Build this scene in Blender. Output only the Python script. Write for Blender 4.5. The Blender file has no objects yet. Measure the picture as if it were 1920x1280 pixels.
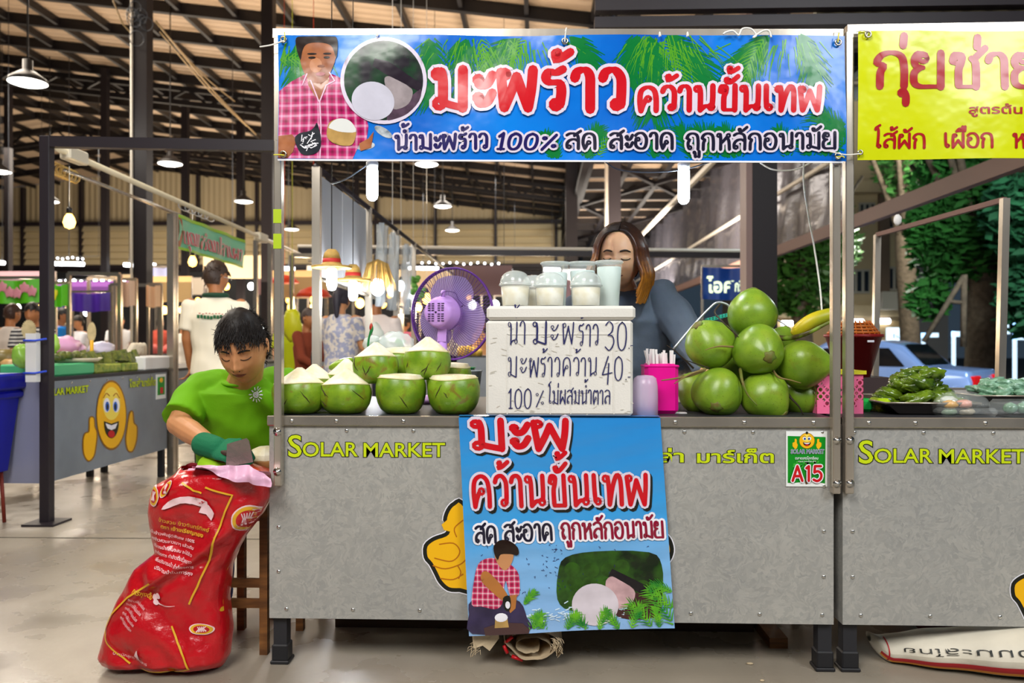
import bpy, bmesh, math, random
from mathutils import Vector, Matrix, noise
SC = bpy.context.scene
COL = SC.collection
random.seed(7)
PI = math.pi
# -- camera
F = 1500.0
TH = math.radians(1.9)
CAM = Vector((0, -2.5, 1.025))
cd = bpy.data.cameras.new('camera'); cam = bpy.data.objects.new('camera', cd); COL.objects.link(cam)
cam.location = CAM; cam.rotation_euler = (PI/2, 0, TH)
cd.sensor_width = 36; cd.lens = F/1920*36; cd.clip_start = .05; cd.clip_end = 300
cd.dof.use_dof = True; cd.dof.focus_distance = 2.6; cd.dof.aperture_fstop = 3.2
SC.camera = cam
# -- world: night sky
w = bpy.data.worlds.new('world'); SC.world = w; w.use_nodes = True
bg = w.node_tree.nodes['Background']; bg.inputs[0].default_value = (.045, .07, .10, 1); bg.inputs[1].default_value = .5
SC.view_settings.view_transform = 'Standard'; SC.view_settings.look = 'None'; SC.view_settings.gamma = 1
SC.view_settings.use_curve_mapping = False; SC.view_settings.exposure = 0.18
def area(loc, size, power, col=(1, 1, 1), aim=None, sizey=None):
 l = bpy.data.lights.new('unseen_area_light', 'AREA'); l.energy = power; l.color = col; l.size = size  # bare area light, no fixture is modelled for it
 if sizey: l.shape = 'RECTANGLE'; l.size_y = sizey
 o = bpy.data.objects.new('unseen_area_light', l); COL.objects.link(o); o.location = loc
 d = (Vector(aim) - Vector(loc)) if aim else Vector((0, 0, -1))
 o.rotation_euler = d.to_track_quat('-Z', 'Y').to_euler(); return o
def point(loc, power, col=(1, 1, 1), r=.05):
 l = bpy.data.lights.new('point_light', 'POINT'); l.energy = power; l.color = col; l.shadow_soft_size = r
 o = bpy.data.objects.new('point_light', l); COL.objects.link(o); o.location = loc; return o
area((-1.6, -4.2, 4.6), 2.2, 260, (1, .97, .92), (-.2, 0, .9))
area((3.4, -4.0, 4.4), 2.2, 190, (.93, .97, 1), (1.0, 0, .9))
area((-3.4, 1.4, 5.4), 1.6, 170, (1, .93, .82), (-3.0, 1.6, 0))
area((-9, 9, 6.2), 5, 900, (1, .86, .70)); area((-14, 22, 6.6), 6, 1100, (1, .88, .72)); area((-3, 20, 5.2), 5, 800, (1, .9, .78))
area((-6, 12, 2.0), 6, 420, (1, .80, .60), (-6, 12, 9)); area((-12, 24, 2.2), 8, 700, (1, .84, .66), (-12, 24, 9))  # unseen upward fills that brighten the roof underside
area((-1, 8, 2.6), 3, 90, (1, .82, .62), (-1, 8, 9)); area((2.4, 13, 2.4), 3, 620, (1, .84, .68), (2.4, 16, 9)); area((2.6, 23, 2.4), 3, 560, (1, .88, .76), (2.6, 25, 9)); area((7.5, 7.5, 5.0), 1.5, 330, (.9, 1, .95), (7.6, 13, 0)); area((12, 20, 7), 4, 700, (1, .97, .85), (11, 30, 3))  # unseen lights added to brighten the side bay roof and the cars
area((9, 6, 7), 3, 260, (.85, .95, 1), (8, 13, 0))  # unseen light added towards the parked cars

# -- helpers
def W(px, py, Y):
 a = (px-960)/F; v = -(py-640)/F
 c, s = math.cos(TH), math.sin(TH)
 t = (Y-CAM.y)/(a*s+c)
 return Vector((t*(a*c-s), Y, CAM.z+t*v))
def WZ(px, py, Z):
 a = (px-960)/F; v = -(py-640)/F
 t = (Z-CAM.z)/v
 c, s = math.cos(TH), math.sin(TH)
 return Vector((t*(a*c-s), CAM.y+t*(a*s+c), Z))
def WX(px, py, X):
 a = (px-960)/F; v = -(py-640)/F; c, s = math.cos(TH), math.sin(TH)
 t = X/(a*c-s)
 return Vector((X, CAM.y+t*(a*s+c), CAM.z+t*v))
def pxs(Y): return (Y-CAM.y)/F
def lin(c):
 if isinstance(c, str):
  c = c.lstrip('#'); c = [int(c[i:i+2], 16)/255 for i in (0, 2, 4)]
  return tuple((x/12.92 if x <= .04045 else ((x+.055)/1.055)**2.4) for x in c)
 return tuple(c)
MATS = {}
def mat(name, col=(.8, .8, .8), rough=.5, metal=0, emit=0, bump=0, bscale=20, var=0, vscale=4, col2=None, trans=0, alpha=1, ior=1.45, spec=.5, coat=0, pos=False, stretch=None, detail=4, emitcol=None, sss=0, ramp=(.35, .65)):
 if name in MATS: return MATS[name]
 m = bpy.data.materials.new(name); m.use_nodes = True; nt = m.node_tree; N = nt.nodes; L = nt.links
 p = N['Principled BSDF']; c = lin(col)
 p.inputs['Base Color'].default_value = (*c, 1); p.inputs['Roughness'].default_value = rough; p.inputs['Metallic'].default_value = metal
 p.inputs['Specular IOR Level'].default_value = spec; p.inputs['IOR'].default_value = ior
 p.inputs['Transmission Weight'].default_value = trans; p.inputs['Alpha'].default_value = alpha; p.inputs['Coat Weight'].default_value = coat
 if sss: p.inputs['Subsurface Weight'].default_value = sss; p.inputs['Subsurface Radius'].default_value = (.01, .004, .002); p.inputs['Subsurface Scale'].default_value = 1
 if emit: p.inputs['Emission Color'].default_value = (*lin(emitcol or col), 1); p.inputs['Emission Strength'].default_value = emit
 if bump or var:
  if pos: vec = N.new('ShaderNodeNewGeometry').outputs['Position']
  else: vec = N.new('ShaderNodeTexCoord').outputs['Object']
  if stretch:
   mp = N.new('ShaderNodeMapping'); mp.inputs['Scale'].default_value = stretch; L.new(vec, mp.inputs['Vector']); vec = mp.outputs[0]
 if var:
  n = N.new('ShaderNodeTexNoise'); n.inputs['Scale'].default_value = vscale; n.inputs['Detail'].default_value = detail; L.new(vec, n.inputs['Vector'])
  r = N.new('ShaderNodeValToRGB'); L.new(n.outputs['Fac'], r.inputs[0]); r.color_ramp.elements[0].position = ramp[0]; r.color_ramp.elements[1].position = ramp[1]
  c2 = lin(col2) if col2 else tuple(x*(1-var) for x in c)
  r.color_ramp.elements[0].color = (*c2, 1); r.color_ramp.elements[1].color = (*c, 1); L.new(r.outputs[0], p.inputs['Base Color'])
 if bump:
  n = N.new('ShaderNodeTexNoise'); n.inputs['Scale'].default_value = bscale; n.inputs['Detail'].default_value = detail; L.new(vec, n.inputs['Vector'])
  b = N.new('ShaderNodeBump'); b.inputs['Strength'].default_value = 1; b.inputs['Distance'].default_value = bump; L.new(n.outputs['Fac'], b.inputs['Height']); L.new(b.outputs[0], p.inputs['Normal'])
 MATS[name] = m; return m
def nodes(m): return m.node_tree.nodes, m.node_tree.links, m.node_tree.nodes['Principled BSDF']

def tag(o, label=None, cat=None, group=None, kind=None):
 if label: o['label'] = label
 if cat: o['category'] = cat
 if group: o['group'] = group
 if kind: o['kind'] = kind
 return o
def empty(name, label, cat, loc=(0, 0, 0), group=None, rz=0):
 o = bpy.data.objects.new(name, None); COL.objects.link(o); o.location = loc; o.rotation_euler = (0, 0, rz); o.empty_display_size = .1
 bpy.context.view_layer.update() if False else None
 return tag(o, label, cat, group)
def rot(o): return Matrix.Translation(o.location) @ o.rotation_euler.to_matrix().to_4x4()
class MB:
 def __init__(s): s.v = []; s.f = []; s.m = []; s.mi = 0; s.sm = []; s.smooth = True
 def add(s, vs, fs, smooth=None):
  b = len(s.v); s.v += [tuple(v) for v in vs]; s.f += [tuple(b+i for i in f) for f in fs]; s.m += [s.mi]*len(fs); s.sm += [s.smooth if smooth is None else smooth]*len(fs)
  return s
 def box(s, lo, hi, M=None, bev=0):
  x0, y0, z0 = lo; x1, y1, z1 = hi
  if bev:
   b = min(bev, abs(x1-x0)/2.01, abs(y1-y0)/2.01, abs(z1-z0)/2.01)
   vs = []; 
   for sx in (0, 1):
    for sy in (0, 1):
     for sz in (0, 1):
      X = x1 if sx else x0; Yc = y1 if sy else y0; Z = z1 if sz else z0
      ix = -b if sx else b; iy = -b if sy else b; iz = -b if sz else b
      vs += [(X, Yc+iy, Z+iz), (X+ix, Yc, Z+iz), (X+ix, Yc+iy, Z)]
   bm = bmesh.new(); bv = [bm.verts.new(v) for v in vs]; r = bmesh.ops.convex_hull(bm, input=bv)
   bm.verts.index_update(); vv = [v.co.copy() for v in bm.verts]; ff = [[q.index for q in f.verts] for f in bm.faces]; bm.free()
   if M: vv = [M @ v for v in vv]
   return s.add(vv, ff, False)
  vs = [Vector(p) for p in ((x0, y0, z0), (x1, y0, z0), (x1, y1, z0), (x0, y1, z0), (x0, y0, z1), (x1, y0, z1), (x1, y1, z1), (x0, y1, z1))]
  if M: vs = [M @ v for v in vs]
  return s.add(vs, [(0, 3, 2, 1), (4, 5, 6, 7), (0, 1, 5, 4), (1, 2, 6, 5), (2, 3, 7, 6), (3, 0, 4, 7)], False)
 def tube(s, pts, r, n=8, caps=True, closed=False):
  pts = [Vector(p) for p in pts]; k = len(pts); rr = r if isinstance(r, (list, tuple)) else [r]*k
  up = None; rings = []
  for i, p in enumerate(pts):
   if closed: d = pts[(i+1) % k]-pts[i-1]
   else: d = pts[min(i+1, k-1)]-pts[max(i-1, 0)]
   if d.length < 1e-9: d = Vector((0, 0, 1))
   d.normalize()
   if up is None: up = d.orthogonal().normalized()
   u = up - d*up.dot(d)
   if u.length < 1e-6: u = d.orthogonal()
   u.normalize(); up = u; w_ = d.cross(u)
   rings.append([p+(u*math.cos(2*PI*j/n)+w_*math.sin(2*PI*j/n))*rr[i] for j in range(n)])
  vs = [v for R in rings for v in R]; fs = []
  for i in range(k if closed else k-1):
   a = i*n; b = ((i+1) % k)*n
   for j in range(n): fs.append((a+j, a+(j+1) % n, b+(j+1) % n, b+j))
  if caps and not closed: fs += [tuple(range(n))[::-1], tuple((k-1)*n+j for j in range(n))]
  return s.add(vs, fs)
 def bar(s, a, b, w1, h=None, up=(0, 0, 1)):
  a = Vector(a); b = Vector(b); h = h or w1; d = (b-a).normalized(); upv = Vector(up)
  if abs(d.dot(upv)) > .99: upv = Vector((0, 1, 0))
  x = d.cross(upv).normalized(); y = x.cross(d)
  vs = []
  for p in (a, b):
   for sx, sy in ((-1, -1), (1, -1), (1, 1), (-1, 1)): vs.append(p+x*sx*w1/2+y*sy*h/2)
  return s.add(vs, [(0, 3, 2, 1), (4, 5, 6, 7), (0, 1, 5, 4), (1, 2, 6, 5), (2, 3, 7, 6), (3, 0, 4, 7)], False)
 def lathe(s, prof, c=(0, 0, 0), n=32, M=None, wob=None):
  vs = []; fs = []; k = len(prof); c = Vector(c)
  for i, (r, z) in enumerate(prof):
   for j in range(n):
    t = 2*PI*j/n; q = r*(wob(t, z) if wob else 1)
    v = Vector((q*math.cos(t), q*math.sin(t), z)); v = (M @ v) if M else v
    vs.append(v+c)
  for i in range(k-1):
   for j in range(n): fs.append((i*n+j, i*n+(j+1) % n, (i+1)*n+(j+1) % n, (i+1)*n+j))
  if prof[0][0] > 1e-5: fs.append(tuple(range(n))[::-1])
  if prof[-1][0] > 1e-5: fs.append(tuple((k-1)*n+j for j in range(n)))
  return s.add(vs, fs)
 def ell(s, c, r, n=16, m=10, M=None, fn=None):
  vs = []; fs = []; c = Vector(c); r = (r, r, r) if not isinstance(r, (tuple, list)) else r
  for i in range(m+1):
   ph = PI*i/m
   for j in range(n):
    t = 2*PI*j/n; d = Vector((math.sin(ph)*math.cos(t), math.sin(ph)*math.sin(t), math.cos(ph)))
    v = Vector((d.x*r[0], d.y*r[1], d.z*r[2]))
    if fn: v = fn(d, v)
    if M: v = M @ v
    vs.append(v+c)
  for i in range(m):
   for j in range(n):
    fs.append((i*n+j, (i+1)*n+j, (i+1)*n+(j+1) % n, i*n+(j+1) % n))
  return s.add(vs, fs)
 def grid(s, nu, nv, fn, wrapu=False):
  vs = [fn(i/nu, j/nv) for j in range(nv+1) for i in range(nu+1)]
  fs = [(j*(nu+1)+i, j*(nu+1)+i+1, (j+1)*(nu+1)+i+1, (j+1)*(nu+1)+i) for j in range(nv) for i in range(nu)]
  return s.add(vs, fs)
 def prism(s, poly, fn0, fn1):
  n = len(poly); vs = [fn0(p) for p in poly]+[fn1(p) for p in poly]
  fs = [tuple(range(n)), tuple(range(2*n-1, n-1, -1))]+[(i, n+i, n+(i+1) % n, (i+1) % n) for i in range(n)]
  return s.add(vs, fs, False)
 def build(s, name, mats, parent=None, clean=False, raw=False):
  me = bpy.data.meshes.new(name)
  org = None
  vs = s.v
  inv = None
  if parent is not None and not raw:
   inv = parent_world(parent).inverted(); vs = [inv @ Vector(v) for v in vs]
  me.from_pydata([tuple(v) for v in vs], [], s.f)
  if not isinstance(mats, (list, tuple)): mats = [mats]
  for m in mats: me.materials.append(m)
  me.polygons.foreach_set('material_index', s.m); me.polygons.foreach_set('use_smooth', s.sm)
  if clean:
   bm = bmesh.new(); bm.from_mesh(me); bmesh.ops.remove_doubles(bm, verts=bm.verts, dist=1e-5); bmesh.ops.recalc_face_normals(bm, faces=bm.faces); bm.to_mesh(me); bm.free()
  me.update(); me.validate()
  o = bpy.data.objects.new(name, me); COL.objects.link(o)
  if parent is not None: o.parent = parent
  return o
def parent_world(o):
 M = Matrix.LocRotScale(o.location, o.rotation_euler, o.scale)
 while o.parent: o = o.parent; M = Matrix.LocRotScale(o.location, o.rotation_euler, o.scale) @ M
 return M
def mb(): return MB()
def copy_tree(o, parent=None):
 c = o.copy(); COL.objects.link(c); c.parent = parent
 for ch in KIDS(o): copy_tree(ch, c)
 return c
def KIDS(o): return [x for x in list(bpy.data.objects) if x.parent == o]
def rotM(rx=0, ry=0, rz=0):
 return (Matrix.Rotation(rz, 3, 'Z') @ Matrix.Rotation(ry, 3, 'Y') @ Matrix.Rotation(rx, 3, 'X'))
def flat(o):
 for p in o.data.polygons: p.use_smooth = False
def inst(name, mesh, parent, loc=(0, 0, 0), rotz=0, rote=None):
 o = bpy.data.objects.new(name, mesh); COL.objects.link(o); o.parent = parent; o.location = loc; o.rotation_euler = rote or (0, 0, rotz); return o
def struct(name, m, mats, parent=None):
 o = m.build(name, mats, parent)
 if parent is None: o['kind'] = 'structure'
 return o
# -- floor
mfloor = mat('polished_concrete', '#9b9284', rough=.28, var=.3, vscale=.8, col2='#857b6c', bump=.0006, bscale=30, pos=True, detail=8, ramp=(.3, .62))
def floor_mat():
 N, L, p = nodes(mfloor)
 g = N.new('ShaderNodeNewGeometry')
 n = N.new('ShaderNodeTexNoise'); n.inputs['Scale'].default_value = 3.1; n.inputs['Detail'].default_value = 6; L.new(g.outputs['Position'], n.inputs['Vector'])
 r = N.new('ShaderNodeMapRange'); r.inputs[1].default_value = .35; r.inputs[2].default_value = .7; r.inputs[3].default_value = .16; r.inputs[4].default_value = .5
 L.new(n.outputs['Fac'], r.inputs[0]); L.new(r.outputs[0], p.inputs['Roughness'])
floor_mat()
m = mb(); m.box((-34, -8, -.2), (4.6, 40, 0)); fl = struct('floor', m, mfloor)
mj = mat('floor_joint', '#5d574c', rough=.8)
for (x0, y0, x1, y1) in ((-9, 1.52, -2.0, 1.60), (-2.0, 1.60, 4.4, 1.6)):
 j = mb(); j.bar((x0, y0, .001), (x1, y1, .001), .008, .003); j.build('floor_joint', mj, fl)
m = mb(); m.box((4.6, -8, -.8), (70, 70, -.45)); struct('ground_outside', m, mat('asphalt', '#3a3a3c', rough=.8, bump=.003, bscale=60, var=.3, vscale=3, pos=True))
# -- roof
XR = -16.6; YB = 32.1; ZR = 8.52; PITCH = .122
def roofz(X): return ZR-PITCH*abs(X-XR)
mdark = mat('dark_steel', '#151215', rough=.45, var=.3, vscale=3, pos=True, spec=.4)
mdark2 = mat('dark_painted_steel', '#272126', rough=.4, spec=.4)
msheet = mat('roof_sheet', '#b8a28a', rough=.4, metal=.0, pos=True)
def ribbed(m, axis, scale, dist=.03, col2=.72):
 N, L, p = nodes(m); g = N.new('ShaderNodeNewGeometry')
 wv = N.new('ShaderNodeTexWave'); wv.wave_type = 'BANDS'; wv.bands_direction = axis; wv.inputs['Scale'].default_value = scale; wv.inputs['Distortion'].default_value = 0
 L.new(g.outputs['Position'], wv.inputs['Vector']); b = N.new('ShaderNodeBump'); b.inputs['Distance'].default_value = dist; L.new(wv.outputs['Fac'], b.inputs['Height']); L.new(b.outputs[0], p.inputs['Normal'])
ribbed(msheet, 'Y', 1.2)
m = mb()
XE = 1.1
for (xa, xb) in ((-36, XR), (XR, XE)):
 za, zb = roofz(xa)+.12, roofz(xb)+.12
 m.add([(xa, -8, za), (xb, -8, zb), (xb, YB, zb), (xa, YB, za), (xa, -8, za+.06), (xb, -8, zb+.06), (xb, YB, zb+.06), (xa, YB, za+.06)],
  [(0, 3, 2, 1), (4, 5, 6, 7), (0, 1, 5, 4), (1, 2, 6, 5), (2, 3, 7, 6), (3, 0, 4, 7)], False)
ceil = struct('ceiling', m, msheet)
pm = mb(); zl = roofz(XR); pm.bar((XR, 0, ZR), (XE, 0, roofz(XE)), .12, .2); pme = None
for i in range(19):
 y = 3.0+i*1.58
 if i == 0: p0 = pm.build('purlin', mdark, ceil); p0.location.y = y; pme = p0.data
 else: inst('purlin', pme, ceil, (0, y, 0))
pm = mb(); pm.bar((XR, 0, ZR), (-36, 0, roofz(-36)), .12, .2); pme = None
for i in range(14):
 y = 9.3+i*1.58
 if i == 0: p0 = pm.build('purlin', mdark, ceil); p0.location.y = y; pme = p0.data
 else: inst('purlin', pme, ceil, (0, y, 0))
rm = mb(); rm.box((-.035, -2, -.06), (.035, YB, .09)); r0 = None
for i in range(30):
 x = -31+i*1.1
 if x > XE: break
 if r0 is None: r0 = rm.build('rafter', mdark, ceil); r0.location = (x, 0, roofz(x)); 
 else: inst('rafter', r0.data, ceil, (x, 0, roofz(x)))
tm = mb()
for y in (16.5,):
 pass
def truss(x0, x1, y, zf, dep=.55):
 t = mb(); n = int(abs(x1-x0)/1.1)
 t.bar((x0, y, zf(x0)-.2), (x1, y, zf(x1)-.2), .12); t.bar((x0, y, zf(x0)-dep-.2), (x1, y, zf(x1)-dep-.2), .12)
 for k in range(n):
  a = x0+(x1-x0)*k/n; b = x0+(x1-x0)*(k+.5)/n; c = x0+(x1-x0)*(k+1)/n
  t.bar((a, y, zf(a)-.2), (b, y, zf(b)-dep-.2), .06); t.bar((b, y, zf(b)-dep-.2), (c, y, zf(c)-.2), .06)
 return t.build('roof_truss', mdark, ceil)
truss(XR, XE, 17.4, roofz, .35); truss(XR, XE, 24.5, roofz, .4); truss(-30, XR, 24.5, roofz, .4)
ZB = 5.0
m = mb(); m.box((XE, -8, ZB+.1), (5.2, 46, ZB+.16)); bay = struct('ceiling_side_bay', m, msheet)
q0 = None
for i in range(26):
 y = 9.0+i*1.5; mm = mb(); mm.box((XE, -.07, -.1), (5.2, .07, .1))
 if q0 is None: q0 = mm.build('purlin', mdark, bay); q0.location = (0, y, ZB)
 else: inst('purlin', q0.data, bay, (0, y, ZB))
for x in (1.15, 2.0, 2.9, 3.8, 4.6):
 mm = mb(); mm.box((x-.06, 5, ZB-.12), (x+.06, 45, ZB+.08)); mm.build('rafter', mdark, bay)
for (ya, yb) in ((10.5, 14), (14, 20), (20, 28)):   # diagonal wind braces
 for k in (0, 1):
  mm = mb(); mm.bar((1.2+3.2*k, ya, ZB-.15), (1.2+3.2*(1-k), yb, ZB-.15), .09); mm.build('brace', mdark, bay)
mm = mb()
mm.bar((1.0, 6, ZB+.9), (1.0, 40, ZB+.9), .14); mm.bar((1.0, 6, ZB-.2), (1.0, 40, ZB-.2), .14)
k = 6
while k < 38:
 mm.bar((1.0, k, ZB-.2), (1.0, k+1, ZB+.9), .07); mm.bar((1.0, k+1, ZB+.9), (1.0, k+2, ZB-.2), .07); k += 2
mm.build('girder', mdark, bay)
# -- back wall
mwall = mat('wall_sheet', '#b5a788', rough=.6, pos=True); ribbed(mwall, 'X', 1.3, .03)
mlouv = mat('louvre_sheet', '#cdbf9c', rough=.55)
m = mb()
m.add([(-36, YB, 0), (XE, YB, 0), (XE, YB, roofz(XE)+.1), (XR, YB, ZR+.1), (-36, YB, roofz(-36)+.1)], [(0, 1, 2, 3, 4)], False)
m.add([(-36, YB+.1, 0), (XE, YB+.1, 0), (XE, YB+.1, roofz(XE)+.1), (XR, YB+.1, ZR+.1), (-36, YB+.1, roofz(-36)+.1)], [(4, 3, 2, 1, 0)], False)
wb = struct('wall_back', m, mwall)
zt, zb_ = 6.05, 4.35
x = -33.0; s0 = None
while x < 0.6:
 for k in range(6):
  z = zb_+.3*k
  if s0 is None:
   mm = mb(); mm.add([(0, 0, 0), (2.5, 0, 0), (2.5, -.2, .0), (0, -.2, 0), (0, 0, .29), (2.5, 0, .29), (2.5, -.02, .29), (0, -.02, .29)], [(0, 1, 5, 4), (3, 7, 6, 2), (0, 3, 2, 1), (4, 5, 6, 7), (0, 4, 7, 3), (1, 2, 6, 5)], False)
   s0 = mm.build('louvre_slat', mlouv, wb); s0.location = (x, YB-.02, z)
  else: inst('louvre_slat', s0.data, wb, (x, YB-.02, z))
 x += 2.6
x = -33.05; g0 = None
while x < 1.2:
 mm = mb(); mm.box((-.06, -.26, 0), (.06, -.02, 8.4))
 if abs(x-XR) < .1 or True:
  h = roofz(x)
  if g0 is None: g0 = mm.build('girt_post', mdark2, wb); g0.location = (x, YB, 0); g0.scale.z = h/8.4
  else: o_ = inst('girt_post', g0.data, wb, (x, YB, 0)); o_.scale.z = h/8.4
 x += 2.6
for z, hh in ((zt+.12, .16), (zb_-.08, .2), (4.15, .1)):
 mm = mb(); mm.box((-33, YB-.3, z-hh/2), (1, YB-.03, z+hh/2)); mm.build('girt_rail', mdark2, wb)
mm = mb(); mm.box((-36, YB-.4, 0), (XE, YB-.05, 4.05)); struct('wall_back_dado', mm, mat('dark_market_wall', '#23262c', rough=.6, var=.4, vscale=.6, pos=True))
# -- columns
mcol = mat('column_steel', '#1e191c', rough=.5, spec=.3)
def column(pxc, wpx, Y, depth=None, label='', ztop=None, pipe=None, name='steel_column', cm=None):
 c = W(pxc, 640, Y); wd = wpx*pxs(Y); zt_ = ztop or (roofz(c.x) if c.x < XE else ZB)
 e = empty(name, label, 'column', (c.x, Y, 0)); 
 mm = mb(); mm.box((c.x-wd/2, Y, 0), (c.x+wd/2, Y+wd, zt_)); mm.build('shaft', cm or mcol, e)
 mm = mb(); mm.box((c.x-wd*.9, Y-wd*.3, 0), (c.x+wd*.9, Y+wd*1.3, .03)); mm.build('base_plate', mdark2, e)
 if pipe:
  mm = mb(); px_, r = pipe; q = W(px_, 640, Y); mm.tube([(q.x, Y-.02, .3), (q.x, Y-.02, zt_-.1)], r, 8); mm.build('conduit', mat('white_pipe', '#d8d2c6', rough=.4), e)
 return e
column(262, 26, 8.5, label='dark steel column standing behind the hanging bare bulb, thin pale conduit on its side', pipe=(248, .018))
column(500, 22, 10.5, label='dark steel column seen just beside the coconut banner')
column(1152, 24, 13.5, label='dark round-edged steel column with a white pipe right above the woman', pipe=(1137, .035))
cb = column(1434, 46, 4.0, label='broad dark steel column behind the stack of whole coconuts')
mm = mb(); q0_ = W(1404, 640, 4.0); mm.box((q0_.x-.02, 4.0, 0), (q0_.x+.03, 4.2, ZB)); mm.build('lit_side_strip', mat('lit_side_brown', '#7a625c', rough=.5), cb)  # brown strip paints the light on the column's left side
column(194, 12, 17, label='slim far column seen left of the pole with the conduit'); column(345, 12, 19, label='slim far column behind the mint green sign'); column(449, 13, 21, label='slim far column below the far hanging lamp')
column(668, 8, 25, label='slim far column behind the sun hat lamps'); column(1072, 22, 18, label='far dark column beside the roof girder above the cups')
column(12, 11, 20, label='far column at the edge behind the green flowered banner')
def beam(name, a, b, w_, h, label, mt=mdark2, cat='beam', conduit=None):
 e = mb(); e.bar(a, b, w_, h); o = e.build(name, mt, None); tag(o, label, cat)
 if conduit:
  c = mb(); dz = conduit; c.tube([(Vector(a)+Vector((0, -.03, dz))), (Vector(b)+Vector((0, -.03, dz)))], .022, 8); c.build('conduit', mat('white_pipe'), o)
 return o
# -- black tarpaulin along the open side
mt = mat('black_tarp', '#5a5962', rough=.24, spec=1, metal=.35, bump=.03, bscale=2.2, pos=True, stretch=(1, .35, 1.2))
m = mb(); XT = 4.05
def ft(u, v):
 y = 8.2+u*31; z = 2.55+v*(ZB-2.55)
 return (XT+.05*math.sin(y*1.9)+.03*math.sin(y*5.1+z*2)+.02*noise.noise((y*2, z*.6, 0)), y, z)
m.grid(220, 16, ft); tp = m.build('tarpaulin_wall', mt); tag(tp, 'shiny black tarpaulin hung along the open side of the hall', 'tarpaulin')
beam('steel_beam', (XT-.15, 3, 2.5), (XT-.15, 40, 2.5), .09, .16, 'brown steel beam running along the foot of the black tarpaulin', mat('brown_beam', '#6b5148', rough=.5))
beam('steel_beam', (XT-.12, 8.2, 3.45), (XT-.12, 40, 3.45), .05, .05, 'pale pipe running along the middle of the black tarpaulin', mat('white_pipe'), 'pipe')
beam('steel_beam', (2.25, 4, 3.35), (2.25, 30, 3.35), .05, .07, 'bright rail running back under the side bay roof', mat('white_pipe'), 'rail')
beam('steel_beam', W(560, 470, 7.5), W(1400, 479, 7.5), .07, .07, 'dark cross beam with a pale pipe behind the woman', mdark2, conduit=.055)
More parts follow.
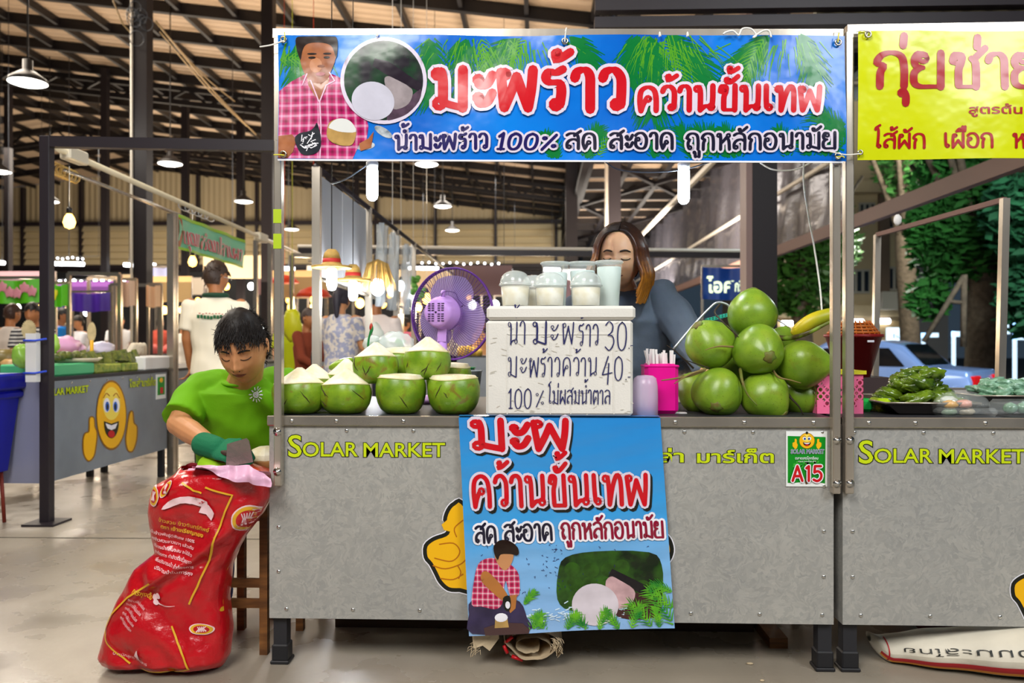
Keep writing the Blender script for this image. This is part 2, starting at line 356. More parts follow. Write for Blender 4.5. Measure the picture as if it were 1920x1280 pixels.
# -- lettering: brush glyphs (looped script) and the built-in font
def arc_(cx, cy, r, n=9): return [(cx+r*math.cos(2*PI*k/n), cy+r*math.sin(2*PI*k/n)) for k in range(n+1)]
G = {
'ม': (.88, [(.12, .88, .1), (.16, .12, .11)], [[(.21, .93), (.25, .7), (.25, .2)], [(.24, .15), (.45, .08), (.74, 0)], [(.74, 0), (.74, 1)]]),
'น': (.88, [(.12, .88, .1), (.68, .13, .11)], [[(.21, .93), (.25, .7), (.25, 0)], [(.25, 0), (.42, .14), (.58, .17)], [(.72, .2), (.74, .5), (.74, 1)]]),
'พ': (.98, [(.14, .88, .1)], [[(.05, .93), (.08, .6), (.14, 0)], [(.14, 0), (.3, .4), (.44, .82)], [(.44, .82), (.58, .4), (.72, 0)], [(.72, 0), (.8, .5), (.84, 1)]]),
'ผ': (.9, [(.24, .86, .1)], [[(.14, .9), (.1, .6), (.1, 0)], [(.1, 0), (.3, .3), (.43, .5)], [(.43, .5), (.58, .25), (.74, 0)], [(.74, 0), (.74, 1)]]),
'ร': (.6, [(.3, .1, .1)], [[(.4, .12), (.44, .45), (.38, .66), (.15, .68), (.06, .8), (.14, .95), (.3, .93), (.48, 1.02)]]),
'ล': (.86, [(.2, .12, .1)], [[(.08, .88), (.3, 1), (.6, .95), (.72, .7), (.72, 0)], [(.72, .5), (.5, .62), (.25, .55), (.1, .35), (.1, .1)]]),
'ส': (.86, [(.2, .12, .1)], [[(.08, .88), (.3, 1), (.6, .95), (.72, .7), (.72, 0)], [(.72, .5), (.5, .62), (.25, .55), (.1, .35), (.1, .1)], [(.5, .85), (.66, 1.0), (.86, 1.16)]]),
'ะ': (.5, [(.12, .74, .08), (.12, .26, .08)], [[(.12, .66), (.2, .56), (.34, .62), (.46, .86)], [(.12, .18), (.2, .08), (.34, .14), (.46, .38)]]),
'า': (.56, [], [[(.05, .8), (.12, .96), (.3, 1), (.42, .85), (.43, .5), (.43, 0)]]),
'ว': (.62, [(.4, .12, .1)], [[(.06, .8), (.14, .96), (.34, 1), (.5, .82), (.52, .5), (.5, .12)]]),
'ค': (.86, [(.4, .5, .1)], [[(.12, 0), (.08, .45), (.14, .85), (.4, 1), (.64, .86), (.72, .5), (.72, 0)], [(.31, .46), (.2, .25), (.12, 0)]]),
'ด': (.86, [(.38, .4, .1)], [[(.16, 0), (.06, .4), (.14, .85), (.4, 1), (.66, .86), (.72, .5), (.72, 0)], [(.3, .33), (.24, .15), (.16, 0)]]),
'ต': (.86, [(.38, .4, .1)], [[(.16, 0), (.06, .4), (.12, .85), (.27, 1), (.42, .86), (.57, 1), (.7, .85), (.72, .5), (.72, 0)], [(.3, .33), (.24, .15), (.16, 0)]]),
'ข': (.82, [(.2, .8, .09)], [[(.1, .78), (.16, .98), (.32, .94), (.3, .72), (.24, .5), (.24, .05)], [(.24, 0), (.68, 0)], [(.68, 0), (.68, 1)]]),
'ช': (.86, [(.2, .8, .09)], [[(.1, .78), (.16, .98), (.32, .94), (.3, .72), (.24, .5), (.24, .05)], [(.24, 0), (.66, 0)], [(.66, 0), (.66, .7), (.56, .86)], [(.6, .82), (.9, 1.18)]]),
'บ': (.86, [(.12, .88, .1)], [[(.21, .93), (.24, .6), (.24, 0)], [(.24, 0), (.72, 0)], [(.72, 0), (.72, 1)]]),
'ป': (.86, [(.12, .88, .1)], [[(.21, .93), (.24, .6), (.24, 0)], [(.24, 0), (.72, 0)], [(.72, 0), (.72, 1.45)]]),
'เ': (.42, [(.24, .12, .1)], [[(.14, .14), (.12, .5), (.12, 1)]]),
'ไ': (.46, [(.26, .12, .1)], [[(.16, .14), (.2, .7), (.2, 1.25), (.08, 1.45), (.02, 1.3)], [(.08, 1.45), (.3, 1.6)]]),
'ท': (.9, [(.12, .88, .1)], [[(.21, .93), (.24, .6), (.24, 0)], [(.24, 0), (.4, .6), (.6, 1), (.74, .8), (.74, 0)]]),
'อ': (.84, [(.22, .6, .1)], [[(.12, .64), (.08, .25), (.26, .02), (.56, .02), (.7, .3), (.7, .7), (.5, .98), (.24, .98), (.08, .84)]]),
'ก': (.84, [], [[(.12, 0), (.13, .4), (.2, .6), (.05, .7), (.16, .92), (.4, 1), (.64, .88), (.71, .5), (.71, 0)]]),
'ถ': (.84, [(.22, .1, .1)], [[(.14, .14), (.12, .4), (.2, .6), (.05, .7), (.16, .92), (.4, 1), (.64, .88), (.71, .5), (.71, 0)]]),
'ห': (.88, [(.12, .88, .1), (.68, .86, .1)], [[(.21, .93), (.24, .6), (.24, 0)], [(.24, .35), (.42, .55), (.6, .78)], [(.6, .78), (.72, .5), (.76, 0)]]),
'ย': (.86, [(.28, .84, .1)], [[(.34, .94), (.16, .98), (.06, .78), (.12, .6), (.28, .56)], [(.2, .56), (.06, .4), (.06, .12), (.2, 0), (.5, 0), (.72, 0)], [(.72, 0), (.72, 1)]]),
'ญ': (1.1, [(.24, .1, .1)], [[(.14, .14), (.12, .4), (.2, .6), (.05, .7), (.16, .92), (.36, 1), (.56, .88), (.6, .5), (.6, 0)], [(.6, 0), (.8, .1), (.95, 0)], [(.95, 0), (.95, 1)]]),
'จ': (.8, [(.36, .5, .1)], [[(.08, .84), (.25, 1), (.5, .98), (.66, .75), (.66, .3), (.52, 0)], [(.52, 0), (.4, .2), (.3, .42)]]),
'ง': (.7, [(.36, .86, .1)], [[(.46, .84), (.46, .4), (.42, 0)], [(.42, 0), (.2, .25), (.05, .45)]]),
'ั': (0, [(-.5, 1.24, .06)], [[(-.55, 1.26), (-.5, 1.14), (-.35, 1.16), (-.08, 1.4)]]),
'้': (0, [(-.42, 1.42, .05)], [[(-.37, 1.44), (-.4, 1.32), (-.46, 1.26), (-.3, 1.3), (-.06, 1.46)]]),
'่': (0, [], [[(-.22, 1.22), (-.2, 1.5)]]),
'ํ': (0, [(-.3, 1.26, .08)], []),
'ุ': (0, [(-.24, -.2, .06)], [[(-.18, -.18), (-.14, -.3), (-.14, -.5)]]),
'ู': (0, [(-.4, -.2, .06)], [[(-.36, -.22), (-.34, -.46)], [(-.34, -.46), (-.12, -.46)], [(-.12, -.46), (-.12, -.14)]]),
'ื': (0, [], [[(-.62, 1.16), (-.4, 1.36), (-.1, 1.2)], [(-.62, 1.16), (-.1, 1.18)], [(-.1, 1.18), (-.08, 1.48)], [(-.24, 1.26), (-.24, 1.48)]]),
'ี': (0, [], [[(-.62, 1.16), (-.4, 1.36), (-.1, 1.2)], [(-.62, 1.16), (-.1, 1.18)], [(-.1, 1.18), (-.08, 1.48)]]),
'0': (.75, [], [[(.34, 1.3), (.12, 1.1), (.06, .6), (.14, .14), (.34, -.02), (.54, .14), (.62, .6), (.56, 1.1), (.34, 1.3)]]),
'1': (.45, [], [[(.06, 1.05), (.24, 1.3)], [(.24, 1.3), (.24, 0)], [(.08, 0), (.4, 0)]]),
'3': (.75, [], [[(.1, 1.15), (.3, 1.32), (.54, 1.15), (.5, .85), (.26, .68)], [(.26, .68), (.55, .6), (.62, .28), (.36, -.04), (.08, .12)]]),
'4': (.8, [], [[(.46, 1.3), (.06, .3)], [(.06, .3), (.74, .42)], [(.5, .9), (.44, -.25)]]),
'A': (.9, [], [[(.05, 0), (.42, 1.3)], [(.42, 1.3), (.8, 0)], [(.2, .42), (.64, .42)]]), '5': (.78, [], [[(.62, 1.3), (.16, 1.3)], [(.16, 1.3), (.12, .75)], [(.12, .75), (.4, .85), (.64, .6), (.6, .2), (.34, -.02), (.06, .1)]]), 'i': (.4, [], [[(.06, 1.12), (.24, 1.3)], [(.24, 1.3), (.24, 0)]]),
'%': (.9, [(.16, .95, .1), (.66, .3, .1)], [[(.7, 1.25), (.12, -.02)]]),
'.': (.25, [(.1, .05, .03)], []), '-': (.4, [], [[(.05, .3), (.32, .3)]]), ' ': (.5, [], []),
}
def spline(pts, n=4):
 if len(pts) < 3: 
  a, b = pts; k = 4
  return [(a[0]+(b[0]-a[0])*i/k, a[1]+(b[1]-a[1])*i/k) for i in range(k+1)]
 out = []; P = [pts[0]]+list(pts)+[pts[-1]]
 for i in range(1, len(P)-2):
  p0, p1, p2, p3 = P[i-1], P[i], P[i+1], P[i+2]
  for k in range(n):
   t = k/n; out.append(tuple(.5*((2*p1[j])+(-p0[j]+p2[j])*t+(2*p0[j]-5*p1[j]+4*p2[j]-p3[j])*t*t+(-p0[j]+3*p1[j]-3*p2[j]+p3[j])*t**3) for j in (0, 1)))
 out.append(tuple(pts[-1])); return out
_SC = 0
def stroke2d(m, pts, wfn, fn, caps=True):
 """flat ribbon along 2d pts; fn maps (u,v) -> 3d"""
 global _SC
 _SC += 1; k = len(pts); L = []; R = []; b0 = len(m.v)
 for i in range(k):
  a = pts[max(i-1, 0)]; b = pts[min(i+1, k-1)]; dx, dy = b[0]-a[0], b[1]-a[1]; l = math.hypot(dx, dy) or 1
  w_ = wfn(dx/l, dy/l, i/(k-1)); nx, ny = -dy/l*w_/2, dx/l*w_/2
  L.append((pts[i][0]+nx, pts[i][1]+ny)); R.append((pts[i][0]-nx, pts[i][1]-ny))
 m.add([fn(p) for p in L]+[fn(p) for p in R], [(i, k+i, k+i+1, i+1) for i in range(k-1)])
 if caps:
  for e, q in ((0, L[0]), (k-1, L[-1])):
   r = math.hypot(q[0]-pts[e][0], q[1]-pts[e][1]); n = 8
   m.add([fn((pts[e][0]+r*math.cos(2*PI*j/n), pts[e][1]+r*math.sin(2*PI*j/n)))-Vector((0, .000012, 0)) for j in range(n)], [tuple(range(n))])
 o_ = (_SC % 12)*.00003; m.v[b0:] = [(a, b-o_, c) for a, b, c in m.v[b0:]]
def clusters(txt):
 return txt.replace('ำ', 'ํา') if 'ํ' not in txt else txt
def glyph_run(txt, gap=.08):
 """yields (strokes as 2d point lists) in em units; marks over marks are lifted"""
 txt = txt.replace('ำ', 'ํา'); x = 0; out = []; lift = 0
 txt = txt.replace('้ํ', 'ํ้')
 for ch in txt:
  adv, cs, ps = G[ch]
  if adv: lift = 0; dy = 0
  else:
   dy = lift if ch in '้่' else 0
   if ch in 'ัํืี': lift = .3
  sh = 0
  if ch in 'ุู': sh = 0
  for (cx, cy, r) in cs: out.append(('c', [(x+a, b+dy) for a, b in arc_(cx, cy, r)]))
  for p in ps: out.append(('p', [(x+a, b+dy) for a, b in spline(p)]))
  x += adv+(gap if adv else 0)
 return out, x
def write_brush(m, txt, box, w_, fn, calli=.0, slant=0, extra=0, gap=.08, jitter=0, rnd=None, ys=None):
 """box=(x0,ybase,x1,xheight) in the 2d frame of fn (y up)"""
 run, tw = glyph_run(txt, gap); x0, yb, x1, xh = box; sx = (x1-x0)/tw; sy = xh
 for kind, pts in run:
  jx = jy = 0
  if jitter: jx = rnd.uniform(-jitter, jitter); jy = rnd.uniform(-jitter, jitter)
  q = [(x0+(a+jx)*sx+slant*(b)*sy, yb+(b+jy)*sy) for a, b in pts]
  if calli: f_ = (lambda dx, dy, t: (w_*(1-calli+calli*abs(dy)**.8)+extra)) if kind == 'p' else (lambda dx, dy, t: w_*.62+extra)
  else: f_ = lambda dx, dy, t: w_+extra
  stroke2d(m, q, f_, fn, caps=True)
SC2 = bpy.data.scenes.new('workshop')
def dgraph():
 with bpy.context.temp_override(scene=SC2, view_layer=SC2.view_layers[0]):
  return bpy.context.evaluated_depsgraph_get()
def font_mesh(txt, size, offset=0, align='LEFT', extrude=0, spacing=1, res=3):
 cu = bpy.data.curves.new('t', 'FONT'); cu.body = txt; cu.size = size; cu.offset = offset; cu.align_x = align; cu.extrude = extrude; cu.space_character = spacing; cu.resolution_u = res
 o = bpy.data.objects.new('t', cu); SC2.collection.objects.link(o); dg = dgraph(); me = bpy.data.meshes.new_from_object(o.evaluated_get(dg))
 vs = [v.co.copy() for v in me.vertices]; fs = [tuple(p.vertices) for p in me.polygons]
 bpy.data.objects.remove(o); bpy.data.curves.remove(cu); bpy.data.meshes.remove(me); return vs, fs
def write_font(m, txt, box, fn, off=0, base=None, sq=None):
 """fit text into box=(x0,ybase,x1,capheight)"""
 vs, fs = font_mesh(txt, 1.0, off); v0, _ = font_mesh(txt, 1.0, 0)
 if not v0: return
 ax = min(v.x for v in v0); bx = max(v.x for v in v0); sx = (box[2]-box[0])/(bx-ax); sy = box[3]/.72
 if sq: vv = [(box[0]+(v.x-ax)*sx, box[1]+v.y*sy+sq*(v.x-ax)*sx) for v in vs]
 else: vv = [(box[0]+(v.x-ax)*sx, box[1]+v.y*sy) for v in vs]
 m.add([fn(p) for p in vv], fs, False)
def poly2d(m, pts, fn, cell=None):
 """flat filled outline, cut on a grid so that it follows the cloth"""
 bm = bmesh.new(); f = bm.faces.new([bm.verts.new((p[0], p[1], 0)) for p in pts])
 if cell:
  bmesh.ops.triangulate(bm, faces=bm.faces[:])
  xs = [p[0] for p in pts]; ys = [p[1] for p in pts]
  x = math.floor(min(xs)/cell)*cell+cell
  while x < max(xs): bmesh.ops.bisect_plane(bm, geom=bm.verts[:]+bm.edges[:]+bm.faces[:], plane_co=(x, 0, 0), plane_no=(1, 0, 0)); x += cell
  y = math.floor(min(ys)/cell)*cell+cell
  while y < max(ys): bmesh.ops.bisect_plane(bm, geom=bm.verts[:]+bm.edges[:]+bm.faces[:], plane_co=(0, y, 0), plane_no=(0, 1, 0)); y += cell
 else: bmesh.ops.triangulate(bm, faces=bm.faces[:])
 bm.verts.index_update(); m.add([fn((v.co.x, v.co.y)) for v in bm.verts], [tuple(v.index for v in f.verts) for f in bm.faces]); bm.free()
def ellp(cx, cy, rx, ry, n=28, rot_=0, a0=0, a1=2*PI):
 c, s = math.cos(rot_), math.sin(rot_); full = abs(a1-a0-2*PI) < 1e-6; k = n if full else n+1
 return [(cx+rx*math.cos(a0+(a1-a0)*i/n)*c-ry*math.sin(a0+(a1-a0)*i/n)*s, cy+rx*math.cos(a0+(a1-a0)*i/n)*s+ry*math.sin(a0+(a1-a0)*i/n)*c) for i in range(k)]
def frond(m, x, y, ang, L, n, fn, rnd, wd=2.2, droop=.5, ll=.45):
 """printed palm leaf: leaflets off a curved rib (2d frame, y up)"""
 px, py, a = x, y, ang; seg = L/n
 for i in range(n):
  qx, qy = px+seg*math.cos(a), py+seg*math.sin(a); t = i/n; le = L*ll*(math.sin(PI*(.18+.75*t)))
  for s in (-1, 1):
   b = a+s*(.75-.35*t)+rnd.uniform(-.08, .08); e = le*rnd.uniform(.8, 1.1)
   mx, my = px+e*.5*math.cos(b), py+e*.5*math.sin(b); ex, ey = px+e*math.cos(b-.0*s), py+e*math.sin(b)-e*droop*.3
   stroke2d(m, [(px, py), (mx, my), (ex, ey)], lambda dx, dy, t_: wd*(1-t_*.85), fn, caps=False)
  px, py = qx, qy; a -= droop/n*(1 if math.cos(ang) > 0 else -1)
# -- materials of the stall
mgal = mat('galvanised_sheet', '#b5b4b0', rough=.38, metal=.35)
def gal_mat():
 N, L, p = nodes(mgal); tc = N.new('ShaderNodeNewGeometry').outputs['Position']
 v = N.new('ShaderNodeTexVoronoi'); v.inputs['Scale'].default_value = 70; n = N.new('ShaderNodeTexNoise'); n.inputs['Scale'].default_value = 14; n.inputs['Detail'].default_value = 6; n.inputs['Distortion'].default_value = 1.6
 L.new(tc, n.inputs['Vector'])
 mx = N.new('ShaderNodeVectorMath'); mx.operation = 'ADD'; sc_ = N.new('ShaderNodeVectorMath'); sc_.operation = 'SCALE'; sc_.inputs['Scale'].default_value = .12
 L.new(n.outputs['Color'], sc_.inputs[0]); L.new(tc, mx.inputs[0]); L.new(sc_.outputs[0], mx.inputs[1]); L.new(mx.outputs[0], v.inputs['Vector'])
 r = N.new('ShaderNodeValToRGB'); e = r.color_ramp.elements; e[0].color = (*lin('#a4a4a1'), 1); e[1].color = (*lin('#bdbbb5'), 1); L.new(v.outputs['Color'], r.inputs[0])
 n2 = N.new('ShaderNodeTexNoise'); n2.inputs['Scale'].default_value = 2.2; n2.inputs['Detail'].default_value = 5; L.new(tc, n2.inputs['Vector'])
 mix = N.new('ShaderNodeMix'); mix.data_type = 'RGBA'; mix.blend_type = 'MULTIPLY'; mix.inputs['Factor'].default_value = .6
 r2 = N.new('ShaderNodeValToRGB'); r2.color_ramp.elements[0].position = .3; r2.color_ramp.elements[1].position = .7; r2.color_ramp.elements[0].color = (.78, .79, .80, 1); r2.color_ramp.elements[1].color = (1, .99, .96, 1); L.new(n2.outputs['Fac'], r2.inputs[0])
 L.new(r.outputs[0], mix.inputs[6]); L.new(r2.outputs[0], mix.inputs[7]); L.new(mix.outputs[2], p.inputs['Base Color'])
 rr = N.new('ShaderNodeMapRange'); rr.inputs[3].default_value = .3; rr.inputs[4].default_value = .52; L.new(v.outputs['Distance'], rr.inputs[0]); rr.inputs[2].default_value = .6; L.new(rr.outputs[0], p.inputs['Roughness'])
 b = N.new('ShaderNodeBump'); b.inputs['Distance'].default_value = .0012; L.new(n.outputs['Fac'], b.inputs['Height']); L.new(b.outputs[0], p.inputs['Normal'])
gal_mat()
mchr = mat('polished_steel', '#d6cbbb', rough=.22, metal=.7, var=.25, vscale=6, pos=True, bump=.0008, bscale=9, stretch=(1, 1, .25))
mtop = mat('steel_worktop', '#323236', rough=.5, metal=.0, spec=.2, bump=.0006, bscale=14)
mtrim = mat('folded_steel_trim', '#c4bcb0', rough=.25, metal=.8, var=.2, vscale=7, pos=True)
mblk = mat('black_leg_paint', '#26262a', rough=.42, spec=.5)
mscrew = mat('screw_head', '#d9d9d6', rough=.2, metal=1)
mlime = mat('lime_letters', '#c3d60c', rough=.4); mlblk = mat('black_outline', '#15170f', rough=.45)
ZT = .79
def plane_fn(Y, layer, dy=.0008):
 return lambda p: W(p[0], p[1], Y-layer*dy)
def stall_front(x0, x1, name, label, zpb=1158, legs=(), trimx=None):
 """x0,x1 world; panel front plane Y=0"""
 e = empty(name, label, 'market stall', ((x0+x1)/2, .3, 0)); zb = .152
 m = mb(); m.box((x0, 0, zb), (x1, .006, ZT-.022)); p_ = m.build('front_panel', mgal, e)
 if x0 > 0: m = mb(); m.box((x0, .006, zb), (x0+.006, .6, ZT-.022)); m.build('side_panel', mgal, e)
 m = mb(); m.box((x1-.006, .006, zb), (x1, .6, ZT-.022)); m.build('side_panel', mgal, e)
 m = mb(); m.box((x0-.004, -.012, ZT-.03), (x1+.004, .0, ZT+.002), bev=.003); m.build('edge_trim', mtrim, e)
 m = mb(); m.box((x0, 0, ZT-.02), (x1, .62, ZT)); m.build('worktop', mtop, e)
 for lx in legs:
  m = mb(); m.box((lx-.021, .02, .03), (lx+.021, .062, .3)); lg = m.build('leg', mblk, e)
  m = mb(); m.box((lx-.030, .010, .0), (lx+.030, .074, .012), bev=.003); m.box((lx-.026, .014, .01), (lx+.026, .068, .062), bev=.004); m.build('leg_cap', mat('rubber_cap', '#1b1b1e', rough=.5), lg)
  m = mb(); m.box((lx-.021, .54, .0), (lx+.021, .582, .3)); m.build('leg', mblk, e)
 n = 0; sm = mb(); sm.ell((0, 0, 0), (.0065, .004, .0065), 10, 6); s0 = None
 pos = []
 k = int((x1-x0)/.2)
 for i in range(k+1):
  xx = x0+.035+(x1-x0-.07)*i/k; pos += [(xx, -.001, ZT-.045), (xx+.02 if i < k else xx, -.001, zb+.03)]
  pos.append((xx-.03 if i else xx+.04, -.013, ZT-.014))
 for zz in (.3, .44, .58): pos += [(x0+.03, -.001, zz), (x1-.03, -.001, zz)]
 for q in pos:
  if s0 is None: s0 = sm.build('screw', mscrew, e, raw=True); s0.location = (q[0]-e.location.x, q[1]-e.location.y, q[2])
  else: inst('screw', s0.data, e, (q[0]-e.location.x, q[1]-e.location.y, q[2]))
 return e
XL = W(505, 900, 0).x; XM = W(1563, 900, 0).x; XN = W(1580, 900, 0).x
stall = stall_front(XL, XM, 'market_stall', 'coconut seller\'s galvanised steel counter in the middle with a blue poster over its front', legs=(XL+.028, XM-.02))
stall2 = stall_front(XN, 2.9, 'market_stall', 'galvanised steel counter with the trays of green dumplings on it', legs=(XN+.03,))
def at2(Y, l): return lambda p: W(p[0], p[1], Y-.0012-l*.0006)
def lettering(parent, x0, x1, yb, cap, cap0, tilt=0):
 for l, (mt, off) in enumerate(((mlblk, .045), (mlime, .012))):
  m = mb(); fn0 = at2(0, l); fn = lambda p: fn0((p[0], -p[1]))
  w_ = x1-x0
  write_font(m, 'S', (x0, -yb-2, x0+w_*.082, cap0), fn, off*.8)
  write_font(m, 'OLAR', (x0+w_*.092, -yb-1, x0+w_*.44, cap), fn, off)
  write_font(m, 'MARKET', (x0+w_*.482, -yb-2, x1, cap), fn, off)
  m.build('lettering', mt, parent)
lettering(stall, 541, 834, 854, 27, 42); lettering(stall2, 1611, 1922, 866, 27, 44)
for l, (mt, off) in enumerate(((mlblk, .05), (mlime, .02))):
 m = mb(); fn0 = at2(0, l); fn = lambda p: fn0((p[0], -p[1]))
 write_font(m, 'โซล่า', (1186, -866, 1281, 22), fn, off); write_font(m, 'มาร์เก็ต', (1308, -867, 1450, 22), fn, off); m.build('lettering', mt, stall)
myel = mat('emblem_yellow', '#f0b50e', rough=.35); myel2 = mat('emblem_orange', '#b86a08', rough=.35); mwh = mat('print_white', '#eceaf2', rough=.35); mred = mat('print_red', '#c4101c', rough=.32)
HAND = [(868, 940), (850, 942), (838, 955), (832, 975), (838, 992), (834, 1000), (812, 1008), (796, 1022), (796, 1045), (806, 1058), (815, 1075), (824, 1092), (840, 1106), (862, 1108), (900, 1106), (905, 1000)]
def grow(pts, s):
 cx = sum(p[0] for p in pts)/len(pts); cy = sum(p[1] for p in pts)/len(pts); out = []
 for i, p in enumerate(pts):
  a = pts[i-1]; b = pts[(i+1) % len(pts)]; dx, dy = b[0]-a[0], b[1]-a[1]; l = math.hypot(dx, dy) or 1
  nx, ny = -dy/l, dx/l
  if nx*(p[0]-cx)+ny*(p[1]-cy) < 0: nx, ny = -nx, -ny
  out.append((p[0]+nx*s, p[1]+ny*s))
 return out
def closed_smooth(pts, n=3):
 P = pts; k = len(P); out = []
 for i in range(k):
  p0, p1, p2, p3 = P[i-1], P[i], P[(i+1) % k], P[(i+2) % k]
  for j in range(n):
   t = j/n; out.append(tuple(.5*((2*p1[q])+(-p0[q]+p2[q])*t+(2*p0[q]-5*p1[q]+4*p2[q]-p3[q])*t*t+(-p0[q]+3*p1[q]-3*p2[q]+p3[q])*t**3) for q in (0, 1)))
 return out
def emblem_hand(parent, pts, lines, Y=0, fnb=at2):
 H = closed_smooth(pts)
 for l, (mt, g) in enumerate(((mwh, 3.5), (mlblk, 1.5), (myel, -6))):
  m = mb(); poly2d(m, grow(H, g), fnb(Y, l)); m.build('hand_emblem', mt, parent)
 m = mb()
 for L_ in lines: stroke2d(m, spline(L_, 4), lambda dx, dy, t: 2.2, fnb(Y, 3))
 m.build('hand_emblem_lines', myel2, parent)
emblem_hand(stall, HAND, [[(868, 975), (852, 990), (856, 1006)], [(824, 1020), (850, 1018), (862, 1032), (856, 1046), (842, 1052), (815, 1046)], [(812, 1060), (835, 1066), (862, 1058), (872, 1050)], [(826, 1084), (850, 1086), (868, 1076)], [(858, 1060), (864, 1072), (860, 1084)]])
H2 = [(x*-1+2*1034, y-8) for x, y in HAND]
emblem_hand(stall, [(1240, 1000), (1252, 1004), (1260, 1018), (1262, 1034), (1256, 1050), (1244, 1060), (1230, 1060), (1228, 1005)], [])
emblem_hand(stall2, [(x+1102, y+72) for x, y in HAND], [[(1932, 1098), (1955, 1092), (1968, 1106)], [(1968, 1050), (1954, 1062), (1958, 1078)]])
# -- posts of the two front stalls
def post(parent, xa, xb, ya, yb, Y=-.034, d=.032, foot=True, screws=(), nm='post', mt=None):
 a = W(xa, ya, Y); b = W(xb, yb, Y); m = mb(); m.box((a.x, Y, b.z), (b.x, Y+d, a.z), bev=.003); o = m.build(nm, mt or mchr, parent)
 for sy in screws:
  c = W((xa+xb)/2, sy, Y); m = mb(); m.lathe([(.013, 0), (.013, .002), (.007, .003), (.006, .007), (0, .008)], c, 14, rotM(PI/2)); m.build('bolt', mscrew, o)
 return o
post(stall, 513, 527, 262, 912, screws=(809, 884)); post(stall, 1562, 1577, 60, 926, screws=(825, 906))
post(stall2, 1586, 1602, 58, 926, screws=(825, 906)); m = mb()
a = W(513, 62, -.034); b = W(527, 270, -.034); m.box((a.x, -.03, b.z), (b.x, .002, a.z)); m.build('post', mchr, stall)
for y0, y1 in ((392, 418), (438, 466)):
 m = mb(); a = W(512.5, y0, -.0345); b = W(527.5, y1, -.0345); m.box((a.x, -.0352, b.z), (b.x, -.0340, a.z)); m.build('paint_mark', mat('lime_paint', '#a9c40c', rough=.5), stall)
m = mb(); m.bar(W(514, 65, -.018), W(1578, 66, -.018), .028, .028); m.build('top_rail', mchr, stall)
m = mb(); m.bar(W(1586, 58, -.018), W(2100, 50, -.018), .028, .028); m.build('top_rail', mchr, stall2)
m = mb(); m.bar(W(1582, 800, .03), W(1582, 1170, .03), .008, .02); m.build('gap_rail', mblk, stall2)
# -- stall number plate
sg = empty('stall_number_sign', 'green and white stall number plate reading A15 under a smiling face', 'sign', W(1513, 910, -.003))
def sf(l): return lambda p: W(p[0], p[1], -.0035-l*.0005)
m = mb(); a = W(1474, 808, -.0035); b = W(1551, 912, -.0035); m.box((a.x, -.0035, b.z), (b.x, -.001, a.z)); m.build('plate', mat('sign_white', '#e6e9e6', rough=.3), sg)
mgrn = mat('sign_green', '#0a8a1e', rough=.3)
def sp(pts, mt, l, nm): m = mb(); poly2d(m, pts, sf(l)); return m.build(nm, mt, sg)
sp([(1477, 817), (1548, 819), (1547, 906), (1535, 904), (1513, 902), (1490, 905), (1477, 905)], mgrn, 1, 'green_field')
def smiley(parent, cx, cy, rx, ry, fnl, l0=2, hands=None, rim=1.06, nm='smiling_face'):
 def pp(pts, mt, l, n_): m = mb(); poly2d(m, pts, fnl(l)); m.build(n_, mt, parent)
 pp(ellp(cx, cy, rx*rim, ry*rim, 30), mat('emblem_rim', '#8f5c06', rough=.4), l0, nm); pp(ellp(cx, cy, rx, ry, 30), myel, l0+1, nm)
 pp(ellp(cx, cy-ry*.35, rx*.62, ry*.5, 24), mat('emblem_pale', '#f6dc5a', rough=.35), l0+2, nm)
 for s in (-1, 1):
  pp(ellp(cx+s*rx*.32, cy-ry*.3, rx*.24, ry*.22, 18), mwh, l0+3, 'eye'); pp(ellp(cx+s*rx*.28, cy-ry*.26, rx*.14, ry*.15, 14), mat('eye_blue', '#1d63c8', rough=.3), l0+4, 'iris'); pp(ellp(cx+s*rx*.27, cy-ry*.25, rx*.07, ry*.09, 12), mlblk, l0+5, 'pupil')
  m = mb(); stroke2d(m, spline([(cx+s*rx*.14, cy-ry*.58), (cx+s*rx*.35, cy-ry*.66), (cx+s*rx*.55, cy-ry*.52)], 4), lambda dx, dy, t: rx*.06, fnl(l0+4)); m.build('eyebrow', myel2, parent)
 mo = [(cx-rx*.52, cy+ry*.18)]+[(cx+rx*.52*math.cos(PI-PI*k/12), cy+ry*.2+ry*.5*math.sin(PI*k/12)) for k in range(13)]+[(cx+rx*.52, cy+ry*.18), (cx, cy+ry*.26)]
 pp(mo, mlblk, l0+3, 'mouth')
 pp([(cx-rx*.42, cy+ry*.24), (cx, cy+ry*.31), (cx+rx*.42, cy+ry*.24), (cx+rx*.28, cy+ry*.4), (cx, cy+ry*.45), (cx-rx*.28, cy+ry*.4)], mwh, l0+4, 'teeth')
 pp(ellp(cx, cy+ry*.57, rx*.24, ry*.11, 14), mred, l0+4, 'tongue')
smiley(sg, 1513, 826, 14, 14, sf)
for s in (-1, 1):
 sp([(1513+s*(17+x), 822+y) for x, y in ((4, 0), (2, 2), (2, 8), (0, 12), (2, 18), (5, 20), (10, 14), (10, 8), (6, 6), (6, 1))], myel, 3, 'thumb_emblem')
m = mb(); sp(ellp(1513, 811, 2.5, 2.5, 8), mlblk, 7, 'nail_hole')
for l, (mt, off) in enumerate(((mwh, .045), (mat('navy_letters', '#182c7a', rough=.4), .0))):
 m = mb(); f0 = sf(8+l); fn = lambda p: f0((p[0], -p[1])); write_font(m, 'SOLAR MARKET', (1483, -850, 1545, 8), fn, off); m.build('lettering', mt, sg)
m = mb(); f0 = sf(8); fn = lambda p: f0((p[0], -p[1])); write_font(m, 'ตลาดสดโลกร้อน', (1491, -861, 1534, 5), fn, .01); write_font(m, 'ตลาดโซล่า', (1497, -866, 1530, 2.6), fn, 0); m.build('lettering', mwh, sg)
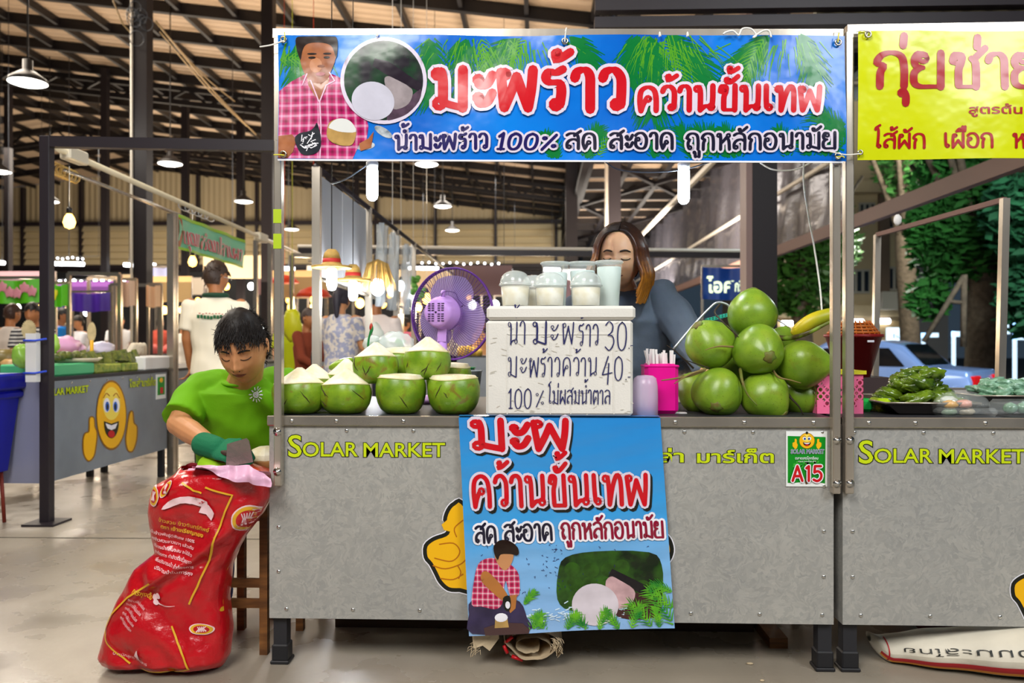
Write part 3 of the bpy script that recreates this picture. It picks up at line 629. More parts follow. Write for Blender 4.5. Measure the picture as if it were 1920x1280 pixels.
m = mb(); stroke2d(m, [(1512, 905), (1513, 885), (1510, 870)], lambda a_, b_, t: 5*(1-.6*t), sf(2)); m.build('tree_trunk_print', mat('trunk_brown', '#5a3b1c'), sg)
m = mb(); rr = random.Random(4)
for k in range(26): poly2d(m, ellp(1513+rr.uniform(-26, 26), 872+rr.uniform(-8, 8), 3.2, 2.2, 7), sf(3))
m.build('tree_leaves_print', mat('leaf_print', '#3fb33a', rough=.3), sg)
for l, (mt, off) in enumerate(((mwh, 8.6), (mred, 5.0))):
 m = mb(); f0 = sf(10+l); fn = lambda p: f0((p[0], -p[1])); write_brush(m, 'Ai5', (1485, -901, 1547, 21), off, fn, gap=.16); m.build('lettering', mt, sg)
# -- long blue banner
def vinyl(name, col, bump=.006, sc_=6, rough=.2, stretch=(1, 1, 1), **k):
 return mat(name, col, rough=rough, bump=bump, bscale=sc_, pos=True, spec=.5, stretch=stretch, detail=3, coat=.15, **k)
YBN = -.045
def wr(x, z): return .006*math.sin(5*x+9*z+1.2*math.sin(3*x))+.004*math.sin(11*x-13*z)+.003*noise.noise((x*7, z*7, 1))
def bf(l):
 def f(p):
  q = W(p[0], p[1], YBN); s = min(1, max(0, (q.z-.9)/.1)); return Vector((q.x, YBN-abs(.5)*.0-wr(q.x, q.z)*1.0-l*.0007, q.z))
 return f
def flip(f): return lambda p: f((p[0], -p[1]))
ban = empty('banner', 'long blue vinyl banner with palm leaves, portrait and big red lettering over the coconut counter', 'banner', W(1053, 300, YBN))
m = mb(); f0 = bf(0); f1 = bf(-2)
NX, NZ = 150, 34
m.grid(NX, NZ, lambda u, v: f0((521+u*1064, (66+v*232)*(1-u)+(66+v*237)*u)))
m.grid(NX, NZ, lambda u, v: f1((521+(1-u)*1064, (66+v*232)*u+(66+v*237)*(1-u))))
m.build('banner_sheet', vinyl('banner_blue', '#0b80e4', var=.3, vscale=2.2, col2='#0656bc'), ban, )
def bp(pts, mt, l, nm, cell=14): m = mb(); poly2d(m, pts, bf(l), cell); return m.build(nm, mt, ban)
rb = random.Random(11)
mpg = vinyl('palm_print_dark', '#0a7434'); mpl = vinyl('palm_print_light', '#4f9a22'); mpd = vinyl('palm_print_deep', '#064a3a')
m = mb(); f_ = flip(bf(1))
for (x, y, a, L, n) in ((700, -55, 5.2, 150, 16), (880, -60, 4.4, 120, 14), (980, -64, 3.8, 110, 14), (1060, -60, 5.6, 90, 12), (1215, -70, 5.0, 150, 20), (1250, -70, 5.6, 130, 18), (1200, -62, 4.3, 100, 14), (1440, -70, 3.9, 120, 16), (1500, -66, 5.2, 110, 14), (530, -120, .6, 70, 10), (540, -150, 5.6, 90, 12), (560, -80, 4.8, 100, 12), (800, -66, 5.0, 130, 14)):
 frond(m, x, y, a, L, int(n*1.7), f_, rb, 6.5, .5, .55)
def clipm(m, y0, y1, x0=522, x1=1584, Yl=0):
 a = W(x0, 640, YBN).x; b = W(x1, 640, YBN).x; zt = W(1053, y0, YBN).z; zb = W(1053, y1, YBN).z
 ok = [i for i, f in enumerate(m.f) if all(a <= m.v[k][0] <= b and zb <= m.v[k][2] <= zt for k in f)]
 m.f = [m.f[i] for i in ok]; m.m = [m.m[i] for i in ok]; m.sm = [m.sm[i] for i in ok]
clipm(m, 68, 297); m.build('palm_print', mpg, ban)['kind'] = 'stuff'
m = mb(); f_ = flip(bf(1.4))
for _ in range(210):
 cx = rb.choice((560, 880, 980, 1235, 1260, 1480)); x = cx+rb.gauss(0, 38); y = -rb.uniform(66, 105); a = -PI/2+(x-cx)/70*.8+rb.uniform(-.15, .15); L = rb.uniform(30, 85)
 stroke2d(m, [(x, y), (x+L*.5*math.cos(a), y+L*.5*math.sin(a)), (x+L*.85*math.cos(a)+3, y+L*math.sin(a))], lambda a_, b_, t: 2.4*(1-.8*t), f_, caps=False)
for (x, y, a, L, n) in ((1240, -80, 5.35, 120, 16), (1430, -75, 4.1, 100, 13), (990, -68, 4.1, 90, 12), (900, -66, 5.0, 80, 10), (525, -112, .2, 60, 8), (1120, -296, 1.2, 50, 8), (1330, -296, 1.9, 50, 8)):
 frond(m, x, y, a, L, n, f_, rb, 3, .5, .5)
clipm(m, 68, 297); m.build('palm_print', mpl, ban)['kind'] = 'stuff'
m = mb(); f_ = flip(bf(1))
for k in range(16):
 frond(m, rb.uniform(1000, 1580), -300, rb.uniform(1.0, 2.1), rb.uniform(45, 80), 13, f_, rb, 5, .4, .6)
for k in range(4): frond(m, 1585, -300+rb.uniform(0, 40), rb.uniform(1.6, 2.6), rb.uniform(60, 110), 10, f_, rb, 4, .4, .6)
clipm(m, 68, 299); m.build('palm_print', mpg, ban)['kind'] = 'stuff'
mshirt = vinyl('checked_shirt_print', '#c42a6a')
def plaid(mt, sc1=34, base='#c0206a', c2='#e9a8cc', c3='#7c1040'):
 N, L, p = nodes(mt); g = N.new('ShaderNodeNewGeometry').outputs['Position']; outs = []
 for d, s in (('X', sc1), ('Z', sc1*.9)):
  wv = N.new('ShaderNodeTexWave'); wv.wave_type = 'BANDS'; wv.bands_direction = d; wv.inputs['Scale'].default_value = s/6.28*2; wv.inputs['Distortion'].default_value = .6; wv.inputs['Detail'].default_value = 0; L.new(g, wv.inputs['Vector'])
  r = N.new('ShaderNodeValToRGB'); r.color_ramp.elements[0].color = (*lin(c3), 1); r.color_ramp.elements[1].color = (*lin(c2), 1); r.color_ramp.elements.new(.4).color = (*lin(base), 1); r.color_ramp.elements.new(.75).color = (*lin(base), 1); L.new(wv.outputs['Fac'], r.inputs[0]); outs.append(r.outputs[0])
 mx = N.new('ShaderNodeMix'); mx.data_type = 'RGBA'; mx.inputs['Factor'].default_value = .5; L.new(outs[0], mx.inputs[6]); L.new(outs[1], mx.inputs[7]); L.new(mx.outputs[2], p.inputs['Base Color'])
plaid(mshirt)
mskin = vinyl('skin_print', '#a9683f', var=.25, vscale=18, col2='#8a4c2a'); mhairp = vinyl('hair_print', '#22140f')
bp([(522, 170), (545, 152), (572, 138), (600, 132), (625, 140), (650, 152), (668, 175), (682, 205), (690, 235), (686, 262), (672, 270), (660, 297), (522, 297)], mshirt, 2, 'shirt_print')
bp([(574, 140), (578, 160), (592, 182), (600, 188), (610, 172), (618, 150), (614, 130), (576, 126)], mskin, 3, 'neck_print')
bp(closed_smooth([(562, 100), (564, 120), (572, 140), (584, 152), (600, 156), (614, 148), (622, 132), (630, 110), (630, 84), (600, 74), (568, 80)]), mskin, 4, 'face_print')
bp(closed_smooth([(556, 72), (556, 90), (563, 112), (567, 96), (574, 84), (590, 80), (612, 82), (624, 90), (631, 110), (634, 88), (632, 72), (622, 69), (572, 69)]), mhairp, 5, 'hair_print')
for (cx, cy, rx, ry, mt, nm) in ((585, 108, 7, 2.2, mhairp, 'eye_print'), (613, 108, 6, 2.2, mhairp, 'eye_print'), (585, 101, 9, 1.8, mhairp, 'brow_print'), (614, 101, 8, 1.8, mhairp, 'brow_print'), (601, 139, 9, 3.6, vinyl('lip_print', '#a04a50'), 'mouth_print'), (602, 124, 7, 2.4, vinyl('nose_print', '#7d4428'), 'nose_print'), (592, 122, 12, 14, vinyl('cheek_print', '#bf8159'), 'cheek_print')):
 bp(ellp(cx, cy, rx, ry, 14), mt, 5.5 if nm != 'cheek_print' else 4.5, nm)
m = mb(); f_ = bf(4)
for L_ in ([(575, 138), (566, 160), (582, 150), (598, 190)], [(618, 136), (628, 152), (612, 160), (600, 190)], [(600, 190), (602, 240), (600, 296)]): stroke2d(m, L_, lambda a, b, t: 2.4, f_)
m.build('collar_print', vinyl('collar_print', '#e6b8d4'), ban)
bp([(522, 255), (548, 252), (556, 262), (550, 285), (540, 296), (522, 296)], mskin, 4, 'arm_print'); bp([(672, 268), (690, 258), (700, 245), (695, 275), (675, 282)], mskin, 4, 'arm_print')
bp(closed_smooth([(553, 262), (562, 250), (580, 246), (590, 238), (594, 230), (598, 240), (602, 258), (600, 280), (585, 290), (565, 288)]), vinyl('glove_print', '#23262e'), 5, 'glove_print')
m = mb(); f_ = bf(6)
for k in range(16):
 a = k*.42; x = 580+14*math.cos(a)*(.4+.6*rb.random()); y = 268+16*math.sin(a)*(.4+.6*rb.random()); stroke2d(m, [(x, y), (x+rb.uniform(-7, 7), y+rb.uniform(-5, 5)), (x+rb.uniform(-9, 9), y+rb.uniform(-9, 9))], lambda a_, b_, t: 1.6, f_)
m.build('glove_pattern_print', mwh, ban)['kind'] = 'stuff'
bp(closed_smooth([(614, 240), (620, 228), (640, 222), (660, 230), (667, 245), (664, 262), (655, 272), (630, 270), (614, 258)]), vinyl('husk_print', '#c09a5a', var=.3, vscale=30), 5.2, 'coconut_print')
bp(closed_smooth([(616, 238), (626, 226), (642, 222), (658, 228), (667, 246), (640, 247), (622, 242)]), vinyl('flesh_print', '#dfe1de'), 5.6, 'coconut_print')
for (cx, cy, r) in ((683, 272, -.1), (718, 246, .55)): bp(ellp(cx, cy, 19, 7.5, 18, r), vinyl('spoon_print', '#75808a', var=.4, vscale=30, col2='#cfd6dc'), 1.9, 'spoon_print')
bp(ellp(720, 152, 81, 80, 48), vinyl('ring_print', '#d8cfe2'), 6.2, 'ring_print'); bp(ellp(720, 152, 74, 73, 48), vinyl('circle_green_print', '#174a26', var=.7, vscale=14, col2='#1b1520'), 6.7, 'photo_print')
m = mb()
poly2d(m, [(704, 112), (730, 118), (760, 138), (793, 160), (786, 172), (750, 156), (722, 140), (700, 126)], bf(7), 24); m.build('knife_print', vinyl('knife_print', '#241a26'), ban)
bp(closed_smooth([(735, 205), (772, 180), (790, 168), (786, 190), (765, 212), (742, 222), (725, 224)]), vinyl('wood_print', '#5b4658', var=.4, vscale=40), 7, 'board_print')
bp(closed_smooth([(722, 155), (728, 145), (742, 150), (770, 165), (774, 178), (766, 195), (748, 204), (735, 200)]), vinyl('shell_print', '#a59a9e', var=.25, vscale=30), 7.5, 'coconut_print')
bp(ellp(700, 190, 40, 35, 34, .2), vinyl('ball_print', '#cdccdc', var=.12, vscale=14), 8, 'coconut_print')
mrb = vinyl('banner_red', '#c8101e', rough=.22); mrl = vinyl('banner_outline', '#d9cfe0', rough=.22); mnv = vinyl('banner_navy', '#221a5c', rough=.22); mdk = vinyl('banner_ink', '#1c1a30', rough=.22)
def title(parent, txt, box, w_, outl, fl, l, mt, mo, calli=.35, slant=0, nm='lettering', gap=.06):
 for k, (ex, mm_, ll) in enumerate(((outl, mo, l), (0, mt, l+1))):
  if mm_ is None: continue
  m = mb(); write_brush(m, txt, box, w_, flip(fl(ll)), calli, slant, extra=ex, gap=gap); m.build(nm, mm_, parent)
title(ban, 'มะพร้าว', (812, -204, 1182, 72), 19, 12, bf, 8.5, mrb, mrl, .45, gap=.12)
title(ban, 'คว้านขั้นเทพ', (1196, -208, 1545, 44), 10.5, 11, bf, 8.5, mrb, mrl, .4)
title(ban, 'น้ำมะพร้าว', (740, -280, 918, 27), 6.2, 8, bf, 8.5, mnv, mrl, .4)
title(ban, 'สด', (1060, -279, 1122, 29), 6.4, 8, bf, 8.5, mdk, mrl, .4); title(ban, 'สะอาด', (1142, -279, 1266, 29), 6.4, 8, bf, 8.5, mdk, mrl, .4)
title(ban, 'ถูกหลักอนามัย', (1286, -280, 1568, 29), 6.2, 8, bf, 8.5, mdk, mrl, .4)
title(ban, '100%', (930, -281, 1048, 22), 6.2, 8, bf, 8.5, mnv, mrl, .35, slant=.2)
m = mb(); m.bar(W(521, 299.5, YBN-.004), W(1580, 304, YBN-.004), .004, .005); m.build('hem', mat('hem_white', '#e8e8ee'), ban)
mnyl = mat('brass_eyelet', '#b8b2a0', rough=.25, metal=1); mcord = mat('white_cord', '#e5e2da', rough=.5); mycord = mat('yellow_cord', '#d8cf2a', rough=.5)
def eyelet(parent, x, y, fl, r=.0085):
 c = fl(12)((x, y)); m = mb(); m.tube([c+Vector((r*math.cos(a*PI/7), 0, r*math.sin(a*PI/7))) for a in range(14)], .003, 6, closed=True); m.build('eyelet', mnyl, parent)
for x, y in ((533, 76), (533, 290), (1059, 79), (1571, 80), (1568, 294)): eyelet(ban, x, y, bf)
def cord(pts, r, label, mt, cat='cord', name='cord', group=None):
 m = mb(); m.tube(sm3(pts), r, 6); o = m.build(name, mt); tag(o, label, cat, group); return o
def sm3(pts, n=5):
 P = [Vector(pts[0])]+[Vector(p) for p in pts]+[Vector(pts[-1])]; out = []
 for i in range(1, len(P)-2):
  p0, p1, p2, p3 = P[i-1:i+3]
  for k in range(n): t = k/n; out.append(.5*((2*p1)+(-p0+p2)*t+(2*p0-5*p1+4*p2-p3)*t*t+(-p0+3*p1-3*p2+p3)*t**3))
 out.append(P[-1]); return out
YC = -.062
def Wl(l, Y=YC): return [W(x, y, Y) for x, y in l]
cord(Wl([(487, 88), (510, 84), (533, 76)]), .0022, 'white cord tail at the top left corner of the blue banner', mcord)
cord(Wl([(533, 76), (534, 66), (533, 60)]), .0018, 'yellow cord tying the top left eyelet of the blue banner', mycord)
cord(Wl([(513, 290), (525, 290), (533, 291)]), .0018, 'yellow cord tying the bottom left eyelet of the blue banner', mycord)
cord(Wl([(1059, 79), (1060, 65), (1062, 52), (1060, 60)]), .0022, 'white cord knotted at the middle eyelet of the blue banner', mcord)
cord(Wl([(1571, 80), (1572, 68), (1573, 62)]), .0018, 'yellow cord tying the top right eyelet of the blue banner', mycord)
cord(Wl([(1568, 294), (1580, 293), (1583, 296)]), .0018, 'yellow cord tying the bottom right eyelet of the blue banner', mycord)
cord(Wl([(1556, 284), (1585, 290), (1605, 289), (1612, 288)]), .002, 'white cord joining the blue banner to the yellow banner', mcord)
cord(Wl([(1356, 64), (1362, 60), (1375, 58), (1385, 66), (1392, 54), (1408, 54), (1418, 66), (1412, 70), (1430, 58), (1442, 58), (1446, 70)]), .003, 'loops of white cable tied over the top rail', mat('white_cable', '#e9e7e0', rough=.4), 'cable', 'cable')
for x in (706, 1236, 1288): cord(Wl([(x, 69), (x+1, 60), (x+3, 68)]), .002, {706: 'short white tie over the top rail above the round photo', 1236: 'short white tie over the top rail above the palm leaves', 1288: 'pale tie on the top rail left of the cable loops'}[x], mcord, 'tie', 'tie')
# -- yellow banner
YB2 = -.05
def bf2(l):
 def f(p):
  q = W(p[0], p[1], YB2); return Vector((q.x, YB2-.006*math.sin(6*q.x+4*q.z)-.004*math.sin(14*q.x-7*q.z)-l*.0007, q.z))
 return f
b2 = empty('banner', 'yellow vinyl banner with dark red lettering above the dumpling counter', 'banner', W(1800, 302, YB2))
m = mb(); f0 = bf2(0); f1 = bf2(-2)
m.grid(60, 30, lambda u, v: f0((1608+u*420, 60+v*240-u*4))); m.grid(60, 30, lambda u, v: f1((1608+(1-u)*420, 60+v*240-(1-u)*4)))
m.build('banner_sheet', vinyl('banner_yellow', '#d3dc06', bump=.008, var=.12, vscale=3), b2)
mdr = vinyl('banner_dark_red', '#a3141c')
title(b2, 'กุ่ยช่าย', (1638, -163, 1968, 62), 15, 0, bf2, 1, mdr, None, .5)
m = mb(); write_font(m, 'สูตรต้นตำรับ', (1815, -214, 1990, 16), flip(bf2(2)), .02); m.build('lettering', mdr, b2)
title(b2, 'ไส้ผัก', (1640, -277, 1738, 26), 5.5, 0, bf2, 1, mdr, None, .4); title(b2, 'เผือก', (1768, -277, 1862, 26), 5.5, 0, bf2, 1, mdr, None, .4); title(b2, 'หน่อ', (1896, -277, 1975, 26), 5.5, 0, bf2, 1, mdr, None, .4) if False else None
G['่อ'] = G['อ']
title(b2, 'หน่อ', (1896, -277, 1975, 26), 5.5, 0, bf2, 1, mdr, None, .4)
eyelet(b2, 1624, 68, bf2); eyelet(b2, 1611, 287, bf2, .006)
cord(Wl([(1606, 60), (1616, 57), (1626, 60), (1624, 70)]), .002, 'white cord through the top left eyelet of the yellow banner', mcord)
# -- poster hanging over the counter front
YP = -.022
PA, PB, PC, PD = (860, 782), (1238, 783), (1264, 1175), (880, 1190)
def pmap(p):  # p in 0..378 x 0..400 poster frame, y down
 u, v = p[0]/378, p[1]/400
 x = (PA[0]*(1-u)+PB[0]*u)*(1-v)+(PD[0]*(1-u)+PC[0]*u)*v; y = (PA[1]*(1-u)+PB[1]*u)*(1-v)+(PD[1]*(1-u)+PC[1]*u)*v
 return x, y
def pf(l):
 def f(p):
  x, y = pmap(p); q = W(x, y, YP); v = p[1]/400
  dy = .010*v*v*math.sin(p[0]*.017+1)+.0013*math.sin(p[1]*.15+.02*p[0]+1.5*math.sin(p[0]*.02))*(.5+v)
  return Vector((q.x, YP-.005*v-dy*.7-l*.0010, q.z))
 return f
pos_ = empty('poster', 'blue vinyl poster with red lettering draped over the middle of the counter front', 'poster', W(1066, 1190, YP))
mpb = vinyl('poster_blue', '#3f9ad8', bump=.004, sc_=12, stretch=(.3, 1, 1))
def poster_grad():
 N, L, p = nodes(mpb); g = N.new('ShaderNodeNewGeometry').outputs['Position']; sx = N.new('ShaderNodeSeparateXYZ'); L.new(g, sx.inputs[0])
 n = N.new('ShaderNodeTexNoise'); n.inputs['Scale'].default_value = 4; n.inputs['Detail'].default_value = 4; L.new(g, n.inputs['Vector'])
 ma = N.new('ShaderNodeMath'); ma.operation = 'MULTIPLY_ADD'; ma.inputs[1].default_value = .3; L.new(n.outputs['Fac'], ma.inputs[0]); L.new(sx.outputs['Z'], ma.inputs[2])
 r = N.new('ShaderNodeMapRange'); r.inputs[1].default_value = .25; r.inputs[2].default_value = .95; L.new(ma.outputs[0], r.inputs[0])
 c = N.new('ShaderNodeValToRGB'); e = c.color_ramp.elements; e[0].color = (*lin('#8fb4e0'), 1); e[1].color = (*lin('#2a86d0'), 1); c.color_ramp.elements.new(.3).color = (*lin('#7ab2e4'), 1); c.color_ramp.elements.new(.55).color = (*lin('#3c9bdc'), 1)
 L.new(r.outputs[0], c.inputs[0]); L.new(c.outputs[0], p.inputs['Base Color'])
poster_grad()
m = mb(); f0 = pf(0); f1 = pf(-1.5)
m.grid(60, 90, lambda u, v: f0((u*378, v*400))); m.grid(60, 90, lambda u, v: f1(((1-u)*378, v*400)))
m.grid(60, 3, lambda u, v: Vector((f0((u*378, 0)).x, YP+v*.04-.005*(v == 0), ZT+.004)))
m.build('poster_sheet', mpb, pos_)
def pp_(pts, mt, l, nm, cell=7): m = mb(); poly2d(m, pts, pf(l), cell); return m.build(nm, mt, pos_)
title(pos_, 'มะพ', (22, -58, 215, 52), 13, 11, pf, 3, mrb, mrl, .15, slant=.0)
def clipz(o, z):
 pass
title(pos_, 'คว้านขั้นเทพ', (18, -164, 352, 56), 8.5, 9, pf, 3, mrb, mrl, .12)
def shadow(txt, box, w_, l): 
 m = mb(); write_brush(m, txt, (box[0]+4, box[1]-5, box[2]+4, box[3]), w_, flip(pf(l)), .12, 0, extra=9, gap=.06); m.build('lettering_drop', mlblk, pos_)
shadow('คว้านขั้นเทพ', (18, -164, 352, 56), 8.5, 2); shadow('มะพ', (22, -58, 215, 52), 13, 2)
title(pos_, 'สด', (20, -230, 62, 30), 5, 8, pf, 3, mdk, mwh, .2); title(pos_, 'สะอาด', (74, -228, 166, 30), 5, 8, pf, 3, mdk, mwh, .2); title(pos_, 'ถูกหลักอนามัย', (180, -227, 372, 30), 5, 8, pf, 3, vinyl('poster_maroon', '#8c1232'), mwh, .2)
pp_(closed_smooth([(185, 262), (240, 252), (340, 255), (362, 280), (360, 330), (345, 358), (260, 365), (190, 362), (166, 340), (170, 290)]), vinyl('photo_dark_green', '#10210f', var=.85, vscale=16, col2='#2f5c16'), 1, 'photo_print')
rp = random.Random(5)
for k in range(12):
 cx, cy = 195+(k % 5)*33+rp.uniform(-6, 6), 282+(k//5)*34+rp.uniform(-6, 6)
 if cx > 330: continue
 pp_(ellp(cx, cy, 15, 14, 14), vinyl('photo_nut', '#2f5a14', var=.5, vscale=30), 1.5, 'coconut_print')
pp_([(262, 300), (300, 322), (345, 345), (352, 330), (310, 306), (270, 285)], vinyl('photo_knife', '#17141a'), 2, 'knife_print')
pp_(closed_smooth([(285, 335), (330, 332), (355, 335), (352, 372), (310, 382), (270, 372)]), vinyl('photo_brown', '#4a2a2a', var=.4, vscale=20), 1.8, 'board_print')
pp_(closed_smooth([(256, 315), (266, 300), (280, 305), (308, 325), (306, 345), (290, 358), (268, 356)]), vinyl('photo_pink', '#cfa8ac', var=.25, vscale=30), 2.5, 'coconut_print')
pp_(ellp(235, 352, 43, 40, 30), vinyl('photo_ball', '#d9cfd8', var=.15, vscale=12), 3, 'coconut_print')
plaid_p = vinyl('checked_shirt_small', '#c42a5a'); plaid(plaid_p, 60, '#c9245c', '#f0c8d4', '#8a1238')
pp_(closed_smooth([(2, 360), (6, 395), (110, 395), (108, 370), (96, 340), (60, 330), (8, 335)]), vinyl('photo_trousers', '#3a3152', var=.4, vscale=20), 3, 'trousers_print')
pp_(closed_smooth([(8, 342), (14, 300), (24, 268), (44, 258), (62, 262), (84, 272), (97, 290), (96, 326), (80, 330), (72, 300), (64, 342), (50, 352), (26, 346)]), plaid_p, 3.5, 'shirt_print')
pp_(closed_smooth([(28, 300), (30, 284), (42, 284), (62, 306), (76, 330), (68, 338), (48, 322)]), vinyl('photo_arm', '#b27238'), 4, 'arm_print'); pp_([(78, 328), (92, 326), (88, 352), (78, 360), (74, 350)], vinyl('photo_arm', '#b27238'), 4, 'arm_print')
pp_(closed_smooth([(56, 262), (56, 246), (70, 238), (88, 244), (88, 262), (78, 278), (68, 280)]), vinyl('photo_face', '#c48a5c'), 4.2, 'face_print')
pp_(closed_smooth([(54, 250), (54, 236), (66, 226), (84, 228), (98, 240), (98, 254), (84, 252), (66, 252), (60, 262)]), mhairp, 4.6, 'hair_print')
pp_(closed_smooth([(66, 332), (78, 328), (80, 345), (76, 356), (68, 352)]), mlblk, 4.5, 'glove_print'); pp_(ellp(74, 345, 4.5, 7, 10), mwh, 5, 'glove_print')
pp_([(28, 385), (60, 376), (100, 380), (112, 392), (110, 399), (30, 399)], vinyl('photo_block', '#4b3434'), 4.4, 'board_print'); pp_([(50, 368), (72, 368), (74, 386), (48, 386)], vinyl('husk_print', '#c09a5a'), 4.8, 'coconut_print'); pp_(ellp(61, 367, 12, 8, 14), mwh, 5.2, 'coconut_print')
m = mb(); f_ = flip(pf(3.3))
for (x, y, a, L) in ((115, -400, 1.2, 45), (140, -400, 1.9, 40), (105, -345, 1.0, 32), (180, -400, 1.2, 42), (215, -402, 1.9, 40), (240, -398, 1.3, 42), (275, -398, 2.0, 42), (300, -396, 1.3, 50), (335, -394, 2.1, 60), (376, -392, 2.0, 70), (376, -360, 2.3, 60), (350, -396, 1.6, 40), (376, -330, 2.6, 40)):
 frond(m, x, y, a, L, 9, f_, rp, 3.4, .4, .6)
m.v = m.v; xa = W(1262, 640, YP).x
ok = [i for i, f in enumerate(m.f) if all(m.v[k][0] < xa and m.v[k][2] > W(1066, 1180, YP).z for k in f)]
m.f = [m.f[i] for i in ok]; m.m = [m.m[i] for i in ok]; m.sm = [m.sm[i] for i in ok]
m.build('palm_print', vinyl('poster_leaf', '#6cba20', var=.5, vscale=30, col2='#1c7a2a'), pos_)['kind'] = 'stuff'
m = mb()
for k in range(90):
 x, y = rp.uniform(100, 300), 380-abs(rp.gauss(0, 12)); a = rp.uniform(-.5, .5); stroke2d(m, [(x, y), (x+7*math.cos(a), y+7*math.sin(a))], lambda a_, b_, t: 2, pf(1.6))
m.build('water_print', vinyl('water_print', '#cfe6f6'), pos_)['kind'] = 'stuff'
m = mb()
for k in range(60):
 x, y = rp.choice((rp.gauss(165, 12), rp.uniform(15, 360))), rp.uniform(235, 330)
 stroke2d(m, [(x, y), (x+rp.uniform(-3, 3), y+rp.uniform(-3, 3)), (x+rp.uniform(-4, 4), y+rp.uniform(-4, 4))], lambda a_, b_, t: .9, pf(1.4), caps=False)
m.build('scuff_print', mnv, pos_)['kind'] = 'stuff'
# -- trimmed coconuts
def husk_mat(name, c1, c2, seed, stain=.5, sc_=1):
 m = bpy.data.materials.new(name); m.use_nodes = True; N, L, p = nodes(m); tc = N.new('ShaderNodeTexCoord').outputs['Object']
 mp = N.new('ShaderNodeMapping'); mp.inputs['Location'].default_value = (seed*3.1, seed*1.7, seed*.9); L.new(tc, mp.inputs[0])
 def nz(scale, det=5, dist=0):
  n = N.new('ShaderNodeTexNoise'); n.inputs['Scale'].default_value = scale; n.inputs['Detail'].default_value = det; n.inputs['Distortion'].default_value = dist; L.new(mp.outputs[0], n.inputs['Vector']); return n.outputs['Fac']
 def ramp(i, a, b, ca, cb):
  r = N.new('ShaderNodeValToRGB'); e = r.color_ramp.elements; e[0].position = a; e[1].position = b; e[0].color = (*ca, 1); e[1].color = (*cb, 1); L.new(i, r.inputs[0]); return r.outputs[0]
 base = ramp(nz(22*sc_, 3), .3, .7, lin(c2), lin(c1))
 st = ramp(nz(26, 8, .6), .56, .66, (0, 0, 0), (stain, stain, stain))
 sp = ramp(nz(260, 2), .64, .70, (0, 0, 0), (.7, .7, .7))
 mx = N.new('ShaderNodeMix'); mx.data_type = 'RGBA'; L.new(st, mx.inputs['Factor']); L.new(base, mx.inputs[6]); mx.inputs[7].default_value = (*lin('#7a6a22'), 1)
 m2 = N.new('ShaderNodeMix'); m2.data_type = 'RGBA'; L.new(sp, m2.inputs['Factor']); L.new(mx.outputs[2], m2.inputs[6]); m2.inputs[7].default_value = (*lin('#4d5a12'), 1)
 L.new(m2.outputs[2], p.inputs['Base Color']); p.inputs['Roughness'].default_value = .33; p.inputs['Specular IOR Level'].default_value = .5
 b = N.new('ShaderNodeBump'); b.inputs['Distance'].default_value = .0012; L.new(nz(22, 5), b.inputs['Height']); L.new(b.outputs[0], p.inputs['Normal'])
 return m
mflesh = mat('coconut_cut', '#ece6d2', rough=.6, bump=.001, bscale=60, var=.12, vscale=20, col2='#d9cba0')
mcrack = mat('husk_crack', '#3a2f12', rough=.8); mpith = mat('cut_edge', '#d8cf9a', rough=.6)
hm = [husk_mat('green_husk_%d' % i, '#88a824', '#5f861a', i, (.6, .8, .9, .5)[i]) for i in range(4)]
def polar_pt(r_at, t, z): r = r_at(z); return Vector((r*math.cos(t), r*math.sin(t), z))
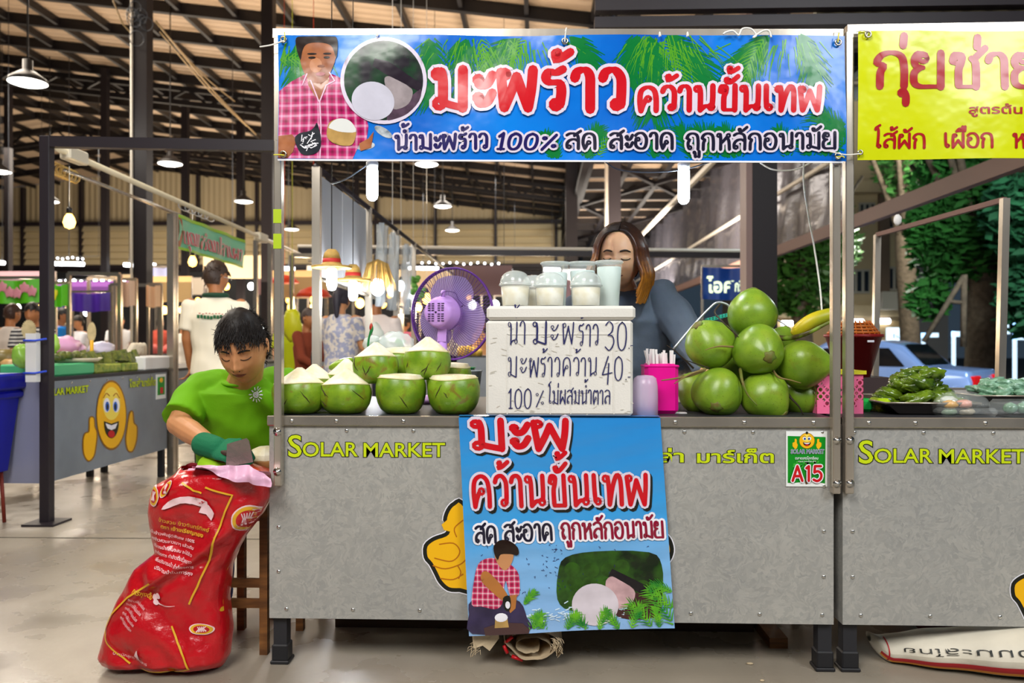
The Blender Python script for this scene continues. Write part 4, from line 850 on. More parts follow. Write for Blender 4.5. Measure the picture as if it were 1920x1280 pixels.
def trimmed(px, ytop, ybot, wpx, Y, label, kind, hmi, brow=.3, flatbase=True, seed=1, group='trimmed coconuts on the counter'):
 s = pxs(Y); R = wpx*s/2; c = W(px, ybot, Y); H = (ybot-ytop)*s; c.z = max(c.z, ZT+.001) if ybot < 760 else ZT+.001; rnd = random.Random(seed)
 e = empty('trimmed_coconut', label, 'coconut', (c.x, Y, c.z), group, rnd.uniform(-.3, .3))
 cone = .34 if kind == 'cone' else .10 if kind == 'low' else .02
 hb = H*(1-cone*.95)
 ph = rnd.uniform(0, 6)
 def wob(t, z): return 1+.018*math.sin(3*t+ph)+.012*math.sin(5*t+2*ph)
 prof = [(0, 0), (.56, 0), (.66, .03), (.80, .13), (.92, .30), (.985, .5), (1, .66), (.985, .8), (.93, .93), (.90, 1.0)]
 def rat(z):
  q = z/hb
  for (a, b), (a2, b2) in zip(prof[1:], prof[2:]):
   if b <= q <= b2: return R*(a+(a2-a)*(q-b)/(b2-b+1e-9))
  return R*.9
 m = mb(); m.lathe([(r*R, z*hb) for r, z in prof], (0, 0, 0), 40, wob=wob)
 m.v = [(x+0, y, z+(.012*R*math.sin(2*math.atan2(y, x)+ph)*(z/hb)**3*3)) for x, y, z in m.v]
 hk = m.build('husk', hm[hmi], e, raw=True)
 m = mb(); nf = 9 if kind == 'cone' else 11; top = H; z0 = hb-.002; rr = R*.905
 ring = [(rr*math.cos(2*PI*k/36)*wob(2*PI*k/36, 0), rr*math.sin(2*PI*k/36)*wob(2*PI*k/36, 0), z0+.036*R*math.sin(4*PI*k/36+ph)) for k in range(36)]
 if kind == 'cone':
  mid = [(rr*.55*math.cos(2*PI*(k//4+.5)/9), rr*.55*math.sin(2*PI*(k//4+.5)/9), z0+(top-z0)*.5) for k in range(36)]; tip = [(rr*.10*math.cos(2*PI*k/36), rr*.10*math.sin(2*PI*k/36), top) for k in range(36)]
 else:
  mid = [(rr*.9*math.cos(2*PI*k/36), rr*.9*math.sin(2*PI*k/36), z0+(top-z0)*(.75)) for k in range(36)]; tip = [(rr*.35*math.cos(2*PI*k/36), rr*.35*math.sin(2*PI*k/36), top) for k in range(36)]
 vs = ring+mid+tip+[(0, 0, top)]; fs = []
 for a in (0, 36):
  for k in range(36): fs.append((a+k, a+(k+1) % 36, a+36+(k+1) % 36, a+36+k))
 fs += [(72+k, 72+(k+1) % 36, 108) for k in range(36)]
 m.smooth = False; m.add(vs, fs); m.build('cut_top', mflesh, e, raw=True)
 m = mb(); m.tube([(x*1.003, y*1.003, z) for x, y, z in ring], .0018, 6, closed=True); m.build('cut_edge', mpith, e, raw=True)
 m = mb()
 for k in range(rnd.randint(2, 4)):
  t = -PI/2+rnd.uniform(-1.0, 1.0); z = hb*rnd.uniform(.15, .6); pts = []; dt = rnd.choice((-1, 1))*rnd.uniform(.02, .11); st_ = rnd.uniform(.03, .085)
  for j in range(6):
   q = min(hb*.95, max(hb*.1, z+j*hb*st_)); pts.append(polar_pt(rat, t, q)*1.0+Vector((0, 0, 0))); t += dt+rnd.uniform(-.03, .03)
  pts = [Vector((p.x*wob(math.atan2(p.y, p.x), 0)*1.004, p.y*wob(math.atan2(p.y, p.x), 0)*1.004, p.z)) for p in pts]
  m.tube(pts, [.0004, .0012, .0018, .0016, .001, .0003], 5)
 m.build('husk_scar', mcrack, e, raw=True)
 return e
trimmed(562, 692, 778, 102, .10, 'cone-topped trimmed coconut half hidden by the left post, scratched front', 'cone', 1, seed=3)
trimmed(649, 695, 778, 98, .11, 'cone-topped trimmed coconut, second in the bottom row, clean white cone', 'cone', 0, seed=5)
trimmed(751, 704, 778, 95, .11, 'flat-topped trimmed coconut in the middle of the bottom row', 'low', 3, seed=8)
trimmed(851, 705, 778, 99, .11, 'flat-topped trimmed coconut at the end of the bottom row beside the foam box', 'low', 2, seed=9)
trimmed(705, 641, 718, 86, .17, 'brown-stained trimmed coconut with low cone top on the upper row', 'cone', 2, seed=12)
trimmed(802, 631, 711, 90, .17, 'smooth bright trimmed coconut with white cone on the upper row, before the fan', 'cone', 3, seed=14)
trimmed(590, 694, 775, 84, .34, 'trimmed coconut standing behind the scratched one, only its pale top showing', 'cone', 1, seed=21)
trimmed(650, 680, 770, 80, .37, 'trimmed coconut at the back between the two left ones', 'cone', 0, seed=22)
trimmed(752, 660, 772, 92, .36, 'trimmed coconut at the back under the flower bags', 'low', 0, seed=23)
trimmed(843, 690, 774, 86, .35, 'trimmed coconut at the back below the fan', 'low', 1, seed=25)
m = mb(); a = W(640, 682, .42)
m.ell(a, (.05, .04, .018), 16, 8, rotM(0, -.35, 0)); tag(m.build('husk_piece', hm[0]), 'thin slanting piece of green husk behind the white cone tops', 'husk')
m = mb(); m.bar(W(610, 706, .46), W(668, 682, .46), .03, .012); tag(m.build('tray_edge', mat('black_plastic', '#18181a', rough=.35)), 'dark tray edge slanting behind the trimmed coconuts', 'tray')
# -- whole green coconuts, stacked
hw = [husk_mat('whole_husk_%d' % i, '#88a62a', '#5b821c', 10+i, (.12, .25, .4)[i], .5) for i in range(3)]
mcal = mat('calyx', '#5f7a2a', rough=.6, var=.4, vscale=40, col2='#6d5a2a'); mtwig = mat('dry_twig', '#7c6a3a', rough=.8); mtwigd = mat('dark_twig', '#2f2618', rough=.8)
whole = []
def coconut(px, py, rx, ry, Y, tip, label, hi=0, seed=0, tiplen=.2):
 """tip = direction the pointed end faces"""
 s = pxs(Y); c = W(px, py, Y); R = (rx+ry)/2*s; e = empty('whole_coconut', label, 'coconut', c, 'whole green coconuts in the stack')
 e['category'] = 'coconut'
 d = Vector(tip).normalized(); q = Vector((0, 0, 1)).rotation_difference(d).to_matrix(); rnd = random.Random(seed); ph = rnd.uniform(0, 6)
 def fn(dd, v):
  t = math.atan2(dd.y, dd.x); k = 1+.045*math.cos(3*t+ph)*(1-dd.z**2)
  z = v.z*(1+.0)
  pt = max(0, dd.z)**3
  rad = 1-.20*max(0, dd.z)**2.2
  rid = 1+.012*math.sin(14*t+ph)*max(0, dd.z-.45)*2
  return Vector((v.x*k*rad*rid, v.y*k*rad*rid, z*(1+tiplen*pt)))
 m = mb(); m.ell((0, 0, 0), (R, R, R*1.0), 48, 32, q, fn); m.build('husk', hw[hi], e, raw=True)
 m = mb(); tz = R*(1+tiplen)
 m.lathe([(.26*R, -.07*R), (.20*R, -.02*R), (.12*R, .01*R), (.07*R, .03*R), (0, .035*R)], q @ Vector((0, 0, tz)), 12, q, wob=lambda t, z: 1+.12*math.sin(5*t+ph)); m.build('stem_scar', mcal, e, raw=True)
 whole.append((e, c, R)); return e
coconut(1409, 589, 45, 46, .20, (.1, .1, 1), 'topmost whole green coconut of the stack, pointed end up', 0, 1, .08)
coconut(1331, 646, 47, 46, .17, (-.55, -.35, .75), 'whole green coconut at the left of the upper row, above the straws', 1, 2, .10)
coconut(1422, 656, 47, 47, .12, (.15, -1, -.25), 'whole green coconut in the centre of the stack with its tip facing the aisle', 0, 3, .12)
coconut(1505, 682, 48, 43, .15, (1, -.35, .0), 'yellow-scarred whole green coconut at the right, tip pointing to the steel post', 1, 4, .2)
coconut(1345, 736, 47, 46, .11, (-.25, -.9, -.55), 'whole green coconut at the bottom left front of the stack', 0, 5, .06)
coconut(1433, 742, 46, 44, .13, (.6, -.4, -.7), 'brown-scarred whole green coconut in the middle of the bottom row', 1, 6, .14)
coconut(1503, 742, 37, 40, .22, (.3, .5, .6), 'whole green coconut at the bottom right behind, dark crack down its side', 0, 7, .1)
coconut(1312, 736, 40, 42, .24, (-.6, .2, .5), 'whole green coconut behind the bottom left one, mostly hidden', 1, 8, .1)
coconut(1380, 690, 42, 42, .30, (0, 1, 0), 'whole green coconut in the heart of the stack seen only in the gaps', 0, 9, .1)
coconut(1465, 640, 26, 28, .30, (.4, 0, 1), 'small young coconut peeping out behind the centre one', 0, 10, .1)
coconut(1455, 700, 42, 42, .29, (0, 1, 0), 'whole green coconut buried behind the yellow-scarred one', 0, 11, .1)
def twig(pts, r, label, mt=mtwig, cat='twig'):
 P = sm3([W(*p) for p in pts], 4); k = len(P); m = mb(); m.tube(P, [1.35*r*(1-.7*i/(k-1)) for i in range(k)], 6); o = m.build('twig', mt); tag(o, label, cat, 'dry stalks among the coconuts'); return o
twig([(1322, 692, .06), (1305, 700, .04), (1290, 705, .03), (1262, 710, .02), (1240, 713, .02)], .0045, 'dry stalk reaching left from the stack across the pink pot')
twig([(1318, 694, .05), (1300, 699, .03), (1282, 708, .02), (1264, 719, .01)], .0035, 'short forked dry stalk below the first one by the pink pot')
twig([(1350, 570, .22), (1340, 585, .2), (1352, 600, .1), (1370, 618, .08), (1385, 632, .08)], .003, 'dark stalk over the upper left coconut', mtwigd)
twig([(1375, 650, .08), (1350, 649, .07), (1335, 652, .06), (1322, 656, .06)], .0028, 'thin brown stalk lying on the face of the upper left coconut')
twig([(1388, 692, .1), (1392, 715, .05), (1402, 740, .045), (1420, 760, .04)], .0045, 'greenish stalk hanging between the two bottom front coconuts', mcal)
twig([(1450, 695, .1), (1460, 707, .06), (1480, 712, .05), (1502, 718, .05)], .0032, 'brown stalk under the yellow-scarred coconut')
twig([(1476, 736, .12), (1485, 748, .1), (1498, 762, .09), (1506, 778, .09)], .0035, 'dark stalk running down to the counter at the bottom right', mtwigd)
twig([(1300, 690, .1), (1285, 675, .08), (1262, 655, .05), (1250, 647, .05)], .0025, 'dark wiry stalk rising over the straws', mtwigd)
twig([(1330, 690, .12), (1300, 680, .1), (1278, 672, .08)], .002, 'dark wiry stalk below the hanger wire', mtwigd)
m = mb(); P = sm3([W(1460, 634, .2), W(1490, 632, .16), (W(1520, 622, .12)), W(1555, 604, .1), W(1575, 598, .1)]); m.tube(P, [.011, .010, .009, .009, .008, .008, .008, .007, .007, .007, .006, .006, .006, .005, .005, .005, .004, .004, .004, .003, .003][:len(P)], 10)
o = m.build('coconut_stalk', mat('stalk_green', '#7b9a2a', rough=.5, var=.5, vscale=30, col2='#4a3f1c')); tag(o, 'knobbly green coconut stalk lying over the stack to the right post', 'stalk')
m = mb(); P = sm3([W(1488, 628, .22), W(1500, 616, .21), W(1525, 600, .2), W(1556, 589, .2), W(1566, 586, .2)], 6); k = len(P)
m.tube(P, [.0245*math.sin(PI*min(1, (.12+.8*i/(k-1))))**.6 for i in range(k)], 14); o = m.build('yellow_sheath', mat('sheath_yellow', '#c9b215', rough=.4, var=.5, vscale=8, col2='#8f9a1c')); tag(o, 'yellow-green coconut frond base sticking out at the top right of the stack', 'frond')
# -- foam box
mfoam = mat('white_foam', '#dedbd4', rough=.62, bump=.0007, bscale=180, var=.07, vscale=6)
YF = -.03
a = W(911, 785, YF); b = W(1187, 600, YF); t = W(1191, 573, YF)
fb = empty('foam_box', 'white foam box with hand-written prices standing in front of the woman', 'box', ((a.x+b.x)/2, YF+.16, a.z))
zb0 = ZT+.006
m = mb(); m.box((a.x, YF, zb0), (b.x, YF+.33, b.z-.001), bev=.008); m.build('box_body', mfoam, fb)
m = mb(); m.box((a.x+.002, YF-.005, b.z+.001), (t.x+.001, YF+.335, t.z), bev=.009); m.build('lid', mfoam, fb)
def bar2(x0, y0, x1, y1, w_, nm='moulded_ridge'):
 m = mb(); m.bar(W(x0, y0, YF-.0005), W(x1, y1, YF-.0005), w_*pxs(YF), .003, up=(0, 1, 0)); return m.build(nm, mfoam, fb)
bar2(951, 626, 951, 776, 2); bar2(951, 626, 1150, 626, 2.5); bar2(1032, 640, 1032, 776, 2); bar2(1070, 640, 1070, 776, 1.6); bar2(1151, 640, 1151, 776, 2.2)
mpen = mat('marker_ink', '#1c1f5a', rough=.5)
def ff(l): return lambda p: W(p[0], p[1], YF-.0026-.0003*l)
rj = random.Random(3)
for line in ((('น้ำ', (952, -645, 988, 42), 3.0), ('ม', (998, -644, 1030, 41), 4.6), ('ะ', (1031, -640, 1050, 36), 2.8), ('พ', (1054, -644, 1080, 40), 3.0), ('ร้าว', (1084, -648, 1124, 40), 3.0), ('30', (1132, -655, 1180, 40), 3.0), ('.-', (1178, -654, 1188, 20), 2.6)),
   (('ม', (952, -706, 972, 38), 2.8), ('ะ', (974, -700, 990, 34), 2.6), ('พร้าว', (992, -706, 1052, 36), 2.8), ('คว้าน', (1054, -704, 1122, 34), 2.8), ('40', (1128, -712, 1172, 34), 2.8), ('.-', (1172, -712, 1184, 18), 2.6)),
   (('100', (952, -765, 1000, 28), 2.8), ('%', (1003, -762, 1024, 24), 2.4), ('ไม่ผสมน้ำตาล', (1028, -757, 1146, 26), 2.6))):
 for txt, bx, w_ in line:
  m = mb(); write_brush(m, txt, bx, w_*.78, flip(ff(1)), .25, .02, jitter=.02, rnd=rj); m.build('handwriting', mpen, fb)
m = mb(); rq = random.Random(5)
for k in range(70):
 x, y = rq.uniform(916, 1182), rq.uniform(606, 778); a_ = rq.uniform(-.6, .6); l_ = rq.uniform(3, 12); stroke2d(m, [(x, y), (x+l_*math.cos(a_), y+l_*math.sin(a_))], lambda a, b, t: 1.1, ff(-1), caps=False)
m.build('scratches', mat('foam_scratch', '#cdc8bc', rough=.8), fb)['kind'] = 'stuff'
# -- cups on the box
mcup = mat('clear_cup', '#eef6f4', rough=.08, alpha=.13, spec=1); mjuice = mat('coconut_water', '#dff0ec', rough=.35, var=.05, vscale=30); mdome = mat('dome_lid', '#dfe9e6', rough=.08, alpha=.42, spec=1)
mice = mat('coconut_flesh_in_cup', '#fffdf2', rough=.5, var=.1, vscale=30, col2='#f0e6c8')
ZC = t.z+.001
def cup(px, wtop, wbot, ytop, Y, label, dome, fill, ybot=573):
 s = pxs(Y); x = W(px, 573, Y).x; e = empty('takeaway_cup', label, 'cup', (x, Y, ZC), 'takeaway cups on the foam box')
 H = W(px, ytop, Y).z-ZC; R = wtop*s/2; r = wbot*s/2
 hc = H*.58 if dome else H*.94
 m = mb(); m.lathe([(r*.98, 0), (r, .002), (R*.96, hc), (R, hc+.002), (R, hc+.005), (R*.93, hc+.003), (R*.93, hc-.001), (r*.96, .003)], (0, 0, 0), 36); m.build('cup_wall', mcup, e, raw=True)
 hf = hc*fill; rf = r+(R*.96-r)*fill
 m = mb(); m.lathe([(r*.93, .0035), (rf*.955, hf*.97), (rf*.9, hf), (0, hf)], (0, 0, 0), 32); m.build('drink', mice if dome else mjuice, e, raw=True)
 if dome:
  m = mb(); k = 10; hd = H-hc-.004
  m.lathe([(R*1.06, hc+.002), (R*1.07, hc+.005), (R*1.02, hc+.007)]+[(R*1.0*math.cos(PI/2*i/k)**.75, hc+.007+hd*math.sin(PI/2*i/k)) for i in range(k)]+[(0, hc+.007+hd)], (0, 0, 0), 36); m.build('dome_lid', mdome, e, raw=True)
 else:
  m = mb(); m.lathe([(R*1.05, hc), (R*1.07, hc+.003), (R*1.05, hc+.008), (R*.98, hc+.009), (R*.96, hc+.004), (0, hc+.004)], (0, 0, 0), 36); m.build('flat_lid', mdome, e, raw=True)
 return e
cup(966, 58, 50, 509, .05, 'dome-lidded cup of milky coconut flesh at the left end of the foam box', True, .99)
cup(1031, 58, 52, 512, .05, 'dome-lidded cup in the middle of the front three', True, .96)
cup(1099, 58, 53, 511, .05, 'dome-lidded cup at the right of the front three, small dark speck on it', True, .96)
cup(1002, 48, 42, 517, .14, 'cup half hidden behind the two left dome cups', True, .96)
cup(1041, 52, 40, 491, .21, 'tall flat-lidded cup behind the middle dome cup', False, .82)
cup(1092, 52, 40, 491, .21, 'tall flat-lidded cup behind the right dome cup', False, .86)
cup(1142, 50, 38, 489, .12, 'tall flat-lidded cup of coconut water at the right end, fully in view', False, .92)
# -- straw pot, translucent tub, papers
mpink = mat('magenta_plastic', '#e0108c', rough=.28, sss=0)
sp_ = empty('straw_pot', 'magenta plastic pot packed with wrapped straws', 'pot', W(1241, 776, .12))
a = W(1209, 776, .10); b = W(1273, 682, .10)
m = mb(); m.box((a.x, .10, ZT), (b.x, .20, b.z), bev=.012); m.box((a.x-.002, .098, b.z-.012), (b.x+.002, .202, b.z-.004), bev=.003); m.build('pot_body', mpink, sp_)
mstraw = mat('straw_paper', '#e6e4e2', rough=.5); rs = random.Random(8)
for k in range(17):
 x = a.x+.012+(b.x-a.x-.024)*rs.random(); y = .115+.07*rs.random(); lx, ly = rs.uniform(-.10, .12), rs.uniform(-.1, .1); L_ = rs.uniform(.03, .05)
 m = mb(); d = Vector((lx*1.2, ly, 1)).normalized(); m.bar(Vector((x, y, b.z-.05)), Vector((x, y, b.z-.012))+d*(L_+.012), .008, .003); o = m.build('wrapped_straw', mstraw); tag(o, 'white paper-wrapped straw standing in the bunch in the magenta pot', 'straw', 'wrapped straws in the magenta pot')
m = mb(); m.bar(W(1216, 684, .11), W(1209, 657, .10), .008, .003); tag(m.build('wrapped_straw', mstraw), 'white wrapped straw leaning out to the left of the magenta pot', 'straw')
m = mb(); mtub = mat('translucent_tub', '#d9c9e2', rough=.25, alpha=.55, spec=.6)
c = W(1212, 778, .02); R = 24*pxs(.02)
m.lathe([(R, 0), (R*1.0, .06), (R*.98, .095), (R*.86, .118), (R*.6, .126), (0, .128)], (c.x, .05, ZT+.001), 32); tag(m.build('plastic_tub', mtub), 'translucent upturned plastic tub between the foam box and the magenta pot', 'tub')
for (x0, x1, yy, lb) in ((1236, 1258, 772, 'small square of folded white paper on the counter before the magenta pot'), (1256, 1288, 775, 'narrow strip of white paper on the counter by the bottom left coconut')):
 m = mb(); p0 = WZ(x0, yy, ZT); p1 = WZ(x1, yy, ZT); m.box((p0.x, p0.y, ZT), (p1.x, p0.y+.03, ZT+.003)); tag(m.build('paper', mstraw), lb, 'paper')
m = mb(); m.tube(sm3([W(1262, 655, .3), W(1300, 610, .3), W(1330, 578, .3), W(1345, 567, .3), W(1362, 570, .3), W(1372, 580, .3)]), .004, 8); tag(m.build('wire_hook', mat('grey_wire', '#b9bdc4', rough=.3, metal=.6)), 'thick grey wire handle curving up behind the coconuts', 'wire')
m = mb(); m.tube(sm3([W(1455, 598, .4), W(1468, 606, .4), W(1485, 620, .3)]), .003, 6); tag(m.build('wire_hook', mat('grey_wire')), 'short end of grey wire right of the topmost coconut', 'wire')
m = mb(); m.tube(sm3([W(1507, 303, .3), W(1507, 345, .3), W(1515, 400, .3), (W(1526, 460, .3)), W(1535, 520, .3), W(1539, 555, .3), W(1541, 586, .3)]), .0032, 8); tag(m.build('cable', mat('white_cable')), 'grey-white cable hanging from the rail down to the yellow frond base', 'cable')
m = mb(); ms = mat('mint_plastic', '#2bb59a', rough=.4)
a = W(1325, 600, .42); b = W(1372, 588, .42); m.bar(a, b, .05, .012); o = m.build('strainer', ms); tag(o, 'mint green perforated plastic strainer behind the coconut stack', 'strainer')
m = mb(); rs2 = random.Random(2)
for i in range(8):
 for j in range(2): m.box(tuple(a.lerp(b, (i+.5)/8)+Vector((-.002, -.0262, -.003+j*.006))), tuple(a.lerp(b, (i+.5)/8)+Vector((.002, -.0248, .0+j*.006))))
x = m.build('strainer_holes', mlblk, o); tag(x, kind='stuff')
# -- purple fan
mpur = mat('lilac_plastic', '#d2a0ee', rough=.32, sss=0); mpurd = mat('purple_cage', '#5f2f86', rough=.35); mblade = mat('lilac_blade', '#d8bef6', rough=.3, alpha=.85)
FY = .62; fc = W(846, 588, FY); sF = pxs(FY); RF = 86*sF
fan = empty('table_fan', 'lilac table fan seen from behind with a dark purple wire cage', 'fan', (fc.x, FY, ZT))
dirF = Vector((.42, 1, -.02)).normalized()     # it blows away from us, turned a little
_ux = Vector((dirF.y, -dirF.x, 0)).normalized(); _uy = dirF.cross(_ux); QF = Matrix((_ux, _uy, dirF)).transposed()
def FP(r, t, z): return fc+QF @ Vector((r*math.cos(t), r*math.sin(t), z))
m = mb(); m.tube([FP(RF, 2*PI*k/64, 0) for k in range(64)], .0042, 8, closed=True); m.tube([FP(RF*.99, 2*PI*k/64, .012) for k in range(64)], .0038, 8, closed=True); m.build('cage_rim', mat('rim_lilac', '#7a3fa8', rough=.3), fan)
m = mb()
for k in range(92):
 t = 2*PI*k/92
 pts = []
 for j in range(7):
  u = j/6; r = .045+(RF-.045)*u; pts.append(FP(r, t+.32*(1-u)*1.0-.06*math.sin(u*6), -.052*(1-u**2.4)))
 m.tube(pts, .00115, 4, caps=False)
o = m.build('cage_wires', mpurd, fan); o['kind'] = 'stuff'
m = mb()
for k in range(60):
 t = 2*PI*k/60; pts = [FP(.03+(RF-.03)*u, t-.3*(1-u), .05*(1-u**2.4)) for u in (0, .25, .5, .75, 1)]
 m.tube(pts, .0011, 4, caps=False)
o = m.build('front_cage_wires', mpurd, fan); o['kind'] = 'stuff'
for k in range(3):
 m = mb(); t0 = 2*PI*k/3+.5
 def fbl(u, v):
  r = .02+(RF*.84-.02)*v; sp = (.45+.72*math.sin(PI*min(1, v*1.02))**.7); t = t0+(u-.5)*2*sp*.92
  return FP(r, t, .006+.02*(u-.5)*(1-.4*v))
 m.grid(10, 10, fbl); m.build('blade', mblade, fan)
m = mb(); m.lathe([(.04, -.01), (.045, .0), (.03, .02), (0, .024)], fc, 20, QF); m.build('hub', mpur, fan)
hc_ = fc+QF @ Vector((0, 0, -.055))
m = mb(); m.lathe([(0, -.064), (.042, -.0635), (.052, -.058), (.057, -.045), (.062, -.01), (.066, .0), (.066, .02), (.045, .035)], hc_, 28, QF, wob=lambda t, z: 1+.05*abs(math.cos(2*t))); m.build('motor_housing', mpur, fan)
mslot = mat('slot_dark', '#2b1440', rough=.6)
m = mb()
for sx in (-1, 1):
 for sy in (-1, 1):
  for i in range(2):
   for j in range(4):
    c0 = Vector((sx*(.009+i*.016)+sx*.004, sy*(.007+j*.0085), -.0645)); cc = hc_+QF @ c0
    ux = QF @ Vector((1, 0, 0)); uy = QF @ Vector((0, 1, 0)); uz = QF @ Vector((0, 0, 1))
    vs = [cc+ux*a_*.0052+uy*b_*.0018-uz*.0012 for a_, b_ in ((-1, -1), (1, -1), (1, 1), (-1, 1))]+[cc+ux*a_*.0052+uy*b_*.0018+uz*.004 for a_, b_ in ((-1, -1), (1, -1), (1, 1), (-1, 1))]
    m.add(vs, [(0, 1, 2, 3), (0, 4, 5, 1), (1, 5, 6, 2), (2, 6, 7, 3), (3, 7, 4, 0)], False)
o = m.build('vent_slots', mslot, fan); o['kind'] = 'stuff'
m = mb(); m.lathe([(0, -.0665), (.004, -.066), (.004, -.06)], hc_, 10, QF); m.build('screw', mslot, fan)
m = mb(); m.lathe([(.007, .03), (.007, .062), (.010, .066), (.008, .075), (0, .077)], hc_+Vector((0, -.03, .01)), 12); m.build('oscillation_knob', mpur, fan)
m = mb(); n0 = hc_+Vector((-.004, -.0, -.05)); m.bar(n0+Vector((0, 0, .02)), n0+Vector((-.004, 0, -.06)), .034, .04); m.build('neck', mpur, fan)
m = mb(); m.tube([n0+Vector((-.004, 0, -.05)), Vector((n0.x-.006, FY-.05, ZT+.03))], [.019, .024], 14); m.build('stand', mpur, fan)
m = mb(); m.lathe([(.10, 0), (.10, .012), (.06, .028), (.03, .034), (0, .036)], (n0.x-.006, FY-.05, ZT+.001), 28); m.build('base', mpur, fan)
m = mb(); m.tube(sm3([n0+Vector((.0, -.06, .11)), n0+Vector((.012, -.065, .128)), n0+Vector((.05, -.05, .125)), n0+Vector((.062, -.03, .10)), n0+Vector((.085, -.01, .075))]), .0012, 5); m.build('power_cord', mpurd, fan)
m = mb(); m.box((XL+.1, .62, ZT-.02), (-.12, .90, ZT)); m.build('rear_shelf', mtop, stall)
m = mb(); m.box((-.16, .86, .0), (-.12, .90, ZT-.02)); m.build('leg', mblk, stall)
mbag = mat('clear_film', '#e8f2ee', rough=.15, alpha=.45, spec=.8); mleaf = mat('fresh_leaf', '#5f9a3a', rough=.45)
def bagp(px, py, r, Y, label, seed):
 rnd = random.Random(seed); c = W(px, py, Y); e = empty('flower_bag', label, 'bag', (c.x, Y, c.z-r*.9))
 m = mb(); m.ell(c, (r, r*.6, r*.75), 22, 14, None, lambda d, v: v*(1+.18*noise.noise(d*3+Vector((seed, 0, 0)))+.1*noise.noise(d*9))); m.build('film', mbag, e)
 for k in range(9):
  d = Vector((rnd.uniform(-.8, .8), rnd.uniform(-.3, .3), rnd.uniform(-.5, .6))); m = mb(); a_ = c+d*r*.6; m.ell(a_, (r*.3, r*.05, r*.10), 10, 6, rotM(0, rnd.uniform(-1, 1), 0)); m.build('leaf', mleaf if k % 2 else mstraw, e)
bagp(742, 648, .07, .5, 'clear bag of greenery behind the upper coconuts, before the fan', 3); bagp(702, 646, .045, .52, 'crumpled clear bag of white petals behind the stained coconut', 6)
bagp(622, 690, .05, .6, 'clear bag behind the left coconuts', 9) if False else None
m = mb(); m.lathe([(.032, 0), (.04, .12), (.041, .125)], (W(772, 690, .45).x, .45, ZT), 24); tag(m.build('plastic_cup', mat('white_plastic', '#dcdcda', rough=.4)), 'stack of white plastic cups between the two upper coconuts', 'cup')
m = mb(); P = sm3([W(690, 650, .45), W(692, 632, .45), W(697, 618, .45), W(696, 610, .45)]); m.tube(P, [.004]*8+[.006]*8 if len(P) > 15 else .005, 8); o = m.build('tied_stem', mat('green_twist', '#1c7a3c', rough=.4)); tag(o, 'green and red twisted stem standing up behind the stained coconut', 'stem')
m = mb(); m.ell(W(696, 613, .45), (.007, .007, .014), 10, 8); x = m.build('red_bud', mat('bud_red', '#b0341c', rough=.4), o)
def tub(px, y0, y1, wpx, Y, col, label, nm='plastic_tub', rimcol=None, mt_=None):
 s = pxs(Y); x = W(px, 640, Y).x; z0 = W(px, y1, Y).z; z1 = W(px, y0, Y).z; R = wpx*s/2
 m = mb(); h = z1-z0; m.lathe([(R*.78, 0), (R*.97, h*.93), (R*1.05, h*.95), (R*1.05, h), (R*.95, h), (R*.74, .006), (0, .006)], (x, Y, z0), 32); o = m.build(nm, mt_ or mat('plastic_'+col.strip('#'), col, rough=.35)); tag(o, label, 'tub' if nm == 'plastic_tub' else nm.split('_')[-1]); return o
tub(866, 688, 722, 50, .75, '#1f9a5a', 'green plastic tub below the fan cage')
tub(884, 694, 730, 40, .55, '#8f979c', 'grey tub between the fan and the foam box')
def basket(px0, px1, y0, y1, Y, col, label, rimc):
 a = W(px0, y1, Y); b = W(px1, y0, Y); e = empty('basket', label, 'basket', ((a.x+b.x)/2, Y+.06, ZT)); mtb = mat('basket_'+col.strip('#'), col, rough=.35)
 n = 7; w_ = (b.x-a.x); D = .13; z0 = ZT; z1 = b.z
 def frame(m, P, U, Wd, taper=.0):
  pass
 for side, (o_, u) in enumerate(((Vector((a.x, Y, 0)), Vector((w_, 0, 0))), (Vector((b.x, Y, 0)), Vector((0, D, 0))), (Vector((b.x, Y+D, 0)), Vector((-w_, 0, 0))), (Vector((a.x, Y+D, 0)), Vector((0, -D, 0))))):
  m = mb(); nu = n if side % 2 == 0 else 8; nz_ = 6; hh = (z1-z0)
  nrm = u.cross(Vector((0, 0, 1))).normalized()*.002
  def cell_(i, j):
   u0, u1 = i/nu, (i+1)/nu; v0, v1 = j/nz_, (j+1)/nz_
   P = lambda q, r: o_+u*q+Vector((0, 0, z0+hh*r))
   hole = (0 < j < nz_-1) and ((i+j) % 2 == 0 or j in (2, 3))
   if not hole:
    A = [P(u0, v0), P(u1, v0), P(u1, v1), P(u0, v1)]; m.add([p+nrm for p in A]+[p-nrm for p in A], [(0, 1, 2, 3), (7, 6, 5, 4)], False); return
   cx, cy = (u0+u1)/2, (v0+v1)/2; O = []; I = []
   for k in range(8):
    t = 2*PI*k/8+PI/8; sx, sz = math.cos(t), math.sin(t); q = max(abs(sx), abs(sz)); O.append(P(cx+(u1-u0)/2*sx/q, cy+(v1-v0)/2*sz/q)); I.append(P(cx+(u1-u0)*.3*sx, cy+(v1-v0)*.3*sz))
   m.add([p+nrm for p in O+I], [(k, (k+1) % 8, 8+(k+1) % 8, 8+k) for k in range(8)], False)
  for i in range(nu):
   for j in range(nz_): cell_(i, j)
  m.build('wall_panel', mtb, e)
 m = mb(); P = [Vector((a.x-.004, Y-.004, z1)), Vector((b.x+.004, Y-.004, z1)), Vector((b.x+.004, Y+D+.004, z1)), Vector((a.x-.004, Y+D+.004, z1))]
 for i in range(4): m.bar(P[i], P[(i+1) % 4], .012, .012)
 m.build('rim', mat('rim_'+rimc.strip('#'), rimc, rough=.4), e)
 m = mb(); m.box((a.x, Y, z0), (b.x, Y+D, z0+.004)); m.build('bottom', mtb, e)
